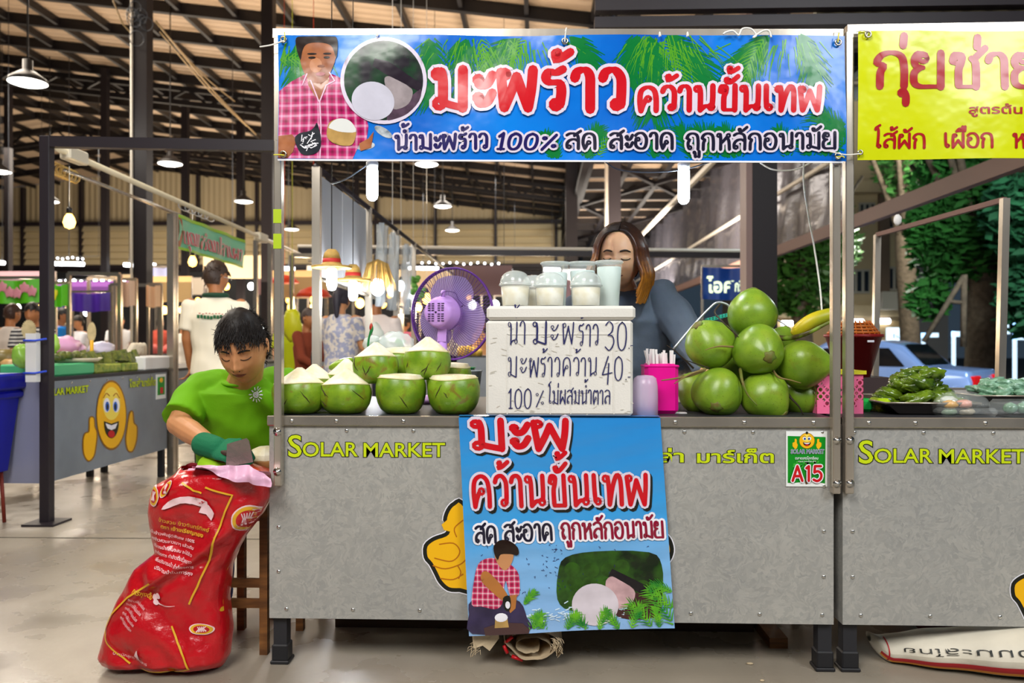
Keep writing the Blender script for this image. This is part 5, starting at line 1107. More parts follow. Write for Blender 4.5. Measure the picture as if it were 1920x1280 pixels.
basket(1532, 1618, 698, 774, .14, '#f0709a', 'pink perforated plastic basket with a yellow rim behind the steel posts', '#d8d02a')
# -- figures
from mathutils.bvhtree import BVHTree
def gs(x, z, cx, cz, sx, sz): return math.exp(-((x-cx)/sx)**2-((z-cz)/sz)**2)
def head_fn(male=True):
 def fn(d, v):
  x, y, z = d.x*.073, d.y*.094, d.z*.117
  if d.z < 0:
   k = -d.z; x *= 1-(.22 if male else .19)*k**1.7
   if not male: z *= .93
   if d.y > 0: y *= 1-.35*k**1.3
  if d.y < 0:
   f = min(1, -d.y*2.0); y *= .97
   for s in (-1, 1):
    y += f*.0075*gs(x, z, s*.031, .008, .016, .010); y -= f*.0045*gs(x, z, s*.031, .003, .013, .0065)
    y -= f*.004*gs(x, z, s*.03, .026, .02, .007); y -= f*.0045*gs(x, z, s*.040, -.03, .017, .017); y -= f*.007*gs(x, z, s*.0125, -.034, .007, .007)
   y -= f*.019*gs(x, z, 0, -.030, .010, .013); y -= f*.011*gs(x, z, 0, -.008, .008, .020)
   y -= f*.007*gs(x, z, 0, -.053, .020, .005); y -= f*.0075*gs(x, z, 0, -.0635, .017, .006); y += f*.003*gs(x, z, 0, -.058, .02, .0018)
   y -= f*.006*gs(x, z, 0, -.098, .02, .014); y += f*.003*gs(x, z, 0, -.078, .02, .006)
  return Vector((x, y, z))
 return fn
def add_head(m, c, R, s=1, male=True, n=72, k=54):
 h = head_fn(male)
 m.ell(c, 1, n, k, None, lambda d, v: (R @ (h(d, v)*s)))
 for sx in (-1, 1): m.ell(Vector(c)+R @ (Vector((sx*.073, .012, -.004))*s), (.009*s, .017*s, .030*s), 12, 10, R @ rotM(0, sx*.15, sx*.35))
def capsule(m, pts, rad, n=14):
 P = [Vector(p) for p in pts]
 m.tube(P, rad, n)
 for p, r in ((P[0], rad[0]), (P[-1], rad[-1])): m.ell(p, r, n, 8)
 for p, r in zip(P[1:-1], rad[1:-1]): m.ell(p, r*.995, n, 8)
def loft(m, secs, n=28):
 """secs: (center, rx, ry) or with matrix"""
 vs = []; fs = []
 for s_ in secs:
  c, rx, ry = s_[:3]; M = s_[3] if len(s_) > 3 else Matrix.Identity(3)
  for j in range(n):
   t = 2*PI*j/n; ct, st = math.cos(t), math.sin(t); ct = math.copysign(abs(ct)**.85, ct); st = math.copysign(abs(st)**.85, st)
   vs.append(Vector(c)+M @ Vector((rx*ct, ry*st, 0)))
 k = len(secs)
 for i in range(k-1):
  for j in range(n): fs.append((i*n+j, i*n+(j+1) % n, (i+1)*n+(j+1) % n, (i+1)*n+j))
 fs += [tuple(range(n))[::-1], tuple((k-1)*n+j for j in range(n))]; m.add(vs, fs)
def remesh(m, name, mt, parent=None, vox=.004, smooth=2, disp=None):
 me = bpy.data.meshes.new(name+'_src'); me.from_pydata([tuple(v) for v in m.v], [], m.f); me.update()
 bm = bmesh.new(); bm.from_mesh(me); bmesh.ops.recalc_face_normals(bm, faces=bm.faces); bm.to_mesh(me); bm.free()
 o = bpy.data.objects.new('tmp', me); SC2.collection.objects.link(o); r = o.modifiers.new('r', 'REMESH'); r.mode = 'VOXEL'; r.voxel_size = vox; r.use_smooth_shade = True
 if smooth: sm_ = o.modifiers.new('s', 'SMOOTH'); sm_.iterations = smooth; sm_.factor = .5
 dg = dgraph(); nm = bpy.data.meshes.new_from_object(o.evaluated_get(dg)); bpy.data.objects.remove(o); bpy.data.meshes.remove(me)
 nm.name = name; nm.materials.clear(); nm.materials.append(mt)
 if disp:
  L = [(v.co.copy(), v.normal.copy()) for v in nm.vertices]; nm.vertices.foreach_set('co', [x for c, n in L for x in c+disp(c, n)]); nm.update()
 bv = BVHTree.FromPolygons([v.co.copy() for v in nm.vertices], [tuple(p.vertices) for p in nm.polygons])
 if parent is not None: nm.transform(parent_world(parent).inverted())
 nm.polygons.foreach_set('use_smooth', [True]*len(nm.polygons))
 ob = bpy.data.objects.new(name, nm); COL.objects.link(ob)
 if parent is not None: ob.parent = parent
 return ob, bv
def face_bits(bv, c, R, s, parent, hairc, lipc, lidc, male=True, browlift=0):
 def pr(x, z, off=.0010):
  o = Vector(c)+R @ (Vector((x, -.22, z))*s); d = R @ Vector((0, 1, 0)); h = bv.ray_cast(o, d)
  p = h[0] if h[0] is not None else Vector(c)+R @ (Vector((x, -.09, z))*s)
  return p-d*off*s
 for sx in (-1, 1):
  m = mb(); P = [pr(sx*x, z+browlift) for x, z in ((.013, .0215), (.022, .0245), (.034, .0255), (.046, .020))]; m.tube(sm3(P, 4), [.0010*s+.0022*s*math.sin(PI*min(1, .2+.7*i/12)) for i in range(13)], 6); m.build('eyebrow', hairc, parent)
  m = mb(); P = [pr(sx*x, z) for x, z in ((.017, -.001), (.024, -.0045), (.032, -.0058), (.040, -.0045), (.046, -.0005))]; m.tube(sm3(P, 4), .0014*s if male else .0018*s, 6); m.build('eyelashes', lidc, parent)
  m = mb(); m.ell(pr(sx*.0095, -.0385, .0004), .0026*s, 8, 6); m.build('nostril', lidc, parent)
  continue
  m = mb(); P = [pr(sx*x, z, .0003) for x, z in ((.018, .006), (.026, .0105), (.036, .0105), (.045, .005))]; m.tube(sm3(P, 4), .0006*s, 5); m.build('eyelid_crease', lidc, parent)
 m = mb(); N_ = 18
 def lip(u, v):
  x = (u-.5)*.046; e = 1-(abs(u-.5)*2)**2; up = -.0515+.0015*math.cos((u-.5)*4*PI)*.6; lo = -.066
  mid = -.058; z = mid+(up-mid)*e*(1-2*v) if v < .5 else mid+(lo-mid)*e*(2*v-1); return pr(x, z, .0009)
 m.grid(N_, 8, lip); m.build('lips', lipc, parent)
 m = mb(); m.tube([pr((k/10-.5)*.044, -.0578, .0010) for k in range(11)], .0006*s, 5); m.build('mouth_line', lidc, parent)
 return pr
mskn = mat('skin_tan', '#c98d60', rough=.48, sss=.15, var=.10, vscale=14, bump=.0003, bscale=260); mskf = mat('skin_fair', '#e2ae86', rough=.45, sss=.15, var=.08, vscale=14)
mlipm = mat('lips_brown', '#8a4a3c', rough=.4); mlipf = mat('lips_rose', '#9a463e', rough=.4); mlid = mat('eyelid_line', '#2c1812', rough=.6)
mhair = mat('black_hair', '#17110f', rough=.5, spec=.3)
# -- the man cutting coconuts
S_ = 1.0
hc0 = W(455, 652, .20)
Rm = rotM(math.radians(24), 0, math.radians(4)) @ rotM(0, math.radians(-3), 0)
hs = 1.06
sh_c = W(455, 716, .34)       # base of the neck
shL = W(372, 722, .36); shR = W(545, 716, .40)
el = W(335, 795, .22); wr_ = W(402, 838, .05)
elR = W(572, 800, .30); wrR = W(530, 850, .15)
hipc = W(462, 910, .52); hipc.z = .50
body = mb()
add_head(body, hc0, Rm, hs, True, 110, 80)
capsule(body, [hc0+Rm @ Vector((0, .035, -.075)), sh_c+Vector((0, .01, -.01))], [.052, .062])
loft(body, [(hipc, .15, .11), (hipc.lerp(sh_c, .3), .145, .10), (hipc.lerp(sh_c, .7), .16, .10), (sh_c+Vector((0, .02, -.06)), .15, .085), (sh_c+Vector((0, .01, -.01)), .07, .06)])
capsule(body, [shL+Vector((.03, 0, -.012)), shL.lerp(el, .5), el], [.040, .042, .040]); capsule(body, [el, el.lerp(wr_, .35), wr_], [.039, .040, .026])
capsule(body, [shR-Vector((.03, 0, .012)), shR.lerp(elR, .5), elR], [.040, .042, .040]); capsule(body, [elR, elR.lerp(wrR, .35), wrR], [.039, .038, .026])
def hand(m, wpos, fwd, up, s=1, curl=1.2, spread=.0, thumb=1):
 """fist-like relaxed hand; fwd = along the palm, up = back of the hand"""
 f = fwd.normalized(); u = (up-f*up.dot(f)).normalized(); r = f.cross(u)*thumb
 m.ell(wpos+f*.045*s, (.040*s, .045*s, .017*s), 16, 10, Matrix((r, f, u)).transposed())
 for k in range(4):
  L_ = (.036, .042, .039, .030)[k]*s; b = wpos+f*.078*s+r*(-.028+.019*k)*s*-1; d = f; p = b; P = [b-f*.02*s, b]
  for q in range(3):
   a = curl*(q+.6); d = (f*math.cos(a*.75)-u*math.sin(a*.75)); p = p+d*L_*(.9, .65, .5)[q]; P.append(p.copy())
  capsule(m, P, [.0095*s, .0095*s, .009*s, .0085*s, .0075*s][:len(P)], 10)
 b = wpos+f*.03*s+r*.030*s; capsule(m, [b, b+(r*.6+f*.7-u*.3)*.03*s, b+(r*.25+f*1.0-u*.9)*.05*s, b+(f*1.0-u*1.4-r*.2)*.06*s], [.012*s, .011*s, .010*s, .008*s], 10)
fwd1 = (W(428, 845, .02)-wr_).normalized()
hand(body, wr_, fwd1, Vector((-.1, -.6, .8)), .9, 1.25, thumb=-1); hand(body, wrR, Vector((-.8, -.3, -.1)), Vector((0, -.2, 1)), .95, .8)
kL = W(405, 905, .22); kL.z = .50; kR = Vector((hipc.x-.02, .24, .49)); fL = Vector((kL.x-.06, .38, .07)); fR = Vector((kR.x-.10, .40, .07))
for k_, f_2, hx in ((kL, fL, -.08), (kR, fR, .08)):
 capsule(body, [hipc+Vector((hx, 0, -.02)), k_], [.085, .055]); capsule(body, [k_, k_.lerp(f_2, .4), f_2], [.052, .05, .034]); capsule(body, [f_2+Vector((0, .03, -.03)), f_2+Vector((0, -.12, -.045))], [.034, .026])
man, bvm = remesh(body, 'person', mskn, None, .0032, 1)
tag(man, 'man in a bright green T-shirt bending over a coconut behind the red sack', 'person')
face_bits(bvm, hc0, Rm, hs, man, mhair, mlipm, mlid, True)
mgs = mat('lime_tshirt', '#68a60e', rough=.75, bump=.0006, bscale=220, spec=.25)
sh = mb()
loft(sh, [(hipc+Vector((0, -.01, .01)), .185, .15), (hipc.lerp(sh_c, .25), .178, .135), (hipc.lerp(sh_c, .6), .19, .125), (hipc.lerp(sh_c, .82), .195, .118), (hipc.lerp(sh_c, .91), .188, .108), (sh_c+Vector((0, .02, -.03)), .155, .092), (sh_c+Vector((0, .015, -.012)), .105, .078), (sh_c+Vector((0, .01, .006)), .074, .066)])
capsule(sh, [shL+Vector((.07, .01, .0)), shL+Vector((.015, 0, -.008)), shL.lerp(el, .45)], [.060, .062, .062]); sh.tube([shL.lerp(el, .4), shL.lerp(el, .86)], [.060, .074], 20)
capsule(sh, [shR+Vector((-.07, .01, .0)), shR+Vector((-.015, 0, -.008)), shR.lerp(elR, .45)], [.060, .062, .062]); sh.tube([shR.lerp(elR, .4), shR.lerp(elR, .85)], [.070, .080], 20)
def fold(co, nr):
 a = .0055*math.sin(26*co.x+14*co.z+3*math.sin(9*co.z))*max(0, min(1, (.92-co.z)/.12)); b = .005*noise.noise(co*11)+.003*noise.noise(co*23)
 c_ = .007*math.exp(-((co.x-(hc0.x+.02)-(.90-co.z)*.45)/.02)**2)*max(0, min(1, (.92-co.z)/.06))-.006*math.exp(-((co.x-(hc0.x-.03)-(.90-co.z)*.42)/.03)**2)*max(0, min(1, (.91-co.z)/.06))
 return nr*(a*.8+b+c_*1.8)
shirt, bvs = remesh(sh, 'tshirt', mgs, man, .0045, 14, fold)
m = mb(); cn = sh_c+Vector((0, .008, .004)); P = []
for k in range(40):
 t = 2*PI*k/40; o_ = cn+Vector((.072*math.cos(t), .064*math.sin(t)-.01*0, .0)); P.append(o_+Vector((0, -.012*(math.sin(t) < 0)*abs(math.sin(t)), -.012*max(0, -math.sin(t)))))
m.tube(P, .0055, 6, closed=True); m.build('collar', mgs, man)
m = mb(); sc0 = Vector((W(481, 739, .26).x, 0, W(484, 739, .27).z))
_cy = []
for _a in range(-3, 4):
 for _b in range(-3, 4):
  h = bvs.ray_cast(Vector((sc0.x+_a*.009, -.6, sc0.z+_b*.009)), Vector((0, 1, 0)))
  if h[0] is not None: _cy.append((h[0].x-sc0.x, h[0].z-sc0.z, h[0].y))
_y0 = sum(q[2] for q in _cy)/len(_cy); _sx = sum(q[0]*q[2] for q in _cy)/(sum(q[0]**2 for q in _cy)+1e-9); _sz = sum(q[1]*q[2] for q in _cy)/(sum(q[1]**2 for q in _cy)+1e-9)
def chest(x, z):
 return Vector((x, _y0+_sx*(x-sc0.x)+_sz*(z-sc0.z)-.009, z))
def chest_old(x, z):
 h = bvs.ray_cast(Vector((x, -.6, z)), Vector((0, 1, 0))); return (h[0] if h[0] is not None else Vector((x, .2, z)))+Vector((0, -.003, 0))
def ch(p): return chest_old(sc0.x+p[0]*.0019, sc0.z+p[1]*.0019)
P = [(r*math.cos(t), r*math.sin(t)) for k in range(34) for t in (k*.42,) for r in (1+k*.17,)]; stroke2d(m, P, lambda a, b, t: 1.6, ch)
for k in range(12):
 t = 2*PI*k/12; stroke2d(m, [(9*math.cos(t), 9*math.sin(t)), (11.2*math.cos(t+.03), 11.2*math.sin(t+.03)), (13.6*math.cos(t), 13.6*math.sin(t))], lambda a, b, q: 2.0, ch)
m.build('sun_print', mat('print_white'), man)
tr = mb()
loft(tr, [(hipc+Vector((0, 0, .03)), .165, .13), (hipc+Vector((0, 0, -.06)), .17, .14)])
for k_, f_2, hx in ((kL, fL, -.08), (kR, fR, .08)):
 capsule(tr, [hipc+Vector((hx, 0, -.02)), k_], [.10, .070]); capsule(tr, [k_, k_.lerp(f_2, .4), f_2+Vector((0, 0, .03))], [.068, .066, .052])
remesh(tr, 'trousers', mat('blue_trousers', '#2a3c8a', rough=.8), man, .008, 2, lambda co, nr: nr*.004*noise.noise(co*14))
gl = mb(); mglv = mat('green_knit_glove', '#0b6b45', rough=.85, bump=.0016, bscale=420)
capsule(gl, [wr_-fwd1*.05, wr_-fwd1*.01, wr_+fwd1*.01], [.040, .038, .036]); hand(gl, wr_, fwd1, Vector((-.1, -.6, .8)), 1.12, 1.25, thumb=-1)
g_, _ = remesh(gl, 'glove', mglv, man, .0035, 1)
gl = mb(); capsule(gl, [wrR+Vector((.05, .02, 0)), wrR], [.036, .034]); hand(gl, wrR, Vector((-.8, -.3, -.1)), Vector((0, -.2, 1)), 1.12, .8); remesh(gl, 'glove', mglv, man, .004, 1)
m = mb(); m.tube([W(378, 868, .05), W(400, 877, .04), W(432, 880, .04)], [.022, .022, .018], 14); o = m.build('shirt_hem', mat('lime_hem', '#9ccb1c', rough=.7), man)  # lower hem of the T-shirt, showing below the glove
def hair_cap(parent, c, R, s, mt, front=.045, male=True, seed=1, n=650, L_=.03, thick=.0022, side=-.03, back=-.06):
 h = head_fn(male); rnd = random.Random(seed); m = mb()
 def inhair(d):
  p = h(d, d); 
  if d.y < -.15: return p.z > front-.012*abs(p.x)/.05+.004*math.sin(p.x*160)
  if d.y < .15: return p.z > side+(.04 if d.y < 0 else .0)
  return p.z > back
 vs = []; idx = {}; n1, n2 = 64, 44
 for i in range(n2+1):
  ph = PI*i/n2
  for j in range(n1):
   t = 2*PI*j/n1; d = Vector((math.sin(ph)*math.cos(t), math.sin(ph)*math.sin(t), math.cos(ph))); p = h(d, d)
   k = 1.055+.02*noise.noise(d*4)+(.05*max(0, d.z)); vs.append(Vector(c)+R @ (Vector((p.x*k, p.y*k+.002, p.z*k+.004))*s)); idx[(i, j)] = inhair(d)
 fs = [(i*n1+j, (i+1)*n1+j, (i+1)*n1+(j+1) % n1, i*n1+(j+1) % n1) for i in range(n2) for j in range(n1) if idx[(i, j)] and idx[(i+1, j)] and idx[(i, (j+1) % n1)] and idx[(i+1, (j+1) % n1)]]
 m.add(vs, fs)
 cnt = 0
 while cnt < n:
  d = Vector((rnd.gauss(0, 1), rnd.gauss(0, 1), rnd.gauss(.4, 1))).normalized()
  if not inhair(d): continue
  p = h(d, d); p = Vector((p.x*1.04, p.y*1.04, p.z*1.05)); tg = Vector((d.x*.5+rnd.uniform(-.5, .5), -.9 if d.y < .2 else .1, -.1-.6*max(0, -d.y+.3)+rnd.uniform(-.1, .5))); tg = (tg-d*tg.dot(d)*.8).normalized()
  L = L_*rnd.uniform(.7, 1.25); P = [p, p+(d*.32+tg*.6)*L*.5, p+(d*.10+tg*1.0)*L]
  m.tube([Vector(c)+R @ (q*s) for q in P], [thick*s*1.3, thick*s, .0003], 5, caps=False); cnt += 1
 o = m.build('hair', mt, parent); return o
hair_cap(man, hc0, Rm, hs, mhair, .046, True, 4, 1300, .024, .0017)
kn = empty('cleaver', 'broad steel cleaver in the green-gloved hand, wet blade', 'knife', W(440, 850, .0))
m = mb(); bl = [W(426, 832, -.03), W(462, 821, -.035), (W(467, 826, -.035)), W(475, 866, -.03), (W(424, 875, -.03))]
th = Vector((0, .002, 0)); m.add([p-th for p in bl]+[p+th for p in bl], [(4, 3, 2, 1, 0), (5, 6, 7, 8, 9)]+[(i, (i+1) % 5, 5+(i+1) % 5, 5+i) for i in range(5)], False); m.build('blade', mat('wet_blade', '#8b817a', rough=.25, metal=.6, bump=.0015, bscale=90), kn)
m = mb(); m.tube([W(430, 850, -.02), W(404, 847, .03)], .009, 10); m.build('handle', mat('dark_wood', '#3a2618', rough=.6), kn)
ck = empty('coconut_being_cut', 'coconut with white pared top and brown side on the chopping stand by the cleaver', 'coconut', W(500, 860, .14))
m = mb(); cc = W(500, 862, .14); m.lathe([(0, -.045), (.05, -.045), (.064, -.02), (.068, .0), (.064, .008)], cc, 28); m.build('husk', mat('raw_husk', '#b9854a', rough=.7, var=.3, vscale=20), ck)
m = mb(); m.ell(cc+Vector((0, 0, .006)), (.066, .066, .042), 14, 8, None, lambda d, v: v*(1+.05*noise.noise(d*3))); o = m.build('pared_top', mflesh, ck); flat(o)
mw = mat('bench_wood', '#8a5a2c', rough=.6, var=.35, vscale=7, stretch=(1, 1, 6), col2='#5b3718')
st = empty('chopping_stand', 'brown wooden chopping stand between the red sack and the counter', 'stand', W(470, 1100, .22))
bx0, bx1 = W(418, 900, .2).x, W(560, 900, .2).x
m = mb(); m.box((bx0, .08, cc.z-.075), (bx1, .34, cc.z-.047), bev=.004); m.build('board', mw, st)
for (xx, yy) in ((bx0+.02, .10), (W(503, 900, .1).x-.012, .10), (bx0+.02, .32), (bx1-.03, .32)):
 m = mb(); m.bar((xx, yy, 0), (xx, yy, cc.z-.075), .026); m.build('leg', mw, st)
for zz in (W(460, 1092, .1).z, W(460, 1130, .1).z):
 m = mb(); m.box((bx0+.02, .092, zz-.014), (W(503, 900, .1).x-.012, .108, zz+.014)); m.build('rung', mw, st)
m = mb(); m.box((hipc.x-.14, .42, .36), (hipc.x+.14, .68, .40), bev=.01); ssl = m.build('stool_seat', mat('red_plastic', '#b5261c', rough=.4)); ssl.name = 'stool'; tag(ssl, 'low stool under the man in green', 'stool')
for sx in (-1, 1):
 for sy in (.45, .65): m = mb(); m.bar((hipc.x+sx*.11, sy, .37), (hipc.x+sx*.13, sy, 0), .03); m.build('leg', mat('red_plastic'), ssl)
# -- the woman behind the foam box
YW = .80
hw0 = W(1162, 483, YW-.04); Rw = rotM(math.radians(7), 0, math.radians(-14)) @ rotM(0, math.radians(2), 0); ws = 1.17
nk = W(1172, 543, YW+.06)
sL = W(1082, 578, YW+.08); sR = W(1240, 556, YW+.04); eR = W(1290, 632, YW-.12); wR = W(1322, 690, YW-.34); eL = W(1062, 680, YW-.02); wL = W(1100, 700, YW-.22)
hipw = Vector((nk.x-.01, YW+.14, .86))
b = mb(); add_head(b, hw0, Rw, ws, False, 110, 80)
capsule(b, [hw0+Rw @ Vector((0, .03, -.08)), nk], [.047, .052])
loft(b, [(Vector((hipw.x, hipw.y, .80)), .17, .13), (hipw.lerp(nk, .3), .15, .12), (hipw.lerp(nk, .65), .165, .125), (nk+Vector((0, .01, -.07)), .15, .09), (nk, .06, .055)])
capsule(b, [sL, eL], [.05, .04]); capsule(b, [eL, wL], [.038, .025]); capsule(b, [sR, eR], [.05, .04]); capsule(b, [eR, wR], [.038, .025])
hand(b, wR, Vector((.3, -.8, -.2)), Vector((0, 0, 1)), .9, .7); hand(b, wL, Vector((.3, -.8, -.1)), Vector((0, 0, 1)), .9, .7)
for sx in (-1, 1): capsule(b, [Vector((hipw.x+sx*.085, hipw.y, .80)), Vector((hipw.x+sx*.09, hipw.y-.01, .45)), Vector((hipw.x+sx*.09, hipw.y+.01, .08))], [.095, .06, .038]); capsule(b, [Vector((hipw.x+sx*.09, hipw.y, .045)), Vector((hipw.x+sx*.09, hipw.y-.14, .035))], [.036, .028])
wom, bvw = remesh(b, 'person', mskf, None, .0034, 1)
tag(wom, 'woman with long brown-orange hair and grey-blue top looking down behind the foam box', 'person')
face_bits(bvw, hw0, Rw, ws, wom, mat('brow_brown', '#2c1812', rough=.6), mlipf, mlid, False, .001)
mtop2 = mat('slate_top', '#66717f', rough=.8, bump=.0006, bscale=180, var=.1, vscale=6, spec=.2)
sh = mb()
loft(sh, [(Vector((hipw.x, hipw.y, .70)), .20, .16), (Vector((hipw.x, hipw.y, .84)), .19, .155), (hipw.lerp(nk, .35), .20, .16), (hipw.lerp(nk, .65), .215, .155), (nk+Vector((0, .015, -.08)), .205, .115), (nk+Vector((0, .01, -.03)), .15, .09), (nk+Vector((0, .006, .0)), .08, .066)])
capsule(sh, [sL, eL, wL+Vector((0, .03, 0))], [.068, .058, .042]); capsule(sh, [nk+Vector((.08, .01, -.055)), sR, sR.lerp(eR, .5), eR, wR+Vector((0, .02, 0))], [.07, .072, .076, .066, .046])
remesh(sh, 'long_sleeved_top', mtop2, wom, .0055, 3, lambda co, nr: nr*(.006*math.sin(30*co.x-18*co.z+4*math.sin(12*co.z))*.6+.006*noise.noise(co*9)+.003*noise.noise(co*22)))
m = mb(); P = []
for k in range(36):
 t = 2*PI*k/36; P.append(nk+Vector((.078*math.cos(t), .064*math.sin(t)-.004, .002-.03*max(0, -math.sin(t)))))
m.tube(P, .0055, 6, closed=True); m.build('collar', mtop2, wom)
tr = mb()
loft(tr, [(Vector((hipw.x, hipw.y, .86)), .17, .14), (Vector((hipw.x, hipw.y, .74)), .185, .15)])
for sx in (-1, 1): capsule(tr, [Vector((hipw.x+sx*.085, hipw.y, .78)), Vector((hipw.x+sx*.09, hipw.y-.01, .45)), Vector((hipw.x+sx*.09, hipw.y+.01, .10))], [.105, .072, .055])
remesh(tr, 'trousers', mat('dark_trousers', '#1c2230', rough=.8), wom, .01, 2)
mhw = bpy.data.materials.new('dyed_hair'); mhw.use_nodes = True; N, L, p = nodes(mhw)
g = N.new('ShaderNodeTexCoord').outputs['UV']; sx_ = N.new('ShaderNodeSeparateXYZ'); L.new(g, sx_.inputs[0])
nn = N.new('ShaderNodeTexNoise'); nn.inputs['Scale'].default_value = 60; L.new(N.new('ShaderNodeNewGeometry').outputs['Position'], nn.inputs['Vector'])
ad = N.new('ShaderNodeMath'); ad.operation = 'MULTIPLY_ADD'; ad.inputs[1].default_value = .35; L.new(nn.outputs['Fac'], ad.inputs[0]); L.new(sx_.outputs[1], ad.inputs[2])
c = N.new('ShaderNodeValToRGB'); e = c.color_ramp.elements; e[0].position = .35; e[0].color = (*lin('#1d1311'), 1); e[1].position = 1.0; e[1].color = (*lin('#b8731f'), 1); c.color_ramp.elements.new(.72).color = (*lin('#5a2f18'), 1)
L.new(ad.outputs[0], c.inputs[0]); L.new(c.outputs[0], p.inputs['Base Color']); p.inputs['Roughness'].default_value = .35
def long_hair(parent, c, R, s, mt, n=620, seed=2, length=.215):
 rnd = random.Random(seed); m = mb(); uv = []
 h = head_fn(False)
 for k in range(n):
  side = -1 if rnd.random() < .5 else 1
  v = rnd.random(); yr = -.062+.13*v; zr = .117*math.sqrt(max(0, 1-(yr/.098)**2))*.98
  root = Vector((.006+side*.002, yr, zr+.006)); ang = rnd.uniform(0, 1)
  P = [root]; yend = yr*.9+.02+rnd.uniform(-.01, .012)
  if yr < -.02: yend = -.066+.05*ang
  for t in (.25, .5, .75, 1):
   a = t*PI/2*1.02; x = side*(.068+.022*ang)*math.sin(a); z = (zr+.008)*math.cos(a)+(-.0)*t; P.append(Vector((x, yr+(yend-yr)*t, max(z, .0))))
  Lh = length*rnd.uniform(.78, 1.0); fall = (.45, .75, 1); bx = side*(.078+.022*ang)
  for f in fall:
   curl = -.02*f**3; P.append(Vector((bx+side*(.012*math.sin(f*2.6))+side*curl*.6, yend-.004-.028*f*(1 if yend < .03 else -.2), .0-(Lh-.06)*f)))
  q = sm3([Vector(c)+R @ (x*s) for x in P], 3)
  k_ = len(q); r0 = .0045*s
  b0 = len(m.v); m.tube(q, [r0*(.5+.9*math.sin(PI*min(1, .15+.75*i/(k_-1)))) for i in range(k_)], 5, caps=False)
  tone = rnd.uniform(-.12, .12)+(.16 if side < 0 else -.05)
  uv += [i/(k_-1)+tone*(i/(k_-1)) for i in range(k_) for _ in range(5)]
 o = m.build('hair', mt, parent); ul = o.data.uv_layers.new(name='UVMap')
 for l in o.data.loops: ul.data[l.index].uv = (0, uv[l.vertex_index])
 return o
long_hair(wom, hw0, Rw, ws, mhw)
m = mb(); hfn = head_fn(False); vs = []; fs = []; ok = []
n1, n2 = 48, 30
for i in range(n2+1):
 ph = PI*i/n2
 for j in range(n1):
  t = 2*PI*j/n1; d = Vector((math.sin(ph)*math.cos(t), math.sin(ph)*math.sin(t), math.cos(ph))); p_ = hfn(d, d)*1.05; vs.append(hw0+Rw @ (p_*ws)); ok.append((d.y > -.1 and p_.z > -.07) or p_.z > .086)
for i in range(n2):
 for j in range(n1):
  q = (i*n1+j, (i+1)*n1+j, (i+1)*n1+(j+1) % n1, i*n1+(j+1) % n1)
  if all(ok[z] for z in q): fs.append(q)
m.add(vs, fs); m.build('hair_cap', mhair, wom)

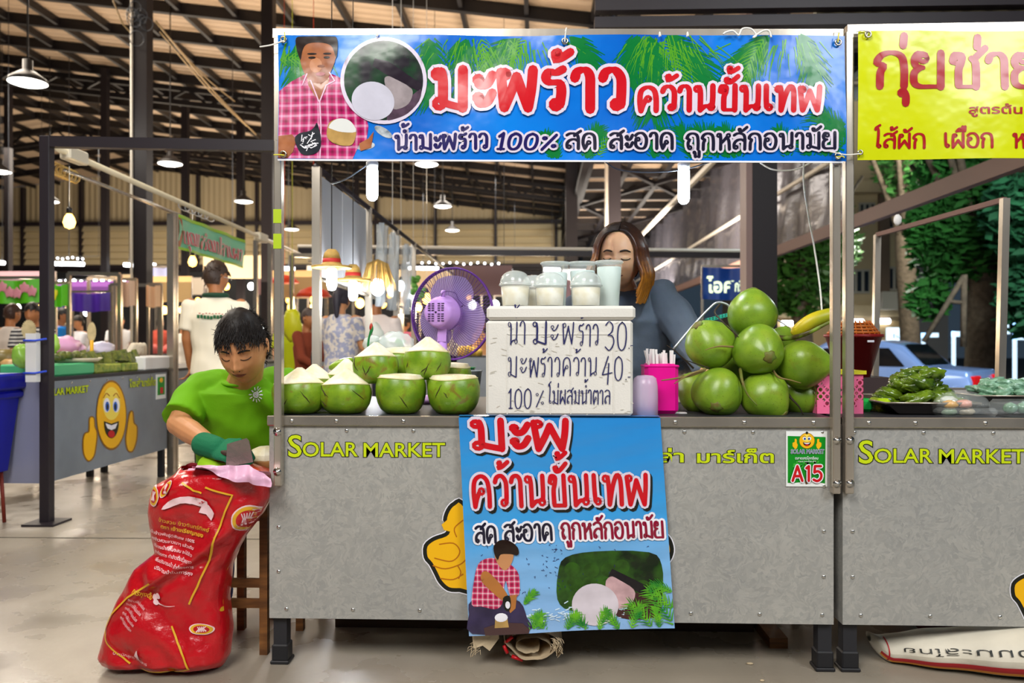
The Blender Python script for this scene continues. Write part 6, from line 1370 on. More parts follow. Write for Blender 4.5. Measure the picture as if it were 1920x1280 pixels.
# -- people in the market behind
def figure(label, px, ytop, Y, face, shirt, low, hairc='#1a1412', skin=None, height=None, long=False, arms=(0, 0), extra=None, sleeve=.5, floor=0, skirt=False, vox=.013, name='person', trousers_label=None, group=None, headturn=0, pattern=None):
 """face: angle about z, 0 = towards us"""
 top = W(px, ytop, Y); H = top.z-floor; k = H/1.65
 R = rotM(0, 0, face); Rh = rotM(math.radians(6), 0, 0); Rh = rotM(0, 0, face+headturn) @ Rh
 B = lambda x, y, z: Vector((top.x, Y, floor))+R @ (Vector((x, y, z))*k)
 b = mb(); hc = B(0, -.01, 1.53); add_head(b, hc, Rh, k, True, 28, 20)
 capsule(b, [B(0, .02, 1.45), B(0, .02, 1.35)], [.05*k, .055*k], 10)
 loft(b, [(B(0, 0, .86), .15*k, .10*k, R), (B(0, 0, 1.0), .13*k, .09*k, R), (B(0, .01, 1.22), .16*k, .10*k, R), (B(0, .01, 1.36), .13*k, .07*k, R)], 16)
 J = []
 for s, a in ((-1, arms[0]), (1, arms[1])):
  shd = B(s*.175, .01, 1.335); elb = B(s*(.20), .02-.16*a, 1.08+.03*a); wrs = B(s*(.19-.05*a), -.02-.34*a, .86+.26*a); J.append((shd, elb, wrs))
  capsule(b, [shd, elb, wrs], [.046*k, .038*k, .026*k], 10); hand(b, wrs, (wrs-elb), Vector((s, .1, .3)), k, .6)
 for s in (-1, 1): capsule(b, [B(s*.085, 0, .84), B(s*.09, 0, .47), B(s*.09, .01, .08)], [.085*k, .055*k, .036*k], 10); capsule(b, [B(s*.09, .02, .035), B(s*.09, -.13, .03)], [.034*k, .028*k], 8)
 o, bv = remesh(b, name, mat(skin or 'skin_tan'), None, vox*k*.8, 1); tag(o, label, 'person', group)
 sb = mb(); loft(sb, [(B(0, 0, .82), .175*k, .13*k, R), (B(0, 0, 1.0), .165*k, .12*k, R), (B(0, .01, 1.22), .185*k, .125*k, R), (B(0, .01, 1.345), .155*k, .09*k, R), (B(0, .015, 1.385), .085*k, .07*k, R)], 18)
 for shd, elb, wrs in J:
  if sleeve > .7: capsule(sb, [shd, elb, elb.lerp(wrs, .8)], [.064*k, .056*k, .044*k], 10)
  elif sleeve > .2: sb.tube([shd.lerp(elb, -.12), shd, shd.lerp(elb, .75)], [.04*k, .064*k, .066*k], 12)
 sm_ = mat('cloth_'+shirt.strip('#'), shirt, rough=.85, spec=.2) if not pattern else pattern
 remesh(sb, 'shirt', sm_, o, vox*k, 2, lambda co, nr: nr*.008*noise.noise(co*10))
 tb = mb(); lm = mat('cloth_'+low.strip('#'), low, rough=.85, spec=.2)
 if skirt: loft(tb, [(B(0, 0, .92), .15*k, .11*k, R), (B(0, 0, .75), .19*k, .15*k, R), (B(0, 0, .30), .21*k, .17*k, R)], 18)
 else:
  loft(tb, [(B(0, 0, .95), .15*k, .11*k, R), (B(0, 0, .8), .175*k, .13*k, R)], 16)
  for s in (-1, 1): capsule(tb, [B(s*.085, 0, .82), B(s*.09, 0, .47), B(s*.09, .01, .12)], [.10*k, .07*k, .055*k], 10)
 remesh(tb, 'skirt' if skirt else 'trousers', lm, o, vox*k*1.2, 2)
 hair_cap(o, hc, Rh, k, mat('hair_'+hairc.strip('#'), hairc, rough=.5), .045, True, int(px), 120, .03, .004)
 if long:
  m = mb(); P = [hc+Rh @ (Vector(q)*k) for q in ((0, .06, .06), (0, .105, .0), (0, .11, -.06), (0, .10, -.13), (0, .095, -.19))]; m.tube(sm3(P, 4), [.05*k, .052*k, .05*k, .046*k, .04*k, .036*k, .036*k, .036*k, .034*k, .032*k, .03*k, .028*k, .026*k, .024*k, .02*k, .015*k, .008*k], 12); m.build('ponytail', mat('hair_'+hairc.strip('#')), o)
 return o, B, k, hc, Rh
mskd = mat('skin_brown', '#a86c42', rough=.5)
mpat = mat('floral_blouse', '#cdc4b8', rough=.85, var=1, vscale=26, col2='#9497ae', detail=2, ramp=(.45, .55), spec=.2)
o, B, k, hc, Rh = figure('man in a cream polo shirt with green collar behind the man in green', 405, 490, 3.05, PI+.25, '#e6dcc6', '#3a3430', '#3a2a20', 'skin_brown', arms=(.15, .1), headturn=-.75)
m = mb(); P = [B(.078*math.cos(t), .02+.068*math.sin(t), 1.40) for t in [2*PI*i/24 for i in range(24)]]; m.tube(P, .018*k, 8, closed=True); m.build('collar', mat('dark_green_cloth', '#123a26', rough=.8), o)
m = mb(); rr_ = random.Random(6)
for i in range(9): 
 c_ = B(.10-.022*i, .142, 1.24+rr_.uniform(-.005, .005)); m.box(tuple(c_-Vector((.007, .006, .012))), tuple(c_+Vector((.007, .006, .012))))
m.build('embroidered_letters', mat('green_thread', '#1c5c34', rough=.8), o)
m = mb()
for i in range(8): 
 c_ = B(.09-.022*i, .142, 1.262+rr_.uniform(-.003, .006)); m.box(tuple(c_-Vector((.004, .006, .003))), tuple(c_+Vector((.004, .006, .003))))
m.build('embroidered_accents', mat('red_thread', '#b5302c', rough=.8), o)
m = mb(); m.tube([hc+Rh @ Vector((-.074*k, .0, .005)), hc+Rh @ Vector((-.07*k, -.08, .005)), hc+Rh @ Vector((-.03, -.105, .0))], .0025, 6); m.build('spectacles', mat('grey_wire'), o)
o, B, k, hc, Rh = figure('woman with a black ponytail and pale flowered blouse seen from behind between the steel posts', 640, 535, 4.0, PI-.5, '#c9c0b4', '#26262c', '#2a2630', 'skin_tan', long=True, arms=(.5, .5), pattern=mpat, headturn=.3)
m = mb(); m.ell(B(.22, .10, .98), (.04*k, .09*k, .12*k), 14, 10); m.build('shoulder_bag', mat('black_bag', '#17181c', rough=.4), o)
figure('person in a pale pink T-shirt with back to us behind the grass lampshade', 706, 538, 4.3, PI, '#dccfc8', '#2c2c34', '#1c222c', 'skin_brown', arms=(.4, .4))
figure('stooping older woman in a rust and brown jacket beside the flowered blouse', 578, 578, 4.6, PI/2-.4, '#7c3a26', '#3a2420', '#4a3c38', 'skin_brown', arms=(.6, .6), sleeve=.9)
figure('seller in bright yellow-green far behind the left post', 545, 585, 6.4, .2, '#b8c21a', '#3a3a30', arms=(.4, .4))
figure('woman in a pale sleeveless top with brown hair at the far left, back turned', 22, 570, 5.2, PI-.3, '#d8ccc2', '#2a2228', '#3a2218', 'skin_brown', arms=(.2, .2), sleeve=.3)
figure('dark-haired woman in a black and white striped top peering round the dark stall post', 62, 568, 4.8, .1, '#b9b4b0', '#2a2228', '#161012', 'skin_brown', arms=(.3, .3), pattern=mat('striped_top', '#c9c5c0', rough=.8))
def stripes(mt, sc1=50):
 N, L, p = nodes(mt); g = N.new('ShaderNodeNewGeometry').outputs['Position']; wv = N.new('ShaderNodeTexWave'); wv.bands_direction = 'Z'; wv.inputs['Scale'].default_value = 9; wv.inputs['Distortion'].default_value = 1; L.new(g, wv.inputs['Vector'])
 r = N.new('ShaderNodeValToRGB'); r.color_ramp.interpolation = 'CONSTANT'; r.color_ramp.elements[0].color = (.02, .02, .03, 1); r.color_ramp.elements[1].position = .5; r.color_ramp.elements[1].color = (.6, .58, .55, 1); L.new(wv.outputs['Fac'], r.inputs[0]); L.new(r.outputs[0], p.inputs['Base Color'])
stripes(MATS['striped_top'])
figure('person in a sky blue T-shirt seen beyond the purple banner', 116, 578, 8.0, PI-1.2, '#1f7ad0', '#20242c', '#171717', 'skin_brown', arms=(.2, .3))
figure('person in a white shirt leaning over a far stall under the purple banner', 148, 592, 9.0, -.6, '#d9dce6', '#2a2c34', arms=(.5, .5))
far = [(225, 590, 10.4, '#c9cdd6', .3), (300, 596, 13.5, '#a84a3c', PI), (520, 596, 12.4, '#a8603a', .5), (980, 600, 10.2, '#dfe3ea', PI), (935, 602, 12.6, '#2c4a8a', .2), (760, 596, 11, '#c76a8a', 2.4), (858, 600, 12, '#d8d2c8', .8), (1010, 603, 14.3, '#8a2c3c', PI), (900, 597, 10.4, '#dba77a', 1.2), (665, 600, 12.2, '#e0d8b0', 2), (345, 598, 9.4, '#e8e4dc', 2.5), (1085, 602, 13, '#b8c4d8', .4)]
names = {'#c9cdd6': 'grey-white', '#a84a3c': 'brick red', '#a8603a': 'tan orange', '#dfe3ea': 'white', '#2c4a8a': 'navy blue', '#c76a8a': 'pink', '#d8d2c8': 'cream', '#8a2c3c': 'wine red', '#dba77a': 'peach', '#e0d8b0': 'pale yellow', '#e8e4dc': 'off-white', '#b8c4d8': 'light blue'}
for (px, yt, Y, cl, fa) in far: figure('small distant shopper in %s among the far stalls' % names[cl], px, yt, Y, fa, cl, '#26262e', vox=.02, arms=(.3, .3), group='shoppers far down the market')
# -- CFL tubes over the counter
mtube = mat('lit_tube', '#f4fbff', emit=14, emitcol='#e8f6ff'); mbase = mat('lamp_base', '#d7dadc', rough=.4); mwarm = mat('lit_bulb_warm', '#ffd27a', emit=8, emitcol='#ffb850'); mwhite = mat('lit_bulb_white', '#ffffff', emit=10, emitcol='#f4f8ff')
def cfl(px, y0, ymid, y1, wpx, Y, label, power, parent=None):
 s = pxs(Y); a = W(px, y0, Y); b = W(px, ymid, Y); c = W(px, y1, Y); R = wpx*s/2
 e = empty('lamp_tube', label, 'lamp', (a.x, Y, a.z), 'white tube lamps under the banner')
 m = mb(); m.lathe([(R*.9, 0), (R*1.05, -.004), (R*1.0, (b.z-a.z)*.9), (R*.8, b.z-a.z)], (a.x, Y, a.z), 20); m.build('base', mbase, e)
 m = mb(); m.lathe([(R*.92, 0), (R, -.006), (R, c.z-b.z+R), (R*.85, c.z-b.z+R*.45), (R*.5, c.z-b.z+R*.1), (0, c.z-b.z)], (a.x, Y, b.z), 20); m.build('glass_tube', mtube, e)
 point((a.x, Y, (b.z+c.z)/2), power, (.86, .95, 1), R*1.3)
cfl(698, 303, 317, 377, 22, .38, 'lit white tube lamp hanging at the left under the blue banner', 17)
cfl(1282, 305, 319, 383, 22, .38, 'lit white tube lamp hanging at the right under the blue banner', 24)
m = mb(); m.tube(sm3([W(1135, 303, .4), W(1160, 318, .4), W(1215, 323, .4), W(1280, 318, .38), W(1330, 304, .4)]), .0028, 6); tag(m.build('cable', mat('dark_cable', '#3a3f48', rough=.4)), 'dark sagging cable running to the right tube lamp', 'cable')
m = mb(); m.tube(sm3([W(620, 345, .5), W(650, 335, .45), W(690, 308, .4)]), .0028, 6); tag(m.build('cable', mat('dark_cable')), 'thin cable running from the grey partition to the left tube lamp', 'cable')
m = mb(); m.tube(sm3([W(1425, 305, .4), W(1450, 318, .4), W(1490, 318, .4), W(1520, 305, .4)]), .0028, 6); tag(m.build('cable', mat('white_cable')), 'pale cable sagging before the black tarpaulin under the banner', 'cable')
# -- high-bay pendant lamps
mbell = mat('lamp_bell', '#19181a', rough=.4); mdisc = mat('lit_disc', '#ffffff', emit=5, emitcol='#fffaf0')
for (px, py, wp, Y, lb) in ((52, 155, 70, 7.2, 'largest round hall lamp at the upper left'), (319, 307, 45, 12.4, 'round hall lamp just above the slanting white rail'), (93, 378, 34, 17, 'round hall lamp behind the dark stall post'), (457, 378, 34, 17.4, 'round hall lamp left of the yellow-marked steel post'), (547, 430, 27, 22, 'small far round hall lamp right of the steel post'), (800, 308, 44, 12.6, 'round hall lamp tucked under the blue banner'), (830, 387, 34, 17.4, 'round hall lamp above the fan'), (848, 432, 27, 22.5, 'smallest far round hall lamp directly above the fan'), (0, 322, 40, 14.5, 'round hall lamp cut by the edge at far left')):
 c = W(px, py, Y); r = wp*pxs(Y)/2; e = empty('pendant_lamp', lb, 'lamp', c, 'round pendant lamps of the hall')
 m = mb(); m.lathe([(r, 0), (r*.92, .05), (r*.5, .12), (r*.25, .16), (r*.25, .28), (0, .30)], (0, 0, 0), 28); m.build('bell', mbell, e, raw=True)
 m = mb(); m.lathe([(0, -.03), (r*.6, -.028), (r*.97, -.002), (r*.97, .01), (0, .012)], (0, 0, 0), 28); m.build('lit_disc', mdisc, e, raw=True)
 m = mb(); m.tube([(0, 0, .28), (0, 0, roofz(c.x)-c.z+.14)], .012, 6); m.build('cable', mbell, e, raw=True)
 if wp > 40: point(c-Vector((0, 0, .15)), 60, (1, .95, .86), .2)
# -- the left stall row, counters in the plane X = XS
XS = -2.83; mgal2 = mat('galvanised_side', '#8f98a2', rough=.42, metal=.35, var=.15, vscale=5, pos=True)
def SX(px, py, off=0): return WX(px, py, XS+off)
ya = SX(85, 700).y; yb = SX(313, 700).y
ls = empty('market_stall', 'galvanised counter of the left-hand row with the smiling face on its side', 'market stall', (XS, ya, 0))
def row_stall(e, y0, y1, zt=.815, zb=.21, depth=.62):
 m = mb(); m.box((XS-.006, y0, zb), (XS, y1, zt-.02)); m.build('side_panel', mgal2, e)
 m = mb(); m.box((XS-depth, y0, zt-.02), (XS+.008, y1, zt)); m.build('worktop', mtop, e)
 m = mb(); m.box((XS-depth, y0, zb), (XS-.006, y0+.006, zt-.02)); m.build('end_panel', mat('lilac_grey_panel', '#8d90a8', rough=.45, metal=.2), e)
 for yy in (y0+.03, y1-.05):
  for xx in (XS-.05, XS-depth+.02): m = mb(); m.box((xx, yy, 0), (xx+.04, yy+.04, zt-.02)); m.build('leg', mblk, e)
row_stall(ls, ya, yb)
for k in range(8):
 m = mb(); m.ell((XS+.002, ya+.06+(yb-ya-.12)*k/7, .775), (.003, .008, .008), 8, 5); m.build('screw', mscrew, ls)
def sfx(l): return lambda p: WX(p[0], p[1], XS+.002+l*.0012)
smiley(ls, 209, 778, 27, 62, sfx, 1)
def sfh(pts): 
 for l, (mt_, g) in enumerate(((mat('emblem_rim'), 1.5), (myel, -1.0))):
  m = mb(); poly2d(m, grow(closed_smooth(pts), g), sfx(l)); m.build('thumb_emblem', mt_, ls)
sfh([(168, 784), (176, 783), (178, 800), (182, 812), (180, 835), (176, 855), (166, 864), (157, 850), (156, 825), (160, 812), (167, 808)]); sfh([(243, 775), (249, 772), (251, 792), (257, 800), (256, 825), (249, 845), (240, 844), (236, 825), (238, 805)])
for txt, bx, sl in (('OLAR MARKET', (92, -742, 166, 13), .1), ('โซล่า', (243, -726, 268, 13), .1), ('มาร์เก็ต', (268, -724, 292, 13), .1)):
 for l, (mt_, off) in enumerate(((mat('letter_shadow', '#5f6a10'), .04), (mlime, .02))):
  m = mb(); f0 = sfx(2+l); write_font(m, txt, bx, flip(f0), off, sq=sl); m.build('lettering', mt_, ls)
a = SX(294, 702, .01); b_ = SX(312, 746, .01)
sg2 = empty('stall_number_sign', 'small green and white stall number plate at the far end of the left counter', 'sign', (XS+.004, a.y, b_.z))
m = mb(); m.box((XS+.002, a.y, b_.z), (XS+.006, b_.y, a.z)); m.build('plate', mat('sign_white'), sg2); m = mb(); m.box((XS+.0062, a.y+.02, b_.z+.03), (XS+.007, b_.y-.02, a.z-.02)); m.build('green_field', mgrn, sg2)
m = mb(); m.box((XS+.0072, a.y+.06, b_.z+.04), (XS+.008, b_.y-.05, b_.z+.085)); m.build('number_print', mred, sg2); m = mb(); m.ell((XS+.0075, (a.y+b_.y)/2, a.z-.045), (.001, .03, .018), 10, 6); m.build('smiling_face', myel, sg2)
ls2 = empty('market_stall', 'second galvanised counter of the left-hand row, behind the man in the cream polo', 'market stall', (XS, yb+.15, 0)); row_stall(ls2, yb+.12, yb+2.0)
ls3 = empty('market_stall', 'third galvanised counter further down the left-hand row', 'market stall', (XS, yb+2.3, 0)); row_stall(ls3, yb+2.2, yb+4.2)
fr = empty('gantry', 'dark steel gate frame with base plate at the left, its beam running behind the banner', 'frame', (XS, ya-.06, 0))
pc = W(88, 640, ya-.08); wd = 19*pxs(ya-.08); zt_ = W(88, 256, ya-.08).z
m = mb(); m.box((pc.x-wd/2, ya-.08-wd/2, 0), (pc.x+wd/2, ya-.08+wd/2, zt_), bev=.003); m.build('post', mdark2, fr)
m = mb(); m.box((pc.x-.09, ya-.17, 0), (pc.x+.09, ya+.01, .012)); m.build('base_plate', mdark2, fr)
m = mb(); m.bar((pc.x-.03, ya-.08, zt_-.03), W(720, 278, ya-.08), .05, .06); m.build('beam', mdark2, fr)
m = mb(); q = SX(330, 640); m.box((XS-.02, yb+.04, 0), (XS+.03, yb+.09, W(330, 398, yb).z)); m.build('post', mat('steel_post', '#b5ab9c', rough=.25, metal=.8), fr)
m = mb(); m.box((XS-.02, yb+.10, 0), (XS+.03, yb+.13, W(330, 398, yb).z)); m.build('post', mat('steel_post'), fr)
mrail = mat('cream_conduit', '#cfc3a6', rough=.4)
def rail(pa, pb, r, label, X=XS, mt_=mrail, boxes=()):
 a = WX(*pa, X); b = WX(*pb, X); m = mb(); m.tube([a, b], r, 10); o = m.build('conduit_rail', mt_); tag(o, label, 'rail')
 for t, sz in boxes: c = a.lerp(b, t); m = mb(); m.box(tuple(c-Vector((.035, sz, .04))), tuple(c+Vector((.035, sz, .04))), bev=.008); m.build('junction_box', mat('box_cream', '#d8cfba', rough=.5), o)
 return o
rail((105, 277), (620, 502), .020, 'cream conduit rail with junction boxes slanting down from the dark post', boxes=((.03, .10), (.56, .12), (.86, .12)))
rail((118, 318), (340, 404), .012, 'thinner steel rail with coiled cord below the cream conduit', mt_=mat('steel_post'))
m = mb()
for k in range(6): a = SX(103+k*7, 316+k*3, .0); m.tube([a+Vector((.0, .02*math.sin(t)*3, .035*math.cos(t))) for t in [2*PI*j/12 for j in range(12)]], .008, 5, closed=True)
o = m.build('cord_coil', mat('cord_tan', '#c9a45a', rough=.6)); tag(o, 'coil of tan cord wound on the rail by the dark post', 'cord'); 
m = mb()
for k in range(5): a = SX(345+k*12, 388+k*5, .0); m.tube([a+Vector((.0, .05*math.sin(t)*2, .03*math.cos(t))) for t in [2*PI*j/12 for j in range(12)]], .005, 5, closed=True)
o = m.build('wire_coil', mat('grey_wire')); tag(o, 'loops of wire tied round the cream conduit above the mint sign', 'wire')
def sfg(l): return lambda p: WX(p[0], p[1], XS+.02+l*.002)
ms_ = empty('banner', 'mint green banner with red lettering slung under the cream conduit', 'banner', SX(333, 468))
SG = [(334, 401), (458, 450), (458, 503), (334, 466)]
def sgp(u, v): return ((SG[0][0]*(1-u)+SG[1][0]*u), (SG[0][1]*(1-u)+SG[1][1]*u)*(1-v)+(SG[3][1]*(1-u)+SG[2][1]*u)*v)
m = mb(); f0 = sfg(0); m.grid(14, 6, lambda u, v: f0(sgp(u, v))+Vector((.012*math.sin(u*20+v*4), 0, 0))); m.build('banner_sheet', mat('mint_vinyl', '#7fd0a4', rough=.3, var=.12, vscale=3), ms_)
m = mb(); f1 = lambda l: (lambda p: sfg(l)(sgp(p[0], p[1]))+Vector((.012*math.sin(p[0]*20+p[1]*4), 0, 0)))
m.grid(14, 1, lambda u, v: f1(3)((u, v*.10))); m.grid(14, 1, lambda u, v: f1(3)((u, .92+v*.08))); m.build('edge_print', mat('lime_edge', '#9cc832', rough=.3), ms_)
m = mb(); poly2d(m, [(.0, .05), (.04, .15), (.09, .5), (.08, .75), (.05, .95), (0, .95)], f1(3)); m.build('picture_print', mat('orange_print', '#b5602a', rough=.35, var=.4, vscale=20), ms_)
for k, (ex, mt_) in enumerate(((.012, mat('pale_pink', '#e0d4cc')), (0, mat('sign_crimson', '#c0102a', rough=.4)))):
 m = mb(); write_brush(m, 'บุญเจริญปลาเผา', (.10, -.78, .97, .38), .012, lambda p: f1(6+k*2)((p[0], -p[1])), .2, extra=ex) if 'ิ' in G else None
 if k == 0 and 'ิ' not in G: G['ิ'] = (0, [], [[(-.62, 1.16), (-.4, 1.36), (-.1, 1.2)], [(-.62, 1.16), (-.1, 1.18)]])
 if not m.v: write_brush(m, 'บุญเจริญปลาเผา', (.10, -.78, .97, .38), .017, lambda p: f1(6+k*2)((p[0], -p[1])), .2, extra=ex)
 m.build('lettering', mt_, ms_)
def bulb(c, r, label, mt_=mwarm, power=0, col=(1, .75, .42), cordlen=.0, group=None, nm='light_bulb'):
 e = empty(nm, label, 'bulb', c, group); m = mb(); m.lathe([(0, -r*1.3), (r*.7, -r), (r, -r*.2), (r*.8, r*.6), (r*.45, r*1.2), (r*.4, r*1.3), (0, r*1.3)], (0, 0, 0), 16); m.build('glass', mt_, e, raw=True)
 m = mb(); m.lathe([(r*.42, r*1.25), (r*.45, r*2.1), (r*.2, r*2.4), (0, r*2.4)], (0, 0, 0), 12); m.build('socket', mbell, e, raw=True)
 if cordlen: m = mb(); m.tube([(0, 0, r*2.3), (0, 0, cordlen)], .003, 5); m.build('cord', mcord, e, raw=True)
 if power: point(Vector(c), power, col, r)
 return e
bulb(SX(130, 415, .02), .036, 'warm bare bulb hanging on a cord near the dark post', power=22, cordlen=.33)
bulb(SX(361, 490, -.2), .038, 'warm bare bulb glowing under the mint banner', power=16, cordlen=.5)
ZL = .816
def lump(m, c, r, seed, amp=.2, n=12, k=8): m.ell(c, r, n, k, None, lambda d, v: v*(1+amp*noise.noise(d*2.2+Vector((seed*1.7, 0, seed)))))
def LZ(px, py, dx): # point over the left counter, dx behind the panel plane
 return WX(px, py, XS-dx)
def crate(px0, px1, dx, h, col, label, w_=.26, mt_=None):
 a = LZ(px0, 690, dx); b = LZ(px1, 690, dx); m = mb(); m.box((XS-dx-w_, a.y, ZL), (XS-dx, b.y, ZL+h), bev=.01); o = m.build('tray', mt_ or mat('tray_'+col.strip('#'), col, rough=.5)); tag(o, label, 'tray'); return o, a.y, b.y
mrow = mat('woven_leaf', '#a9ac4a', rough=.6, var=.5, vscale=26, col2='#6d8a3a')
o1, y0_, y1_ = crate(80, 178, .05, .075, '#4fb37a', 'mint green foam tray of steamed parcels on the left counter')
o2, y2_, y3_ = crate(180, 228, .05, .06, '#b5ad3a', 'first yellow-green woven tray of leaf parcels', mt_=mrow); o3, y4_, y5_ = crate(232, 274, .05, .06, '#b5ad3a', 'second yellow-green woven tray of leaf parcels', mt_=mrow)
o4, y6_, y7_ = crate(282, 322, .08, .03, '#8a6a3a', 'flat tray of yellow and pink sweets at the far end of the left counter')
mparcel = mat('leaf_parcel', '#6f7430', rough=.45, var=.5, vscale=30, col2='#3c4a1c'); mplate = mat('cream_plate', '#d9cdb0', rough=.4)
rl = random.Random(12)
m = mb(); m.lathe([(.0, .0), (.16, .0), (.19, .025), (.18, .025), (.15, .006), (0, .006)], (XS-.2, (y0_+y1_)/2+.25, ZL+.078), 28); tag(m.build('plate', mplate), 'cream round platter on the mint green tray', 'plate')
i = 0
for (yy0, yy1, zz, n, lab, gr) in ((y0_+.12, y1_-.05, ZL+.10, 16, 'small brown leaf-wrapped ball heaped on the cream platter', 'leaf balls on the platter'), (y2_, y3_, ZL+.075, 14, 'folded green leaf parcel standing in the first woven tray', 'leaf parcels in the first tray'), (y4_, y5_, ZL+.075, 14, 'folded green leaf parcel standing in the second woven tray', 'leaf parcels in the second tray')):
 for k in range(n):
  m = mb(); c = Vector((XS-.08-.2*rl.random(), yy0+(yy1-yy0)*(k+.5)/n, zz+rl.uniform(0, .03)))
  if i == 0: lump(m, c, (.028, .034, .024), k)
  else: m.add([c+Vector(q) for q in ((-.05, -.03, -.02), (.03, -.03, -.02), (.03, .03, -.02), (-.05, .03, -.02), (-.02, -.012, .045), (.0, .012, .05))], [(0, 3, 2, 1), (0, 1, 4), (1, 2, 5, 4), (2, 3, 5), (3, 0, 4, 5)], False)
  o = m.build('leaf_ball' if i == 0 else 'leaf_parcel', mparcel); tag(o, lab, 'food', gr)
 i += 1
for k in range(14):
 m = mb(); c = Vector((XS-.12-.2*rl.random(), y6_+(y7_-y6_)*rl.random(), ZL+.045+.02*rl.random())); lump(m, c, (.03, .04, .022), k)
 cl = rl.choice((('#d8a81c', 'yellow'), ('#c24a5a', 'pink'), ('#d99a5a', 'orange'))); o = m.build('sweet', mat('sweet_'+cl[1], cl[0], rough=.4)); tag(o, '%s sweet on the flat tray at the far end of the left counter' % cl[1], 'food', 'sweets on the flat tray')
def pleated_fan(px, py, rx, ry, dx, label):
 c = LZ(px, py, dx); s = (c.y-CAM.y)/F; m = mb(); n = 26; P = []
 for k in range(n*2): r = 1 if k % 2 == 0 else .86; t = PI*k/n; P.append((rx*s*r*math.cos(t), ry*s*r*math.sin(t)))
 R_ = rotM(0, 0, .5); f0 = lambda p: c+R_ @ Vector((p[0], -.004, p[1])); f1_ = lambda p: c+R_ @ Vector((p[0], .004, p[1]))
 m.prism(P, f0, f1_); o = m.build('pleated_fan', mat('straw_fan', '#cdb98a', rough=.7, var=.25, vscale=30)); tag(o, label, 'fan')
 m = mb(); m.tube([c-Vector((0, 0, ry*s*.8)), Vector((c.x, c.y, ZL+.01))], .012, 8); m.build('yellow_handle', mat('yellow_ribbon', '#dca51c', rough=.5), o); return o
pleated_fan(54, 618, 13, 20, .12, 'round serrated straw fan on a yellow stick left of the dark post'); pleated_fan(172, 622, 8, 20, .15, 'narrow serrated straw fan on a yellow stick on the left counter')
def bag(px, py, r, dx, col, label, seed, sc_=(1, 1.4, .7), alpha=.8):
 c = LZ(px, py, dx); c.z = max(c.z, ZL+r*.7); m = mb(); m.ell(c, (r*sc_[0], r*sc_[1], r*sc_[2]), 18, 12, None, lambda d, v: v*(1+.25*noise.noise(d*2+Vector((seed, 0, 0)))+.12*noise.noise(d*6))); o = m.build('plastic_bag', mat('bag_'+col.strip('#'), col, rough=.25, alpha=alpha)); tag(o, label, 'bag')
bag(120, 648, .09, .32, '#e0a8d0', 'crumpled pink plastic bag behind the leaf parcels', 1); bag(190, 655, .08, .35, '#d5d0e6', 'pale lilac plastic bag behind the woven trays', 2); bag(142, 656, .06, .3, '#e6b8dc', 'second pink plastic bag beside the narrow straw fan', 3)
bag(40, 668, .045, .1, '#8fc04a', 'lime green plastic bag hanging at the corner of the left counter', 4, (1, 1, 1.5)); bag(98, 645, .04, .2, '#a2d84a', 'small lime green bag right of the dark post', 5, (1, 1, 1.6))
c = LZ(248, 634, .25); c.z = ZL+.12; m = mb(); 
for k in range(4): m.tube(sm3([c+Vector((0, -.06+.04*k, 0)), c+Vector((.02, -.02+.05*k, .06)), c+Vector((.0, .06+.04*k, .03-.02*k))]), .022, 8)
tag(m.build('folded_cloth', mat('cloth_cream', '#d8cdb8', rough=.8)), 'rolled cream cloths stacked at the back of the left counter', 'cloth')
a = LZ(266, 660, .3); m = mb(); m.lathe([(.07, 0), (.12, .09), (.13, .10), (.115, .095), (.06, .006)], (a.x, a.y, ZL), 20); tag(m.build('basket', mat('brown_wicker', '#6a5240', rough=.7, bump=.004, bscale=60)), 'brown wicker basket at the far end of the left counter', 'basket')
m = mb(); c = LZ(222, 650, .3); m.box((c.x-.02, c.y-.2, ZL), (c.x+.3, c.y+.2, ZL+.10), bev=.01); tag(m.build('serving_tub', mat('white_plastic')), 'long white serving tub behind the woven trays', 'tub')
m = mb(); q = W(66, 655, ya-.12); m.box((q.x-.03, ya-.16, .80), (q.x+.03, ya-.12, 1.07)); o = m.build('white_box', mat('white_plastic')); tag(o, 'narrow white board tied to the dark post with blue cord', 'board')
for yy in (1.03, .85): 
 m = mb(); m.tube([Vector((q.x-.035, ya-.17, yy-.0)), Vector((q.x+.03, ya-.17, yy)), Vector((pc.x+.03, ya-.13, yy+.01))], .006, 6); m.build('blue_tie', mat('blue_cord', '#2a4ac8', rough=.5), o)
bb = empty('water_bin', 'deep blue plastic bin on a rusty stand at the left edge', 'bin', W(10, 895, 1.75))
bx = W(-40, 800, 1.75).x; xr = W(50, 800, 2.0).x; z1, z0 = W(0, 702, 1.75).z, W(0, 893, 1.75).z
mblue = mat('blue_bin', '#10149a', rough=.3)
def fb_(m, x0, x1, y0, y1, z0, z1, ins): m.add([(x0+ins, y0+ins, z0), (x1-ins, y0+ins, z0), (x1-ins, y1-ins, z0), (x0+ins, y1-ins, z0), (x0, y0, z1), (x1, y0, z1), (x1, y1, z1), (x0, y1, z1)], [(0, 3, 2, 1), (4, 5, 6, 7), (0, 1, 5, 4), (1, 2, 6, 5), (2, 3, 7, 6), (3, 0, 4, 7)], False)
m = mb(); fb_(m, bx-.2, xr-.035, 1.6, 2.0, z0, z1-.08, .045); m.build('tub', mblue, bb); m = mb(); m.box((bx-.22, 1.58, z1-.09), (xr-.004, 2.02, z1), bev=.012); m.build('rim', mblue, bb)
m = mb(); m.box((bx-.21, 1.59, z1-.14), (xr-.018, 2.01, z1-.10), bev=.01); m.build('band', mblue, bb)
for xx, yy in ((xr-.11, 1.68), (bx-.1, 1.68), (xr-.11, 1.94), (bx-.1, 1.94)): m = mb(); m.tube([(xx, yy, z0+.01), (xx+.02, yy, 0)], .010, 8); m.build('stand_leg', mat('rust_red', '#7a2a1c', rough=.6), bb)
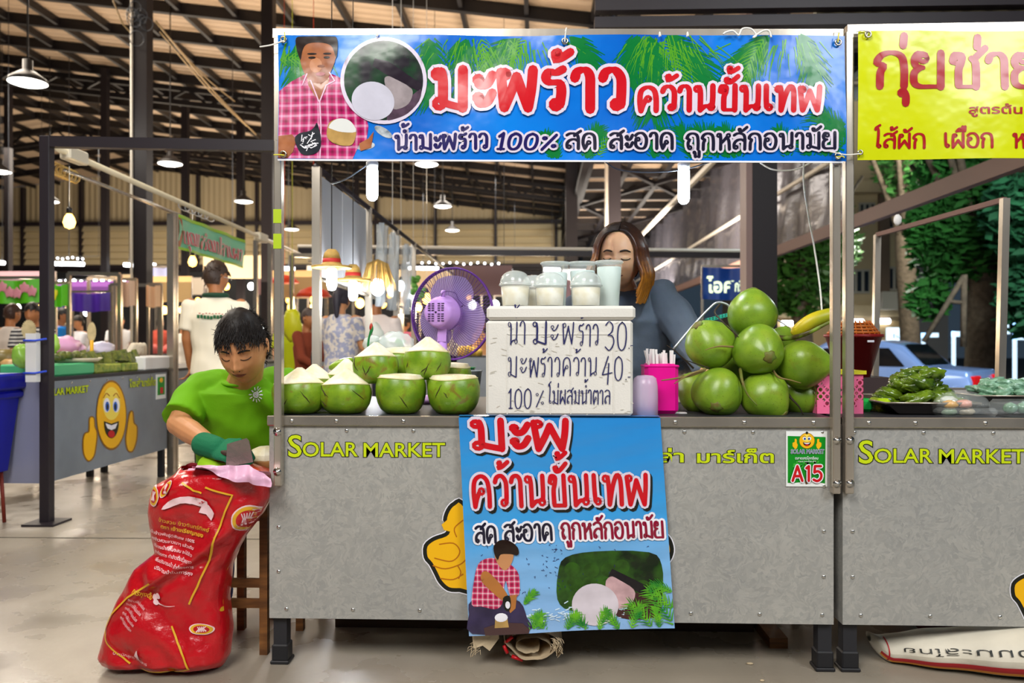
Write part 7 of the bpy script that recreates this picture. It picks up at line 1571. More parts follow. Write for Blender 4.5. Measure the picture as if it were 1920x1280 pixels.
for (px, hh, col, lb) in ((6, .16, '#7a6a3a', 'amber jar at the left edge above the blue bin'), (22, .10, '#c9a06a', 'brown bowl of food above the blue bin'), (68, .12, '#b89a3a', 'yellow jar beside the lime green bag')):
 c = W(px, 690, 2.4); m = mb(); m.lathe([(.05, 0), (.07, hh*.8), (.05, hh), (0, hh)], (c.x, 2.4, .817), 16); tag(m.build('jar', mat('jar_'+col.strip('#'), col, rough=.3)), lb, 'jar')
m = mb(); c = W(30, 695, 2.9); m.box((XS-.6, 2.75, .817), (XS-.36, 3.0, .89), bev=.02); tag(m.build('food_tray', mat('tan_tray', '#c48a4a', rough=.5)), 'tan tray of food behind the blue bin', 'tray')
# -- far banners and generic far stalls
mpipe = mat('steel_post')
def hang(px0, px1, y0, y1, Y, col, label, dots=None, name='banner', post=True, frame=True, spot=None):
 a = W(px0, y1, Y); b = W(px1, y0, Y); e = empty(name, label, 'banner', ((a.x+b.x)/2, Y, a.z)); m = mb()
 m.grid(20, 4, lambda u, v: Vector((a.x+(b.x-a.x)*u, Y+.03*math.sin(u*14), a.z+(b.z-a.z)*(1-v)-.02*math.sin(u*PI)))); m.build('banner_sheet', mat('vinyl_'+col.strip('#'), col, rough=.4), e)
 for q in (a, b): m = mb(); m.box((q.x-.015, Y+.04, 0), (q.x+.015, Y+.07, b.z+.02)); m.build('pole', mpipe, e)
 m = mb(); m.box((a.x, Y+.035, b.z), (b.x, Y+.07, b.z+.03)); m.build('top_rail', mpipe, e)
 if dots:
  rd = random.Random(int(px0)+3)
  for k in range(dots[0]):
   cx = a.x+(b.x-a.x)*(.1+.8*k/max(1, dots[0]-1)); cz = (a.z+b.z)/2+rd.uniform(-.3, .3)*(b.z-a.z)*.5; r = (b.z-a.z)*dots[2]
   m = mb(); m.ell((cx, Y-.035, cz), (r, .008, r), 12, 6, None, lambda d, v: v*(1+.25*math.sin(5*math.atan2(d.z, d.x)))); m.build('flower_print', mat('print_'+dots[1].strip('#'), dots[1], rough=.4), e)
 return e
def frame_(px0, px1, y0, Y, label, mt_=mpipe, w_=.045, z0=0):
 a = W(px0, y0, Y); b = W(px1, y0+2, Y); e = empty('gantry', label, 'frame', ((a.x+b.x)/2, Y, z0))
 for q in (a, b): m = mb(); m.box((q.x-w_/2, Y, z0), (q.x+w_/2, Y+w_, q.z)); m.build('post', mt_, e)
 m = mb(); m.bar(a+Vector((0, .02, 0)), b+Vector((0, .02, 0)), w_, w_); m.build('top_rail', mt_, e); return e
hang(-30, 74, 522, 566, 5.6, '#58b81e', 'bright green banner with pink roses at the far left', (7, '#d890a0', .22)); hang(98, 124, 532, 572, 5.9, '#5cc01e', 'end of a bright green banner with a yellow disc, right of the dark post', (1, '#d8cf2a', .3))
hang(131, 204, 548, 582, 8.0, '#4a2aa0', 'deep purple banner over a far stall'); hang(222, 251, 525, 572, 7.0, '#d8b8a0', 'peach cloth sheet hung left of the dark column'); hang(274, 299, 534, 574, 7.6, '#dfb994', 'second peach cloth sheet right of the dark column')
hang(280, 325, 500, 560, 11, '#8a92b8', 'pale blue-grey sheet hung high behind the peach cloth'); hang(95, 118, 570, 590, 9, '#4a2a9a', 'small purple awning behind the green banner')
frame_(127, 223, 512, 6.8, 'slender warm-lit steel frame in front of the purple banner'); frame_(206, 298, 533, 8.2, 'second slender frame beside the peach cloths'); frame_(546, 640, 478, 6.4, 'steel frame between the left post and the flowered blouse')
frame_(478, 505, 450, 6.8, 'narrow steel frame behind the man in cream')
frame_(165, 215, 520, 10, 'far frame under the purple banner')
XR2 = WX(592, 640, -1.23).x
def MX(px, py): return WX(px, py, XR2)
mr = empty('gantry', 'bright steel posts and rail of the row behind with grey partition sheets', 'frame', (XR2, MX(592, 640).y, 0))
for px in (592, 690, 742, 775): q = MX(px, 640); m = mb(); m.box((XR2-.022, q.y, 0), (XR2+.022, q.y+.045, MX(592, 312).z)); m.build('post', mchr, mr)
m = mb(); m.tube([MX(592, 312), MX(880, 538)], .018, 8); m.build('top_rail', mdark2, mr); m = mb(); m.tube([MX(598, 522), MX(780, 585)], .012, 8); m.build('lower_rail', mpipe, mr)
for i, (p0, p1) in enumerate(((599, 642), (642, 687))):
 a = MX(p0, 640); b = MX(p1, 640); z1 = MX(592, 322).z; z0 = MX(599, 522).z; m = mb(); m.box((XR2-.008, a.y+.01, z0), (XR2, b.y-.01, z1)); m.build('partition_sheet', mat('grey_sheet', '#b4b8c0', rough=.6), mr)
for (px, w_, lb) in ((703, .10, 'crumpled clear plastic sheet hanging beyond the grey partition'), (726, .14, 'second clear plastic sheet hanging from the rail'), (752, .14, 'furthest clear plastic sheet hanging from the rail')):
 a = MX(px, 640); m = mb(); zt1 = MX(px, 410+(px-690)*.8).z
 m.grid(8, 10, lambda u, v: Vector((XR2+.05+.04*math.sin(u*9+v*3), a.y-w_+2*w_*u*(1-.3*v), zt1-.62*v))); tag(m.build('plastic_sheet', mat('hanging_film', '#c2ccd4', rough=.2, alpha=.5, spec=.8)), lb, 'sheet')
mstrawh = mat('straw_hat', '#d0a85a', rough=.7, var=.3, vscale=30); mredband = mat('red_band', '#c4302a', rough=.6)
for (px, py, wp, Y, lb) in ((622, 503, 76, 1.6, 'first straw sombrero lampshade with red band and long lit tube'), (662, 527, 66, 2.15, 'second straw sombrero lampshade with red band')):
 c = W(px, py, Y); s = pxs(Y); R = wp*s/2; e = empty('hat_lamp', lb, 'lamp', c, 'sombrero lamps')
 m = mb(); m.lathe([(R, .012), (R*.98, 0), (R*.6, .01), (R*.45, .03)], (0, 0, 0), 28); m.build('brim', mstrawh, e, raw=True)
 m = mb(); m.lathe([(R*.46, .02), (R*.44, .05)], (0, 0, 0), 24); m.build('band', mredband, e, raw=True)
 m = mb(); m.lathe([(R*.44, .05), (R*.36, .08), (R*.2, .098), (0, .10)], (0, 0, 0), 24); m.build('crown', mstrawh, e, raw=True)
 m = mb(); m.lathe([(0, -.115), (.018, -.11), (.026, -.09), (.026, -.01), (.02, .0)], (0, 0, 0), 16); m.build('lit_tube', mtube, e, raw=True); m = mb(); m.tube([(0, 0, .1), (0, 0, roofz(c.x)-c.z+.12)], .003, 5); m.build('cord', mbell, e, raw=True)
 point(c-Vector((0, .05, .13)), 12, (.95, .97, 1), .04)
c = W(708, 522, 3.0); e = empty('grass_lamp', 'dried grass lampshade glowing beyond the sombrero lamps', 'lamp', c); rg = random.Random(9); m = mb()
for k in range(90):
 t = rg.uniform(0, 2*PI); r = .13*rg.uniform(.6, 1); m.tube([(0, 0, .13), (.07*math.cos(t), .07*math.sin(t), .10), (r*math.cos(t), r*math.sin(t), -.06+rg.uniform(-.03, .02))], [.006, .006, .002], 4, caps=False)
x = m.build('grass', mstrawh, e, raw=True); x['kind'] = 'stuff'; m = mb(); m.ell((0, 0, -.06), (.05, .05, .06), 14, 10); m.build('lit_bulb', mtube, e, raw=True); point(c-Vector((0, .05, .12)), 16, (.95, .97, 1), .05)
for (px, py, Y, r, lb, mt_) in ((736, 544, 4.6, .045, 'white bulb beyond the grass lamp', mtube), (752, 536, 5.4, .04, 'second white bulb beyond the grass lamp', mtube), (775, 552, 6.0, .045, 'third white bulb nearest the fan', mtube), (800, 560, 6.6, .05, 'warm bulb just left of the fan', mwarm)):
 bulb(W(px, py, Y), r, lb, mt_, 14, (.95, .97, 1) if mt_ is mtube else (1, .75, .45), roofz(W(px, py, Y).x)-W(px, py, Y).z+.12)
c = W(588, 556, 6.5); m = mb(); m.lathe([(.20, 0), (.15, .07), (.05, .11), (0, .115)], c, 24); m.tube([c, (c.x, c.y, roofz(c.x)+.1)], .004, 4); o = m.build('red_lampshade', mat('red_shade', '#d8401c', rough=.5)); tag(o, 'orange-red lampshade behind the flowered blouse', 'lamp'); bulb(c-Vector((0, 0, .03)), .04, 'warm bulb under the orange-red lampshade', power=10)
c = W(533, 530, 9); m = mb(); m.lathe([(.22, 0), (.15, .07), (.05, .11), (0, .115)], c, 24); m.tube([c, (c.x, c.y, roofz(c.x)+.1)], .004, 4); tag(m.build('red_lampshade', mat('red_shade')), 'red lampshade seen just right of the left steel post', 'lamp')
m = mb(); c = W(782, 538, 5)
for k in range(16): lump(m, c+Vector((rg.uniform(-.06, .06), rg.uniform(-.05, .05), rg.uniform(-.12, .12))), (.03, .03, .025), k, .2, 8, 6)
tag(m.build('hanging_plant', mleaf), 'small hanging plant above the fan rim', 'plant', kind=None)
bag2 = [(548, 610, 5.4, '#c8c81c', 'bright yellow-green bag hanging behind the left steel post'), (700, 640, 4.2, '#cfd6cc', 'white rose-like paper bunch by the upper coconuts')]
for (px, py, Y, col, lb) in bag2:
 c = W(px, py, Y); m = mb(); m.tube([c, (c.x, c.y, roofz(c.x)+.1 if px < 600 else c.z+.02)], .003, 4); m.ell(c, (.10, .07, .16), 16, 12, None, lambda d, v: v*(1+.25*noise.noise(d*3))); tag(m.build('plastic_bag', mat('bag_'+col.strip('#'), col, rough=.4)), lb, 'bag')
k = 0
for (x0, x1, y0, y1, n, Y, mt_, gr, lb) in ((46, 232, 526, 528, 15, 12, mwhite, 'string bulbs over the left stalls', 'string of round white bulbs over the left stalls'), (545, 662, 528, 533, 10, 13, mwhite, 'string bulbs behind the sombrero lamps', 'string of round white bulbs behind the sombrero lamps'), (845, 915, 538, 548, 8, 11, mwhite, 'string bulbs behind the fan', 'string of round white bulbs seen through the fan'), (108, 155, 484, 484, 6, 20, mwhite, 'upper string bulbs at the left', 'high string of tiny bulbs near the back wall at the left'), (765, 935, 493, 494, 14, 22, mwhite, 'upper string bulbs above the fan', 'high string of tiny bulbs above the fan')):
 e = empty('string_lights', lb, 'lights', W((x0+x1)/2, y0, Y)); mm = mb(); mm.ell((0, 0, 0), ((4.2 if y0 > 500 else 2.3)*pxs(Y)*.8,)*3, 10, 8); first = None
 for i in range(n):
  c = W(x0+(x1-x0)*i/(n-1), y0+(y1-y0)*i/(n-1)+1.5*math.sin(i*1.7), Y)-e.location
  if first is None: first = mm.build('bulb', mt_, e, raw=True); first.location = c
  else: inst('bulb', first.data, e, c)
 mm = mb(); mm.tube([W(x0-30, y0-4, Y), W((x0+x1)/2, y0-2, Y), W(x1+30, y1-4, Y)], .008, 5)
 for xx in (x0-30, x1+30): q = W(xx, y0-4, Y); mm.tube([q, (q.x, q.y, roofz(q.x)+.1)], .006, 4)
 mm.build('cord', mat('dark_cable'), e)
for (x0, x1, yy, Y, lb) in ((102, 157, 494, 16, 'long fluorescent tube at the far left above the stalls'), (233, 252, 496, 18, 'short far tube left of the dark column'), (272, 291, 496, 18, 'short far tube right of the dark column'), (530, 552, 503, 16, 'far tube seen right of the left steel post'), (765, 822, 503, 20, 'far row tube above the fan on its left'), (898, 960, 506, 18, 'long far tube between the fan and the cups'), (640, 665, 503, 20, 'far tube behind the sombrero lamps'), (0, 8, 492, 16, 'tube cut by the left edge'), (424, 448, 504, 14, 'far tube between the men'), (1020, 1050, 505, 26, 'far short tube behind the cups')):
 m = mb(); m.tube([W(x0, yy, Y), W(x1, yy+1, Y)], .035*Y/16+.01, 8); o = m.build('fluorescent_tube', mwhite); tag(o, lb, 'lamp'); q = W((x0+x1)/2, yy, Y); m = mb(); m.tube([q, (q.x, q.y, roofz(q.x)+.1)], .008, 4); m.build('cord', mat('dark_cable'), o)
rf = random.Random(31)
cols = [('#6a3c8a', 'violet'), ('#2a7ab0', 'blue'), ('#7c5c5c', 'dusty brown'), ('#b89a6a', 'dull amber'), ('#3a9a6a', 'sea green'), ('#d8cfc0', 'cream'), ('#a88a98', 'mauve'), ('#8ab03a', 'olive'), ('#cfd4e0', 'pale grey'), ('#e0c8a0', 'sand')]
def far_stall(px, Y, wpx, ci, ztop=2.1, side=''):
 col, nm = cols[ci % len(cols)]; c = W(px, 640, Y); w_ = wpx*pxs(Y); x0, x1 = c.x-w_/2, c.x+w_/2
 e = empty('market_stall', 'distant stall with %s fascia %s' % (nm, side), 'market stall', (c.x, Y, 0), 'distant market stalls')
 m = mb(); m.box((x0, Y, .15), (x1, Y+.02, .80)); m.build('front_panel', mgal2, e); m = mb(); m.box((x0, Y, .80), (x1, Y+.7, .82)); m.build('worktop', mtop, e)
 for xx in (x0, x1-.05): m = mb(); m.box((xx, Y, 0), (xx+.05, Y+.05, ztop)); m.build('post', mpipe, e)
 m = mb(); m.box((x0, Y-.01, ztop-.42), (x1, Y+.01, ztop)); m.build('fascia', mat('fascia_'+nm.replace(' ', '_'), col, rough=.5, emit=0), e)
 m = mb()
 for k in range(12): lump(m, (x0+w_*rf.random(), Y+.1+.4*rf.random(), .86), (w_*.06, .08, .06+.08*rf.random()), k, .2, 8, 6)
 o = m.build('goods', mat('goods_%d' % (ci % 5), ('#c87a3a', '#5a8a3a', '#c8a83a', '#b04a4a', '#d0c8c0')[ci % 5], rough=.5, var=.5, vscale=6), e); o['kind'] = 'stuff'
 for k in range(2):
  q = Vector((x0+w_*(.3+.4*k), Y+.2, ztop-.55)); m = mb(); m.ell(q, (.06, .06, .07), 10, 8); m.build('lit_bulb', mwarm if rf.random() < .6 else mwhite, e)
 if Y < 12: point((c.x, Y+.1, ztop-.6), 26, (1, .8, .55), .1)
for i, (px, Y, wp, sd) in enumerate(((180, 11.5, 150, 'left of the dark column'), (315, 10.5, 90, 'right of the dark column'), (40, 9.5, 130, 'at the far left'), (440, 12, 120, 'behind the man in cream'), (560, 9.5, 110, 'behind the rust jacket'), (690, 8.2, 110, 'behind the pale pink shirt'), (800, 9.5, 100, 'left of the fan'), (905, 8.8, 110, 'seen through the fan'), (1010, 11.5, 120, 'behind the dome cups'), (250, 16, 90, 'deep in the hall on the left'), (520, 17, 80, 'deep in the hall behind the left steel post'), (620, 14, 90, 'deep in the hall behind the blouse'), (745, 15, 90, 'deep in the hall left of the fan'), (860, 16, 90, 'deep in the hall behind the fan'), (965, 18, 80, 'deep in the hall behind the first cup'), (1095, 15, 80, 'beside the far dark column'), (110, 18, 90, 'deep in the hall at the far left'), (380, 17, 80, 'deep in the hall behind the mint banner'))): far_stall(px, Y, wp, i*3+i//4, 2.1 if Y < 12 else 2.6, sd)
e = hang(1318, 1408, 500, 560, 9.0, '#1d4aa8', 'blue sign with pale glowing lettering under the tarpaulin, behind the woman')
m = mb(); f0 = lambda p: W(p[0], -p[1], 8.94); write_font(m, 'ไอศ', (1326, -548, 1375, 26), f0, .03); write_font(m, 'กรีม', (1378, -546, 1402, 20), f0, .02); m.build('lettering', mat('glow_letters', '#dff0c8', emit=1.2), e)

m = mb()
for (a_, b_, r_) in (((292, 40, 9), (480, 252, 13.5), .016), ((300, 60, 9), (462, 236, 13), .012), ((310, 62, 9.2), (440, 190, 12.4), .01), ((212, 0, 8.4), (246, 62, 8.5), .012)): m.tube(sm3([W(*a_), (W(*a_)+W(*b_))/2-Vector((0, 0, .08)), W(*b_)]), r_, 6)
tag(m.build('cable_bundle', mat('tan_cable', '#8a7450', rough=.5)), 'tan cables slung from the dark column up under the roof', 'cable')
m = mb(); rk = random.Random(3); q0_ = W(262, 40, 8.42)
for k in range(9): c_ = q0_+Vector((rk.uniform(-.12, .14), 0, rk.uniform(-.25, .2))); r_ = rk.uniform(.05, .11); m.tube([c_+Vector((r_*math.cos(t), -.02*math.sin(t), r_*math.sin(t))) for t in [2*PI*j/14 for j in range(14)]], .006, 5, closed=True)
tag(m.build('cable_loops', mat('dark_cable')), 'tangle of cable loops high on the dark column', 'cable')
# -- the red sack
msack = mat('red_sack', '#c2101c', rough=.28, bump=.006, bscale=26, coat=.5, var=.22, vscale=9)
SK = [  # py, x left, x right (photo), depth Y of centre, thickness
(1241, 200, 420, -.02, .16), (1225, 190, 428, -.02, .20), (1180, 205, 432, -.01, .22), (1120, 228, 425, .0, .22), (1060, 262, 432, .0, .21), (1030, 300, 444, .0, .19), (1005, 292, 458, .0, .19), (960, 287, 492, .0, .20), (930, 288, 506, .0, .21), (905, 300, 506, .0, .22), (885, 336, 508, .0, .22), (872, 350, 470, .01, .20)]
skb = W(310, 1241, 0)
sk = empty('rice_sack', 'tall shiny red rice sack with gold and white print leaning by the counter', 'sack', (skb.x, 0, 0))
def sk_at(t):
 t = max(0, min(1, t))*(len(SK)-1); i = min(int(t), len(SK)-2); f = t-i; a, b = SK[i], SK[i+1]; return [a[k]+(b[k]-a[k])*f for k in range(5)]
def sack_pt(u, v, off=0):
 """u 0..1 round (0..0.5 front left->right), v 0..1 bottom->top"""
 py, xl, xr, yc, th = sk_at(v); A = W(xl, py, yc); B = W(xr, py, yc); c = (A+B)/2; hw = (B.x-A.x)/2; z = max(A.z, 0)*1.0
 ang = PI-2*PI*u; ca, sa = math.cos(ang), math.sin(ang)
 x = c.x+hw*math.copysign(abs(ca)**.8, ca); y = yc-(th/2+off)*math.copysign(abs(sa)**.7, sa)
 n = .020*noise.noise((x*7+z*4, z*6-x*3, 3))+.018*noise.noise((x*15+z*9, z*11, 5))+.008*abs(noise.noise((x*30-z*12, z*26, 8)))
 cr = .022*math.exp(-(((z-.33)-(x-c.x)*.9)/.035)**2)-.018*math.exp(-(((z-.30)-(x-c.x)*.9)/.03)**2)+.014*math.exp(-(((z-.50)+(x-c.x)*.7)/.03)**2)
 k = 1 if sa > 0 else -1
 z = max(z, .002)
 if v < .02: y = yc+(y-yc)*.75
 return Vector((x, y+(n-cr*abs(sa))*k*(.3+.7*abs(sa)), z+.004*math.sin(u*40)*(v > .95)))
m = mb(); NU, NV = 90, 80
m.grid(NU, NV, lambda u, v: sack_pt(u, v)); 
m.grid(40, 1, lambda u, v: sack_pt(u, .0)*(1-v)+Vector((skb.x, 0, .002))*v)
m.build('sack_body', msack, sk)
m = mb(); mlin = mat('sack_lining', '#d9a8c4', rough=.35, bump=.003, bscale=30)
def rimf(u, v):
 x = 352+u*158; yt = 872+12*math.sin(u*3.1)**2*0+ (6 if u < .1 else 0)+24*max(0, u-.72)/.28; yl = yt+4+34*(math.sin(PI*min(1, max(0, (u-.18)/.9))))**.8*(.5+.5*u); p = W(x, yt+(yl-yt)*v, -.128+.02*(1-v)**2); return p+Vector((0, .006*math.sin(u*30)+.005*math.sin(u*11+v*5), 0))
m.grid(50, 8, rimf); m.build('folded_mouth', mlin, sk)
m = mb(); m.grid(30, 6, lambda u, v: W(360+u*146, 874+10*u, -.11+.20*v)+Vector((0, 0, -.012*math.sin(PI*v)))); m.build('mouth_inside', mlin, sk)
def spx(px, py):
 for_ = None
 lo, hi = 0., 1.
 for _ in range(30):
  mid = (lo+hi)/2
  if sk_at(mid)[0] > py: lo = mid
  else: hi = mid
 v = (lo+hi)/2; _, xl, xr, yc, th = sk_at(v); q = max(-.995, min(.995, (px-(xl+xr)/2)/((xr-xl)/2)))
 ca = math.copysign(abs(q)**(1/.8), q); ang = math.acos(max(-1, min(1, ca))); return (PI-ang)/(2*PI), v
def skf(l):
 def f(p): u, v = spx(p[0], p[1]); return sack_pt(u, v, .0035+l*.0012)-Vector((0, .002, 0))
 return f
mgold = mat('gold_print', '#d8a62a', rough=.35); mpk = mat('sack_white_print', '#ecc8cc', rough=.35)
def dens(L, n=6):
 out = []
 for a, b in zip(L, L[1:]):
  for k in range(n): out.append((a[0]+(b[0]-a[0])*k/n, a[1]+(b[1]-a[1])*k/n))
 return out+[L[-1]]
for L_ in ([(372, 892), (392, 905), (408, 910)], [(414, 900), (460, 915), (440, 960), (420, 1020), (380, 1112)], [(318, 1070), (270, 1100), (228, 1140), (216, 1165), (232, 1190), (270, 1222)], [(290, 1232), (345, 1236), (380, 1228), (374, 1205), (350, 1150)]):
 m = mb(); stroke2d(m, dens(L_), lambda a, b, t: 3.2, skf(1), caps=False); m.build('gold_line', mgold, sk)
def sackfont(txt, box, ang, mt_, off=0, nm='lettering'):
 vs, fs = font_mesh(txt, 1.0, off); 
 if not vs: return
 ax = min(v.x for v in vs); bx = max(v.x for v in vs); sx = box[2]/(bx-ax); sy = box[3]/.72; c, s = math.cos(ang), math.sin(ang); f0 = skf(1)
 m = mb(); m.add([f0((box[0]+(v.x-ax)*sx*c+v.y*sy*s, box[1]+(v.x-ax)*sx*s-v.y*sy*c)) for v in vs], fs, False); m.build(nm, mt_, sk)
T = math.radians(11)
sackfont('ข้าวสวย ข้าวจันทร์ทิพย์', (328, 962, 92, 7), T*1.1, mgold, .01); sackfont('ตรา เจ้าเหรียญทอง', (330, 975, 78, 7), T*1.1, mgold, .03)
for i, tx in enumerate(('เป็นข้าวพันธุ์ดีพิเศษ 100%', 'หุงข้าวควรซาวเบาๆ แล้วเติม', 'ปริมาณน้ำที่เหมาะสม จะได้ข้าว', 'ถ้าต้องการ ทำข้าวต้มชั่วคราว', 'เพิ่มปริมาณน้ำ ถ้าต้องการ', 'ปริมาณน้ำในการหุง')):
 sackfont(tx, (304+i*3, 985+i*12.5, 88-i*4, 5.5), T, mpk, .01)
sackfont('เจ้าเหรียญทอง', (462, 1020, 122, 16), math.radians(109), mgold, .03)
sackfont('การหุงต้ม', (280, 1090, 34, 9), math.radians(28), mgold, .02)
for i in range(5): sackfont('หุงข้าวให้นุ่มอร่อย', (272-i*5, 1104+i*9, 34, 5), math.radians(32), mpk, .0)
sackfont('น้ำหนักสุทธิ ข้าวสาร', (240, 1205, 70, 6), math.radians(12), mpk, .0)
m = mb(); poly2d(m, closed_smooth([(336, 940), (348, 926), (372, 916), (396, 918), (416, 926), (412, 938), (390, 930), (372, 928), (352, 936)], 2), skf(1), 9); poly2d(m, [(404, 936), (418, 932), (426, 948), (420, 962), (412, 950), (400, 946)], skf(1), 9); m.build('ribbon_print', mpk, sk)
sackfont('100%', (392, 926, 20, 6), T*1.6, mred, .02)
def badge(cx, cy, rx, ry, rot_=0):
 for l, (r, mt_) in enumerate(((1.12, mpk), (1.0, mgold), (.72, msack))): m = mb(); poly2d(m, ellp(cx, cy, rx*r, ry*r, 26, rot_), skf(1+l*.6), 8); m.build('badge_print', mt_, sk)
 m = mb(); 
 for k in range(5): stroke2d(m, [(cx-rx*.4+k*rx*.2, cy+ry*.4), (cx-rx*.2+k*rx*.1, cy-ry*.1), (cx-rx*.3+k*rx*.18, cy-ry*.5)], lambda a, b, t: 1.8*(1-t*.5)+.6, skf(3))
 m.build('rice_ear_print', mpk, sk)
badge(480, 962, 21, 24, .3); badge(312, 920, 13, 16, -.3); badge(400, 1158, 18, 9, .2); badge(340, 905, 7, 16, .6)
m = mb()
for dx, dy in ((0, 0), (7, -3), (3, 8)): poly2d(m, ellp(318+dx, 1100+dy, 6, 5, 10, .5), skf(1), 8)
stroke2d(m, dens([(322, 1108), (338, 1114), (356, 1114)]), lambda a, b, t: 2.5*(1-t)+.6, skf(1), caps=False); poly2d(m, [(282, 1205), (290, 1192), (292, 1215)], skf(1), 8); m.build('grain_print', mpk, sk)
# -- folded jute sacks under the counter
mjute = mat('folded_cloth_sack', '#c9b493', rough=.85, var=.25, vscale=9, bump=.001, bscale=200)
js = empty('rolled_sack', 'rolled beige sacks with frayed ends hanging below the poster', 'sack', W(980, 1240, .12))
c = W(998, 1200, .10)
m = mb()
def roll(u, v):
 t = u*4.2*PI; r = .020+.011*t/PI*1.25; return Vector((c.x-.005+r*1.35*math.cos(t), c.y-.09+.2*v, c.z+.012-r*.72*math.sin(t)+.004*noise.noise((u*30, v*3, 0))))
m.grid(160, 4, roll); m.build('roll', mjute, js)
m = mb(); P0 = [W(944, 1180, .0), W(948, 1212, .0), W(972, 1238, .0), W(1008, 1246, .0), W(1048, 1222, .0)]; P0 = sm3(P0, 5)
m.grid(len(P0)-1, 6, lambda u, v: P0[min(len(P0)-1, round(u*(len(P0)-1)))]+Vector((.0, .18*v-.01, .032*math.sin(PI*v)*0+.035*(1-v)*(.5)+.004*math.sin(u*20)))); m.build('hanging_fold', mjute, js)
m = mb(); m.add([W(884, 1180, -.005), W(934, 1180, -.0), (W(936, 1196, .0)), W(918, 1220, .0), W(905, 1210, -.005), W(888, 1216, -.005), W(884, 1180, .03), W(934, 1180, .03), W(936, 1196, .03), W(918, 1220, .02), W(905, 1210, .03), W(888, 1216, .02)], [(0, 1, 2, 3, 4, 5), (11, 10, 9, 8, 7, 6)]+[(i, 6+i, 6+(i+1) % 6, (i+1) % 6) for i in range(6)], False); m.build('corner_fold', mjute, js)
m = mb(); rz = random.Random(3)
for (cx, cy, n, dx) in ((892, 1212, 16, -1), (1040, 1205, 30, .8)):
 for k in range(n):
  a = W(cx+rz.uniform(-8, 10), cy+rz.uniform(-10, 8), .0); L_ = rz.uniform(.012, .035); d = Vector((dx*rz.uniform(-.2, 1), rz.uniform(-.5, .2), -rz.uniform(.2, 1))).normalized(); m.tube(sm3([a, a+d*L_*.5+Vector((rz.uniform(-.006, .006), 0, .004)), a+d*L_]), .0009, 4)
x = m.build('frayed_threads', mjute, js); x['kind'] = 'stuff'
m = mb()
for k in range(3): m.tube([roll(.62+.06*k, 0)+Vector((0, -.003, 0)), roll(.66+.06*k, 0)+Vector((0, -.003, 0))], .006, 5)
m.build('red_print', mred, js)
m = mb(); m.box((XL+.12, .35, .0), (XM-.15, .6, .22)); tag(m.build('storage_crate', mat('dark_brown_box', '#3a2616', rough=.7)), 'long dark brown box stored on the floor under the counter', 'box')
m = mb(); a = W(1452, 1240, .25); m.box((a.x-.03, .2, 0), (a.x+.03, .5, .035)); tag(m.build('wood_block', mw), 'short wooden block on the floor under the right end of the counter', 'block')
for (px, py, sz, lb) in ((1406, 1245, .012, 'tiny pale chip on the floor under the counter'), (1429, 1277, .008, 'white crumb on the floor at the bottom edge')):
 q = WZ(px, py, 0); m = mb(); m.ell(q+Vector((0, 0, .003)), (sz, sz*.6, .003), 8, 5); tag(m.build('floor_crumb', mjute), lb, 'crumb')
# -- white and red rice sack under the right stall
ws2 = empty('rice_sack', 'white rice sack with red stripe lying under the dumpling counter', 'sack', W(1800, 1250, .2))
mws = mat('white_sack', '#ddd5c2', rough=.55, var=.15, vscale=8, bump=.002, bscale=30)
AX = [W(1628, 1192, .16), W(1660, 1215, .12), W(1740, 1232, .08), W(1850, 1256, .04), W(1960, 1290, .0), W(2060, 1310, -.02)]; RD = [.018, .050, .072, .090, .105, .11]
AX = sm3(AX, 6); n_ = len(AX); RD2 = [RD[min(5, int(i/(n_-1)*5))]+(RD[min(5, int(i/(n_-1)*5)+1)]-RD[min(5, int(i/(n_-1)*5))])*((i/(n_-1)*5) % 1) for i in range(n_)]
AX = [Vector((p.x, p.y, max(p.z, r*.75))) for p, r in zip(AX, RD2)]
def s2(u, v, off=0):
 i = u*(n_-1); k = min(int(i), n_-2); f = i-k; c = AX[k].lerp(AX[k+1], f); r = RD2[k]*(1-f)+RD2[k+1]*f; t = v*2*PI; return c+Vector((0, -(r+off)*math.cos(t)*1.1, (r*.75+off)*math.sin(t)))+Vector((0, .004*math.sin(u*30+t), 0))
m = mb(); m.grid(60, 24, lambda u, v: s2(u, v)); m.build('sack_body', mws, ws2)
for (v0, v1, mt_) in ((.905, .955, mat('sack_red_stripe', '#b5202a', rough=.5)), (.87, .905, mat('sack_orange_stripe', '#e0942a', rough=.5))):
 m = mb(); m.grid(50, 3, lambda u, v: s2(.12+.86*u, v0+(v1-v0)*v, .002)); m.build('stripe_print', mt_, ws2)
m = mb(); m.grid(2, 16, lambda u, v: s2(.17+.01*u, .85+.42*v if .85+.42*v <= 1 else .85+.42*v-1, .0022) if False else s2(.17+.01*u, (.86+.36*v) % 1.0, .0022)); m.build('stripe_print', mat('sack_red_stripe'), ws2)
m = mb(); G_ = lambda p: s2(p[0], p[1] % 1.0, .003)
vs, fs = font_mesh('หอมมะลิไทย', 1.0, -.005); bx_ = max(v.x for v in vs); m.add([s2(.76-.5*(v.x/bx_), (1.075-.075*v.y) % 1.0 if True else 0, .003) for v in vs], fs, False); m.build('lettering', mlblk, ws2)
m = mb(); a = W(1760, 1190, .35); m.box((a.x-.1, .32, .02), (2.9, .58, .15), bev=.03); tag(m.build('red_bundle', mat('dark_red_bundle', '#6a1418', rough=.6, bump=.006, bscale=30)), 'dark red bundle behind the white rice sack', 'bundle')
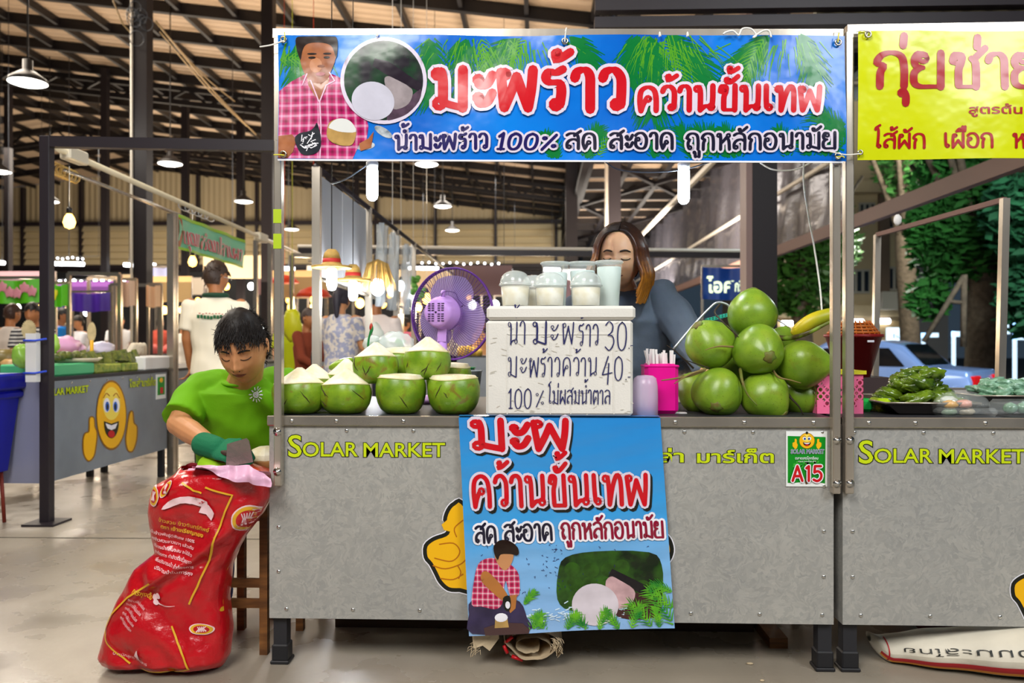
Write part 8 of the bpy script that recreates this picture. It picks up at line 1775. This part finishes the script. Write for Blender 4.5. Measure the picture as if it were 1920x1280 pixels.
# -- dumpling counter goods
def tray(x0, x1, y0, y1, label, mt_, lip=.035, tilt=0):
 e = empty('tray', label, 'tray', ((x0+x1)/2, (y0+y1)/2, ZT)); m = mb(); z = ZT+.004; L_ = lip; o = .05
 vs = [(x0, y0, z), (x1, y0, z), (x1, y1, z), (x0, y1, z), (x0-o, y0-o*.5, z+L_), (x1+o, y0-o*.5, z+L_), (x1+o, y1+o*.5, z+L_), (x0-o, y1+o*.5, z+L_)]
 m.add(vs, [(0, 1, 2, 3), (0, 4, 5, 1), (1, 5, 6, 2), (2, 6, 7, 3), (3, 7, 4, 0)], False); m.build('pan', mt_, e)
 m = mb(); m.tube([Vector(v) for v in vs[4:]], .004, 6, closed=True); m.build('rim', mchr, e); return e
mtray = mat('steel_tray', '#6a6460', rough=.2, metal=.9)
ta = W(1690, 770, .10); tb_ = W(1800, 770, .10)
tray(W(1680, 700, .12).x, W(1795, 700, .12).x, .10, .48, 'steel tray heaped with dark green chive dumplings', mtray); tray(W(1845, 700, .25).x, W(2060, 700, .25).x, .22, .60, 'steel tray of pale blue-green dumplings at the right', mtray, .05)
mdump = mat('chive_dumpling', '#6d8a1a', rough=.22, var=.55, vscale=22, col2='#2f4a0c', bump=.006, bscale=24, spec=.6, coat=.5)
mdump2 = mat('pale_dumpling', '#8fb8a0', rough=.25, var=.5, vscale=40, col2='#4f7a5a', bump=.004, bscale=40, spec=.6, coat=.4)
rd = random.Random(21)
def heap(cx, cy, hx, hy, hz, n, r, mt_, label, cat, group, nm, flatk=.5):
 for k in range(n):
  lay = k/n; q = math.sqrt(rd.random())*(1-lay*.75); t = rd.uniform(0, 2*PI); c = Vector((cx+hx*q*math.cos(t), cy+hy*q*math.sin(t), ZT+.02+hz*lay)); m = mb(); sd = rd.uniform(0, 50)
  rr_ = r*rd.uniform(.8, 1.15)
  m.ell(c, (rr_*1.15, rr_, rr_*flatk), 18, 12, rotM(rd.uniform(-.5, .5), rd.uniform(-.5, .5), rd.uniform(0, 3)), lambda d, v: v*(1+.30*noise.noise(d*2.0+Vector((sd, 0, 0)))+.16*noise.noise(d*5+Vector((0, sd, 0))))); o = m.build(nm, mt_); tag(o, label, cat, group)
cx = (W(1650, 700, .25).x+W(1800, 700, .25).x)/2
heap(cx, .26, .13, .15, .115, 50, .036, mdump, 'glossy dark green chive dumpling in the heap on the steel tray', 'dumpling', 'chive dumplings on the tray', 'dumpling')
cx2 = W(1890, 700, .35).x
heap(cx2, .36, .19, .17, .075, 85, .027, mdump2, 'pale blue-green dumpling in the right-hand tray', 'dumpling', 'pale dumplings on the right tray', 'dumpling')
cb_ = empty('clear_food_box', 'clear plastic box of orange, pink and white dumplings before the green heap', 'box', W(1815, 782, .06))
a = W(1762, 782, .05); b = W(1868, 782, .05)
m = mb(); m.box((a.x, .03, ZT+.001), (b.x, .15, ZT+.028), bev=.01); m.build('box_base', mat('clear_box', '#e8f0f0', rough=.08, alpha=.13, spec=1), cb_)
m = mb(); m.ell(((a.x+b.x)/2, .09, ZT+.03), ((b.x-a.x)/2, .06, .05), 24, 12, None, lambda d, v: Vector((v.x, v.y, max(v.z, 0)))); m.build('domed_lid', mat('clear_box'), cb_)
for i, (fx, fy, fz, col) in enumerate(((.30, .06, .035, '#e0a84a'), (.55, .06, .037, '#dc9a86'), (.42, .11, .045, '#d0d8cc'), (.3, .07, .012, '#8fa888'), (.62, .07, .012, '#c4b8a0'), (.2, .10, .02, '#a8b89a'))):
 m = mb(); lump(m, Vector((a.x+(b.x-a.x)*fx, .03+fy, ZT+fz)), (.026, .022, .014), i, .15, 16, 10); tag(m.build('dumpling', mat('dumpling_'+col.strip('#'), col, rough=.25, coat=.4, var=.15, vscale=30)), ('orange dumpling at the left in the clear box', 'salmon pink dumpling in the clear box', 'white dumpling on top at the back of the clear box', 'grey-green dumpling low in the clear box', 'beige dumpling low at the right in the clear box', 'pale green dumpling low at the left in the clear box')[i], 'dumpling')
cb2 = W(1905, 782, .06); m = mb(); m.box((cb2.x-.04, .03, ZT+.001), (cb2.x+.14, .15, ZT+.05), bev=.012); tag(m.build('clear_food_box', mat('clear_box')), 'second clear plastic food box at the right edge', 'box')
for k in range(3): m = mb(); lump(m, Vector((cb2.x-.0+.04*k, .09, ZT+.024)), (.022, .022, .018), k, .15); tag(m.build('dumpling', mdump2), 'pale dumpling inside the second clear box', 'dumpling', 'pale dumplings in the second clear box')
m = mb(); m.bar(W(1855, 716, .5), W(1935, 730, .35), .014, .006); m.bar(W(1860, 712, .5), W(1940, 722, .35), .014, .006); tag(m.build('tongs', mchr), 'steel tongs lying over the pale dumplings', 'tongs')
for (px, col, lb) in ((1618, '#1fb04a', 'bright green plastic pack left of the dumpling tray'), (1652, '#a8c81c', 'lime green plastic pack half under the dumpling tray')):
 a = W(px, 760, .22); m = mb(); m.box((a.x-.022, .2, ZT), (a.x+.028, .28, ZT+.045), bev=.01); tag(m.build('plastic_pack', mat('pack_'+col.strip('#'), col, rough=.3)), lb, 'pack')
rb_ = empty('basket', 'deep red plastic basket behind the steel posts', 'basket', W(1602, 720, .75))
c = W(1600, 640, .75); s = pxs(.75); z0, z1 = W(1600, 706, .75).z, W(1600, 632, .75).z
m = mb(); m.lathe([(.062, 0), (.105, z1-z0), (.112, z1-z0), (.112, z1-z0+.012), (.10, z1-z0+.01), (.058, .006)], (c.x, .75, z0), 32); m.build('wall', mat('deep_red_plastic', '#8e1a1a', rough=.4), rb_)
m = mb(); m.box((c.x+.01, .635, z1-.02), (c.x+.035, .640, z1-.012)); m.build('label', mwh, rb_)
ob = empty('basket', 'orange-brown woven basket stacked in the red one', 'basket', (c.x, .75, z1)); mo_ = mat('orange_basket', '#c4661c', rough=.4)
m = mb()
for k in range(5): r = .105-.01*k; m.tube([(c.x+r*math.cos(t), .75+r*math.sin(t), z1+.012*k+.006) for t in [2*PI*j/24 for j in range(24)]], .005, 6, closed=True)
for k in range(24): t = 2*PI*k/24; m.tube([(c.x+.107*math.cos(t), .75+.107*math.sin(t), z1), (c.x+.06*math.cos(t), .75+.06*math.sin(t), z1+.065)], .003, 5)
m.build('weave', mo_, ob)
m = mb(); m.box((c.x-.12, .66, 0), (c.x+.12, .9, z0)); tag(m.build('stand_box', mat('dark_crate', '#3c2c2c', rough=.6)), 'dark box under the red basket behind the posts', 'box')
fr2 = empty('gantry', 'thin steel rear frame of the dumpling stall before the street', 'frame', W(1760, 720, 1.6))
def pb_(pa, pb, Ya, Yb, w_, mt_, nm): m = mb(); m.bar(W(*pa, Ya), W(*pb, Yb), w_, w_); m.build(nm, mt_, fr2)
pb_((1645, 440), (1636, 989), 1.9, 1.9, .03, mchr, 'post'); pb_((1884, 372), (1866, 1078), 1.0, 1.0, .03, mchr, 'post'); pb_((1645, 440), (1884, 374), 1.9, 1.0, .022, mat('brown_rail', '#6a4a42', rough=.5), 'rail')
c = W(1683, 412, 1.9); m = mb(); m.ell(c, (.022, .015, .03), 12, 8, None, lambda d, v: v*(1+.2*noise.noise(d*3))); tag(m.build('plastic_bag', mstraw), 'small white bag tied to the sloping beam', 'bag')
# -- pale fascia above the stalls at the upper right
m = mb(); a = W(1200, 0, 1.2); zb_f = W(1500, 57, 2.6).z
m.box((1.75, 2.6, zb_f), (5.5, 2.66, zb_f+1.2)); o = struct('wall_fascia', m, mat('fascia_sheet', '#9a9682', rough=.5, pos=True)); ribbed(MATS['fascia_sheet'], 'X', 2.2, .01)
m = mb(); m.box((.35, 2.5, W(1200, 50, 2.5).z), (5.5, 2.58, W(1200, 30, 2.5).z)); tag(m.build('steel_beam', mdark2), 'dark horizontal beam across the top right above the banner', 'beam')
m = mb(); m.box((.35, 2.45, W(1200, 18, 2.45).z), (5.5, 2.53, W(1200, -6, 2.45).z)); tag(m.build('steel_beam', mdark2), 'upper dark horizontal beam at the very top right', 'beam')
# -- street outside
GZ = -.45
bl = empty('building', 'pale apartment block with dark windows beyond the street', 'building', W(1580, 640, 34)); 
mbw = mat('building_wall', '#b8a684', rough=.8, var=.15, vscale=.8); mbg = mat('building_grey', '#5f6062', rough=.8); mwin = mat('dark_glass', '#1c222a', rough=.15); mwf = mat('window_frame', '#9a978c', rough=.6)
YBd = 30.0
x0, x1 = W(1440, 640, YBd).x, W(1703, 640, YBd).x
m = mb(); m.box((x0, YBd, GZ), (x1, YBd+8, 12)); m.build('wall', mbw, bl); m = mb(); m.box((x1, YBd+.5, GZ), (W(1790, 640, YBd).x, YBd+8, 12)); m.build('side_wing', mbg, bl)
for yy in (355, 585): m = mb(); z = W(1500, yy, YBd).z; m.box((x0, YBd-.5, z-.2), (x1+.1, YBd, z+.25)); m.build('balcony_slab', mbw, bl)
m = mb(); z = W(1500, 470, YBd).z; m.box((x0, YBd-.4, z-.1), (x1+.1, YBd, z+.2)); m.build('balcony_slab', mbw, bl) if False else None
for px in (1500, 1570, 1655): m = mb(); q = W(px, 640, YBd); m.box((q.x-.2, YBd-.2, GZ), (q.x+.2, YBd, 12)); m.build('pillar', mat('pillar_brown', '#6a5a4c', rough=.8), bl)
for (pa, pb, ya_, yb_) in ((1590, 1630, 505, 550), (1663, 1700, 500, 545), (1610, 1640, 380, 420), (1663, 1700, 395, 430), (1515, 1560, 500, 550), (1515, 1560, 380, 420)):
 a = W(pa, yb_, YBd-.05); b = W(pb, ya_, YBd-.05); m = mb(); m.box((a.x, YBd-.1, a.z), (b.x, YBd-.02, b.z)); f_ = m.build('window', mwf, bl)
 n = 3
 for k in range(n): m = mb(); ww = (b.x-a.x)/n; m.box((a.x+ww*k+.06, YBd-.13, a.z+.08), (a.x+ww*(k+1)-.06, YBd-.1, b.z-.08)); m.build('pane', mwin, f_)
a = W(1655, 580, YBd-1); m = mb(); m.box((a.x, YBd-1, a.z), (a.x+1.0, YBd-.5, a.z+.7)); m.build('air_conditioner', mwf, bl)
m = mb(); a = W(1450, 638, YBd-.6); m.box((x0, YBd-.4, GZ), (x1, YBd-.1, W(1500, 602, YBd).z)); m.build('shopfront', mat('shopfront_warm', '#a08860', rough=.6), bl)
for (pa, pb, yy, lb) in ((1582, 1618, 603, 'short fluorescent tube under the building, right of the steel posts'), (1642, 1668, 602, 'fluorescent tube under the building above the blue car'), (1466, 1490, 606, 'fluorescent tube beyond the topmost coconut')): m = mb(); m.tube([W(pa, yy, 29.5), W(pb, yy, 29.5)], .10, 8); tag(m.build('fluorescent_tube', mwhite), lb, 'lamp')
sgn = empty('shop_sign', 'small lit white shop sign beyond the blue car', 'sign', W(1695, 645, 26)); a = W(1666, 643, 26); b = W(1720, 614, 26)
m = mb(); m.box((a.x, 26, a.z), (b.x, 26.2, b.z)); m.box((b.x-.1, 26, GZ), (b.x, 26.2, b.z)); m.build('panel', mat('lit_sign', '#cfe6f4', emit=1.6, emitcol='#cfe8f8'), sgn); m = mb(); write_font(m, 'ร้านอาหาร', (1674, -634, 1714, 8), flip(lambda p: W(p[0], p[1], 25.97)), .02); m.build('lettering', mat('navy_letters'), sgn)
def car(c, L_, rz, label, col, detail=True):
 e = empty('car', label, 'car', c, None, rz); mp = mat('paint_'+col.strip('#'), col, rough=.25, metal=.4, coat=.6); Wd = 1.72
 prof = [(0, .42), (0, .78), (.08, .95), (.75, 1.0), (1.15, 1.38), (1.55, 1.46), (2.5, 1.44), (3.2, 1.02), (4.1, .86), (4.3, .62), (4.3, .32), (0.1, .30)]
 k = L_/4.3
 m = mb(); secs = []
 ys = [(-.86, .0), (-.80, .03), (-.55, .03), (0, .04), (.55, .03), (.80, .03), (.86, 0)]
 vs = []; n = len(prof)
 for (y, dz) in ys:
  for (x, z) in prof:
   tuck = 1 if z < 1.0 else (1-.18*(z-1.0)/.46); edge = .93 if abs(y) > .85 else 1
   vs.append(Vector((x*k, y*tuck, .30+(z-.30)*edge+dz)))
 fs = [(i*n+j, i*n+(j+1) % n, (i+1)*n+(j+1) % n, (i+1)*n+j) for i in range(len(ys)-1) for j in range(n)]+[tuple(range(n))[::-1], tuple((len(ys)-1)*n+j for j in range(n))]
 m.add(vs, fs); ob_ = m.build('body', mp, e, raw=True); bvl = ob_.modifiers.new('b', 'BEVEL'); bvl.width = .03; bvl.segments = 2
 mg = mat('car_glass', '#0c0f14', rough=.08)
 m = mb(); m.add([(.80*k, -.66, 1.03), (.80*k, .66, 1.03), (1.16*k, .58, 1.40), (1.16*k, -.58, 1.40)], [(0, 3, 2, 1), (0, 1, 2, 3)], False); m.v = [(x-.03, y, z+.03) for x, y, z in m.v]; m.build('rear_window', mg, e, raw=True)
 for s in (-1, 1):
  m = mb(); yy = s*.865; m.add([(1.05*k, yy*.97, 1.04), (1.95*k, yy*.97, 1.04), (1.95*k, yy*.86, 1.36), (1.35*k, yy*.86, 1.36)], [(0, 1, 2, 3), (3, 2, 1, 0)], False); m.build('side_window', mg, e, raw=True)
  m = mb(); m.add([(2.02*k, yy*.97, 1.04), (3.0*k, yy*.97, 1.03), (2.5*k, yy*.86, 1.35), (2.02*k, yy*.86, 1.36)], [(0, 1, 2, 3), (3, 2, 1, 0)], False); m.build('side_window', mg, e, raw=True)
  for xx in (.8, 3.45): m = mb(); m.tube([(xx*k, s*.66, .31), (xx*k, s*.87, .31)], .31, 22); wl = m.build('wheel', mat('tyre', '#141414', rough=.8), e, raw=True); m = mb(); m.tube([(xx*k, s*.86, .31), (xx*k, s*.885, .31)], .19, 16); m.build('hub', mchr, wl, raw=True)
  m = mb(); m.box((-.03, min(s*.42, s*.80), .72), (.05, max(s*.42, s*.80), .90), bev=.02); m.build('tail_lamp', mat('tail_red', '#b01018', rough=.2, emit=.25, emitcol='#ff2020'), e, raw=True)
 m = mb(); m.box((-.04, -.25, .62), (.02, .25, .76)); m.build('number_plate', mwh, e, raw=True); m = mb(); m.box((-.05, -.8, .36), (.1, .8, .52), bev=.03); m.build('bumper', mp, e, raw=True); return e
cpos = W(1850, 640, 11.5); 
car((cpos.x, 11.5, GZ), 4.3, PI-.75, 'light blue saloon car parked beyond the dumpling counter, red tail lamp towards us', '#86a4e0')
c2 = W(1600, 640, 13); car((c2.x, 19, GZ), 4.3, PI/2+.2, 'dark car parked behind the light blue one', '#14161c')
def tree(px, Y, tr_r, h, crowns, label, dens_=900, seed=0, col='#2f5a1e'):
 rnd = random.Random(seed); c = W(px, 640, Y); e = empty('tree', label, 'tree', (c.x, Y, GZ)); m = mb()
 m.tube(sm3([(c.x, Y, GZ), (c.x+.1, Y, 1), (c.x-.05, Y, h*.6), (c.x, Y, h)]), [tr_r*1.2]*6+[tr_r]*5+[tr_r*.6]*5 if False else tr_r, 12)
 for k in range(5): t = rnd.uniform(0, 2*PI); m.tube([(c.x, Y, h*.55), (c.x+.8*math.cos(t), Y+.8*math.sin(t), h*.85), (c.x+1.6*math.cos(t), Y+1.6*math.sin(t), h*1.1)], [tr_r*.4, tr_r*.3, tr_r*.15], 8)
 m.build('trunk', mat('bark', '#6a5c4c', rough=.9, var=.4, vscale=8, bump=.02, bscale=12), e)
 m = mb()
 for (qx, qy, r) in crowns:
  cc = W(qx, qy, Y); R = r*pxs(Y)
  for k in range(int(dens_*r*r/8000)):
   d = Vector((rnd.gauss(0, 1), rnd.gauss(0, 1), rnd.gauss(0, 1))).normalized()*R*rnd.uniform(.35, 1)**.6; p = cc+d; s = rnd.uniform(.10, .22); u = Vector((rnd.gauss(0, 1), rnd.gauss(0, 1), rnd.gauss(0, .6))).normalized(); v = u.orthogonal().normalized()
   m.add([p-u*s, p+v*s*.45, p+u*s, p-v*s*.45], [(0, 1, 2, 3)], False)
 o = m.build('foliage', mat('foliage_'+col.strip('#'), col, rough=.6, var=.5, vscale=1.5, pos=True), e); o['kind'] = 'stuff'
tree(1838, 17, .42, 5, [(1850, 400, 110), (1790, 460, 80), (1900, 300, 130), (1800, 340, 90), (1930, 480, 90), (1740, 560, 40), (1760, 420, 60)], 'big-trunked leafy tree beyond the blue car', 1500, 3, '#3f8a3a')
tree(1500, 20, .25, 5, [(1500, 480, 60), (1540, 440, 70), (1470, 540, 50), (1520, 560, 50), (1560, 480, 50)], 'dark tree behind the hanging white cable', 1300, 5, '#3c6a20'); tree(1700, 24, .3, 7, [(1720, 310, 80), (1760, 370, 70), (1780, 300, 80)], 'tall tree in front of the apartment block', 1300, 7, '#3f7a34')
tree(2010, 14, .3, 5, [(1960, 560, 80), (1980, 400, 120)], 'leafy tree at the right edge', 1200, 9, '#2f7048')
m = mb(); q = W(1790, 640, 15)
m.tube([W(1732, 640, 13.5), W(1806, 520, 13.5)], .05, 6); m.tube([W(1806, 650, 13.5), W(1808, 515, 13.5)], .06, 6); m.tube([W(1775, 565, 13.5), W(1812, 568, 13.5)], .04, 6); tag(m.build('tree_props', mat('bark')), 'timber props leaning against the big tree', 'props')
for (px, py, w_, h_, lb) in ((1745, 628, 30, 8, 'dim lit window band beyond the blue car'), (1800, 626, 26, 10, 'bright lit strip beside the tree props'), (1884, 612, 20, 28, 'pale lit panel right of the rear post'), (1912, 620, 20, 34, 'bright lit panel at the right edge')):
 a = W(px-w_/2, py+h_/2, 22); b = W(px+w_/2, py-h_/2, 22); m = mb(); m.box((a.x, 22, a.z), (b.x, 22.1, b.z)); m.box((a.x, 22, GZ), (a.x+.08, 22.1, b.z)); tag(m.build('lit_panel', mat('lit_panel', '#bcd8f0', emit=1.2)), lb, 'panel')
point((7.5, 9, 4.5), 220, (.8, .95, 1), .3); point((9, 20, 4), 260, (.95, 1, .85), .3)  # unseen lights added over the parked cars and the street, no bulbs
bpy.data.scenes.remove(SC2)
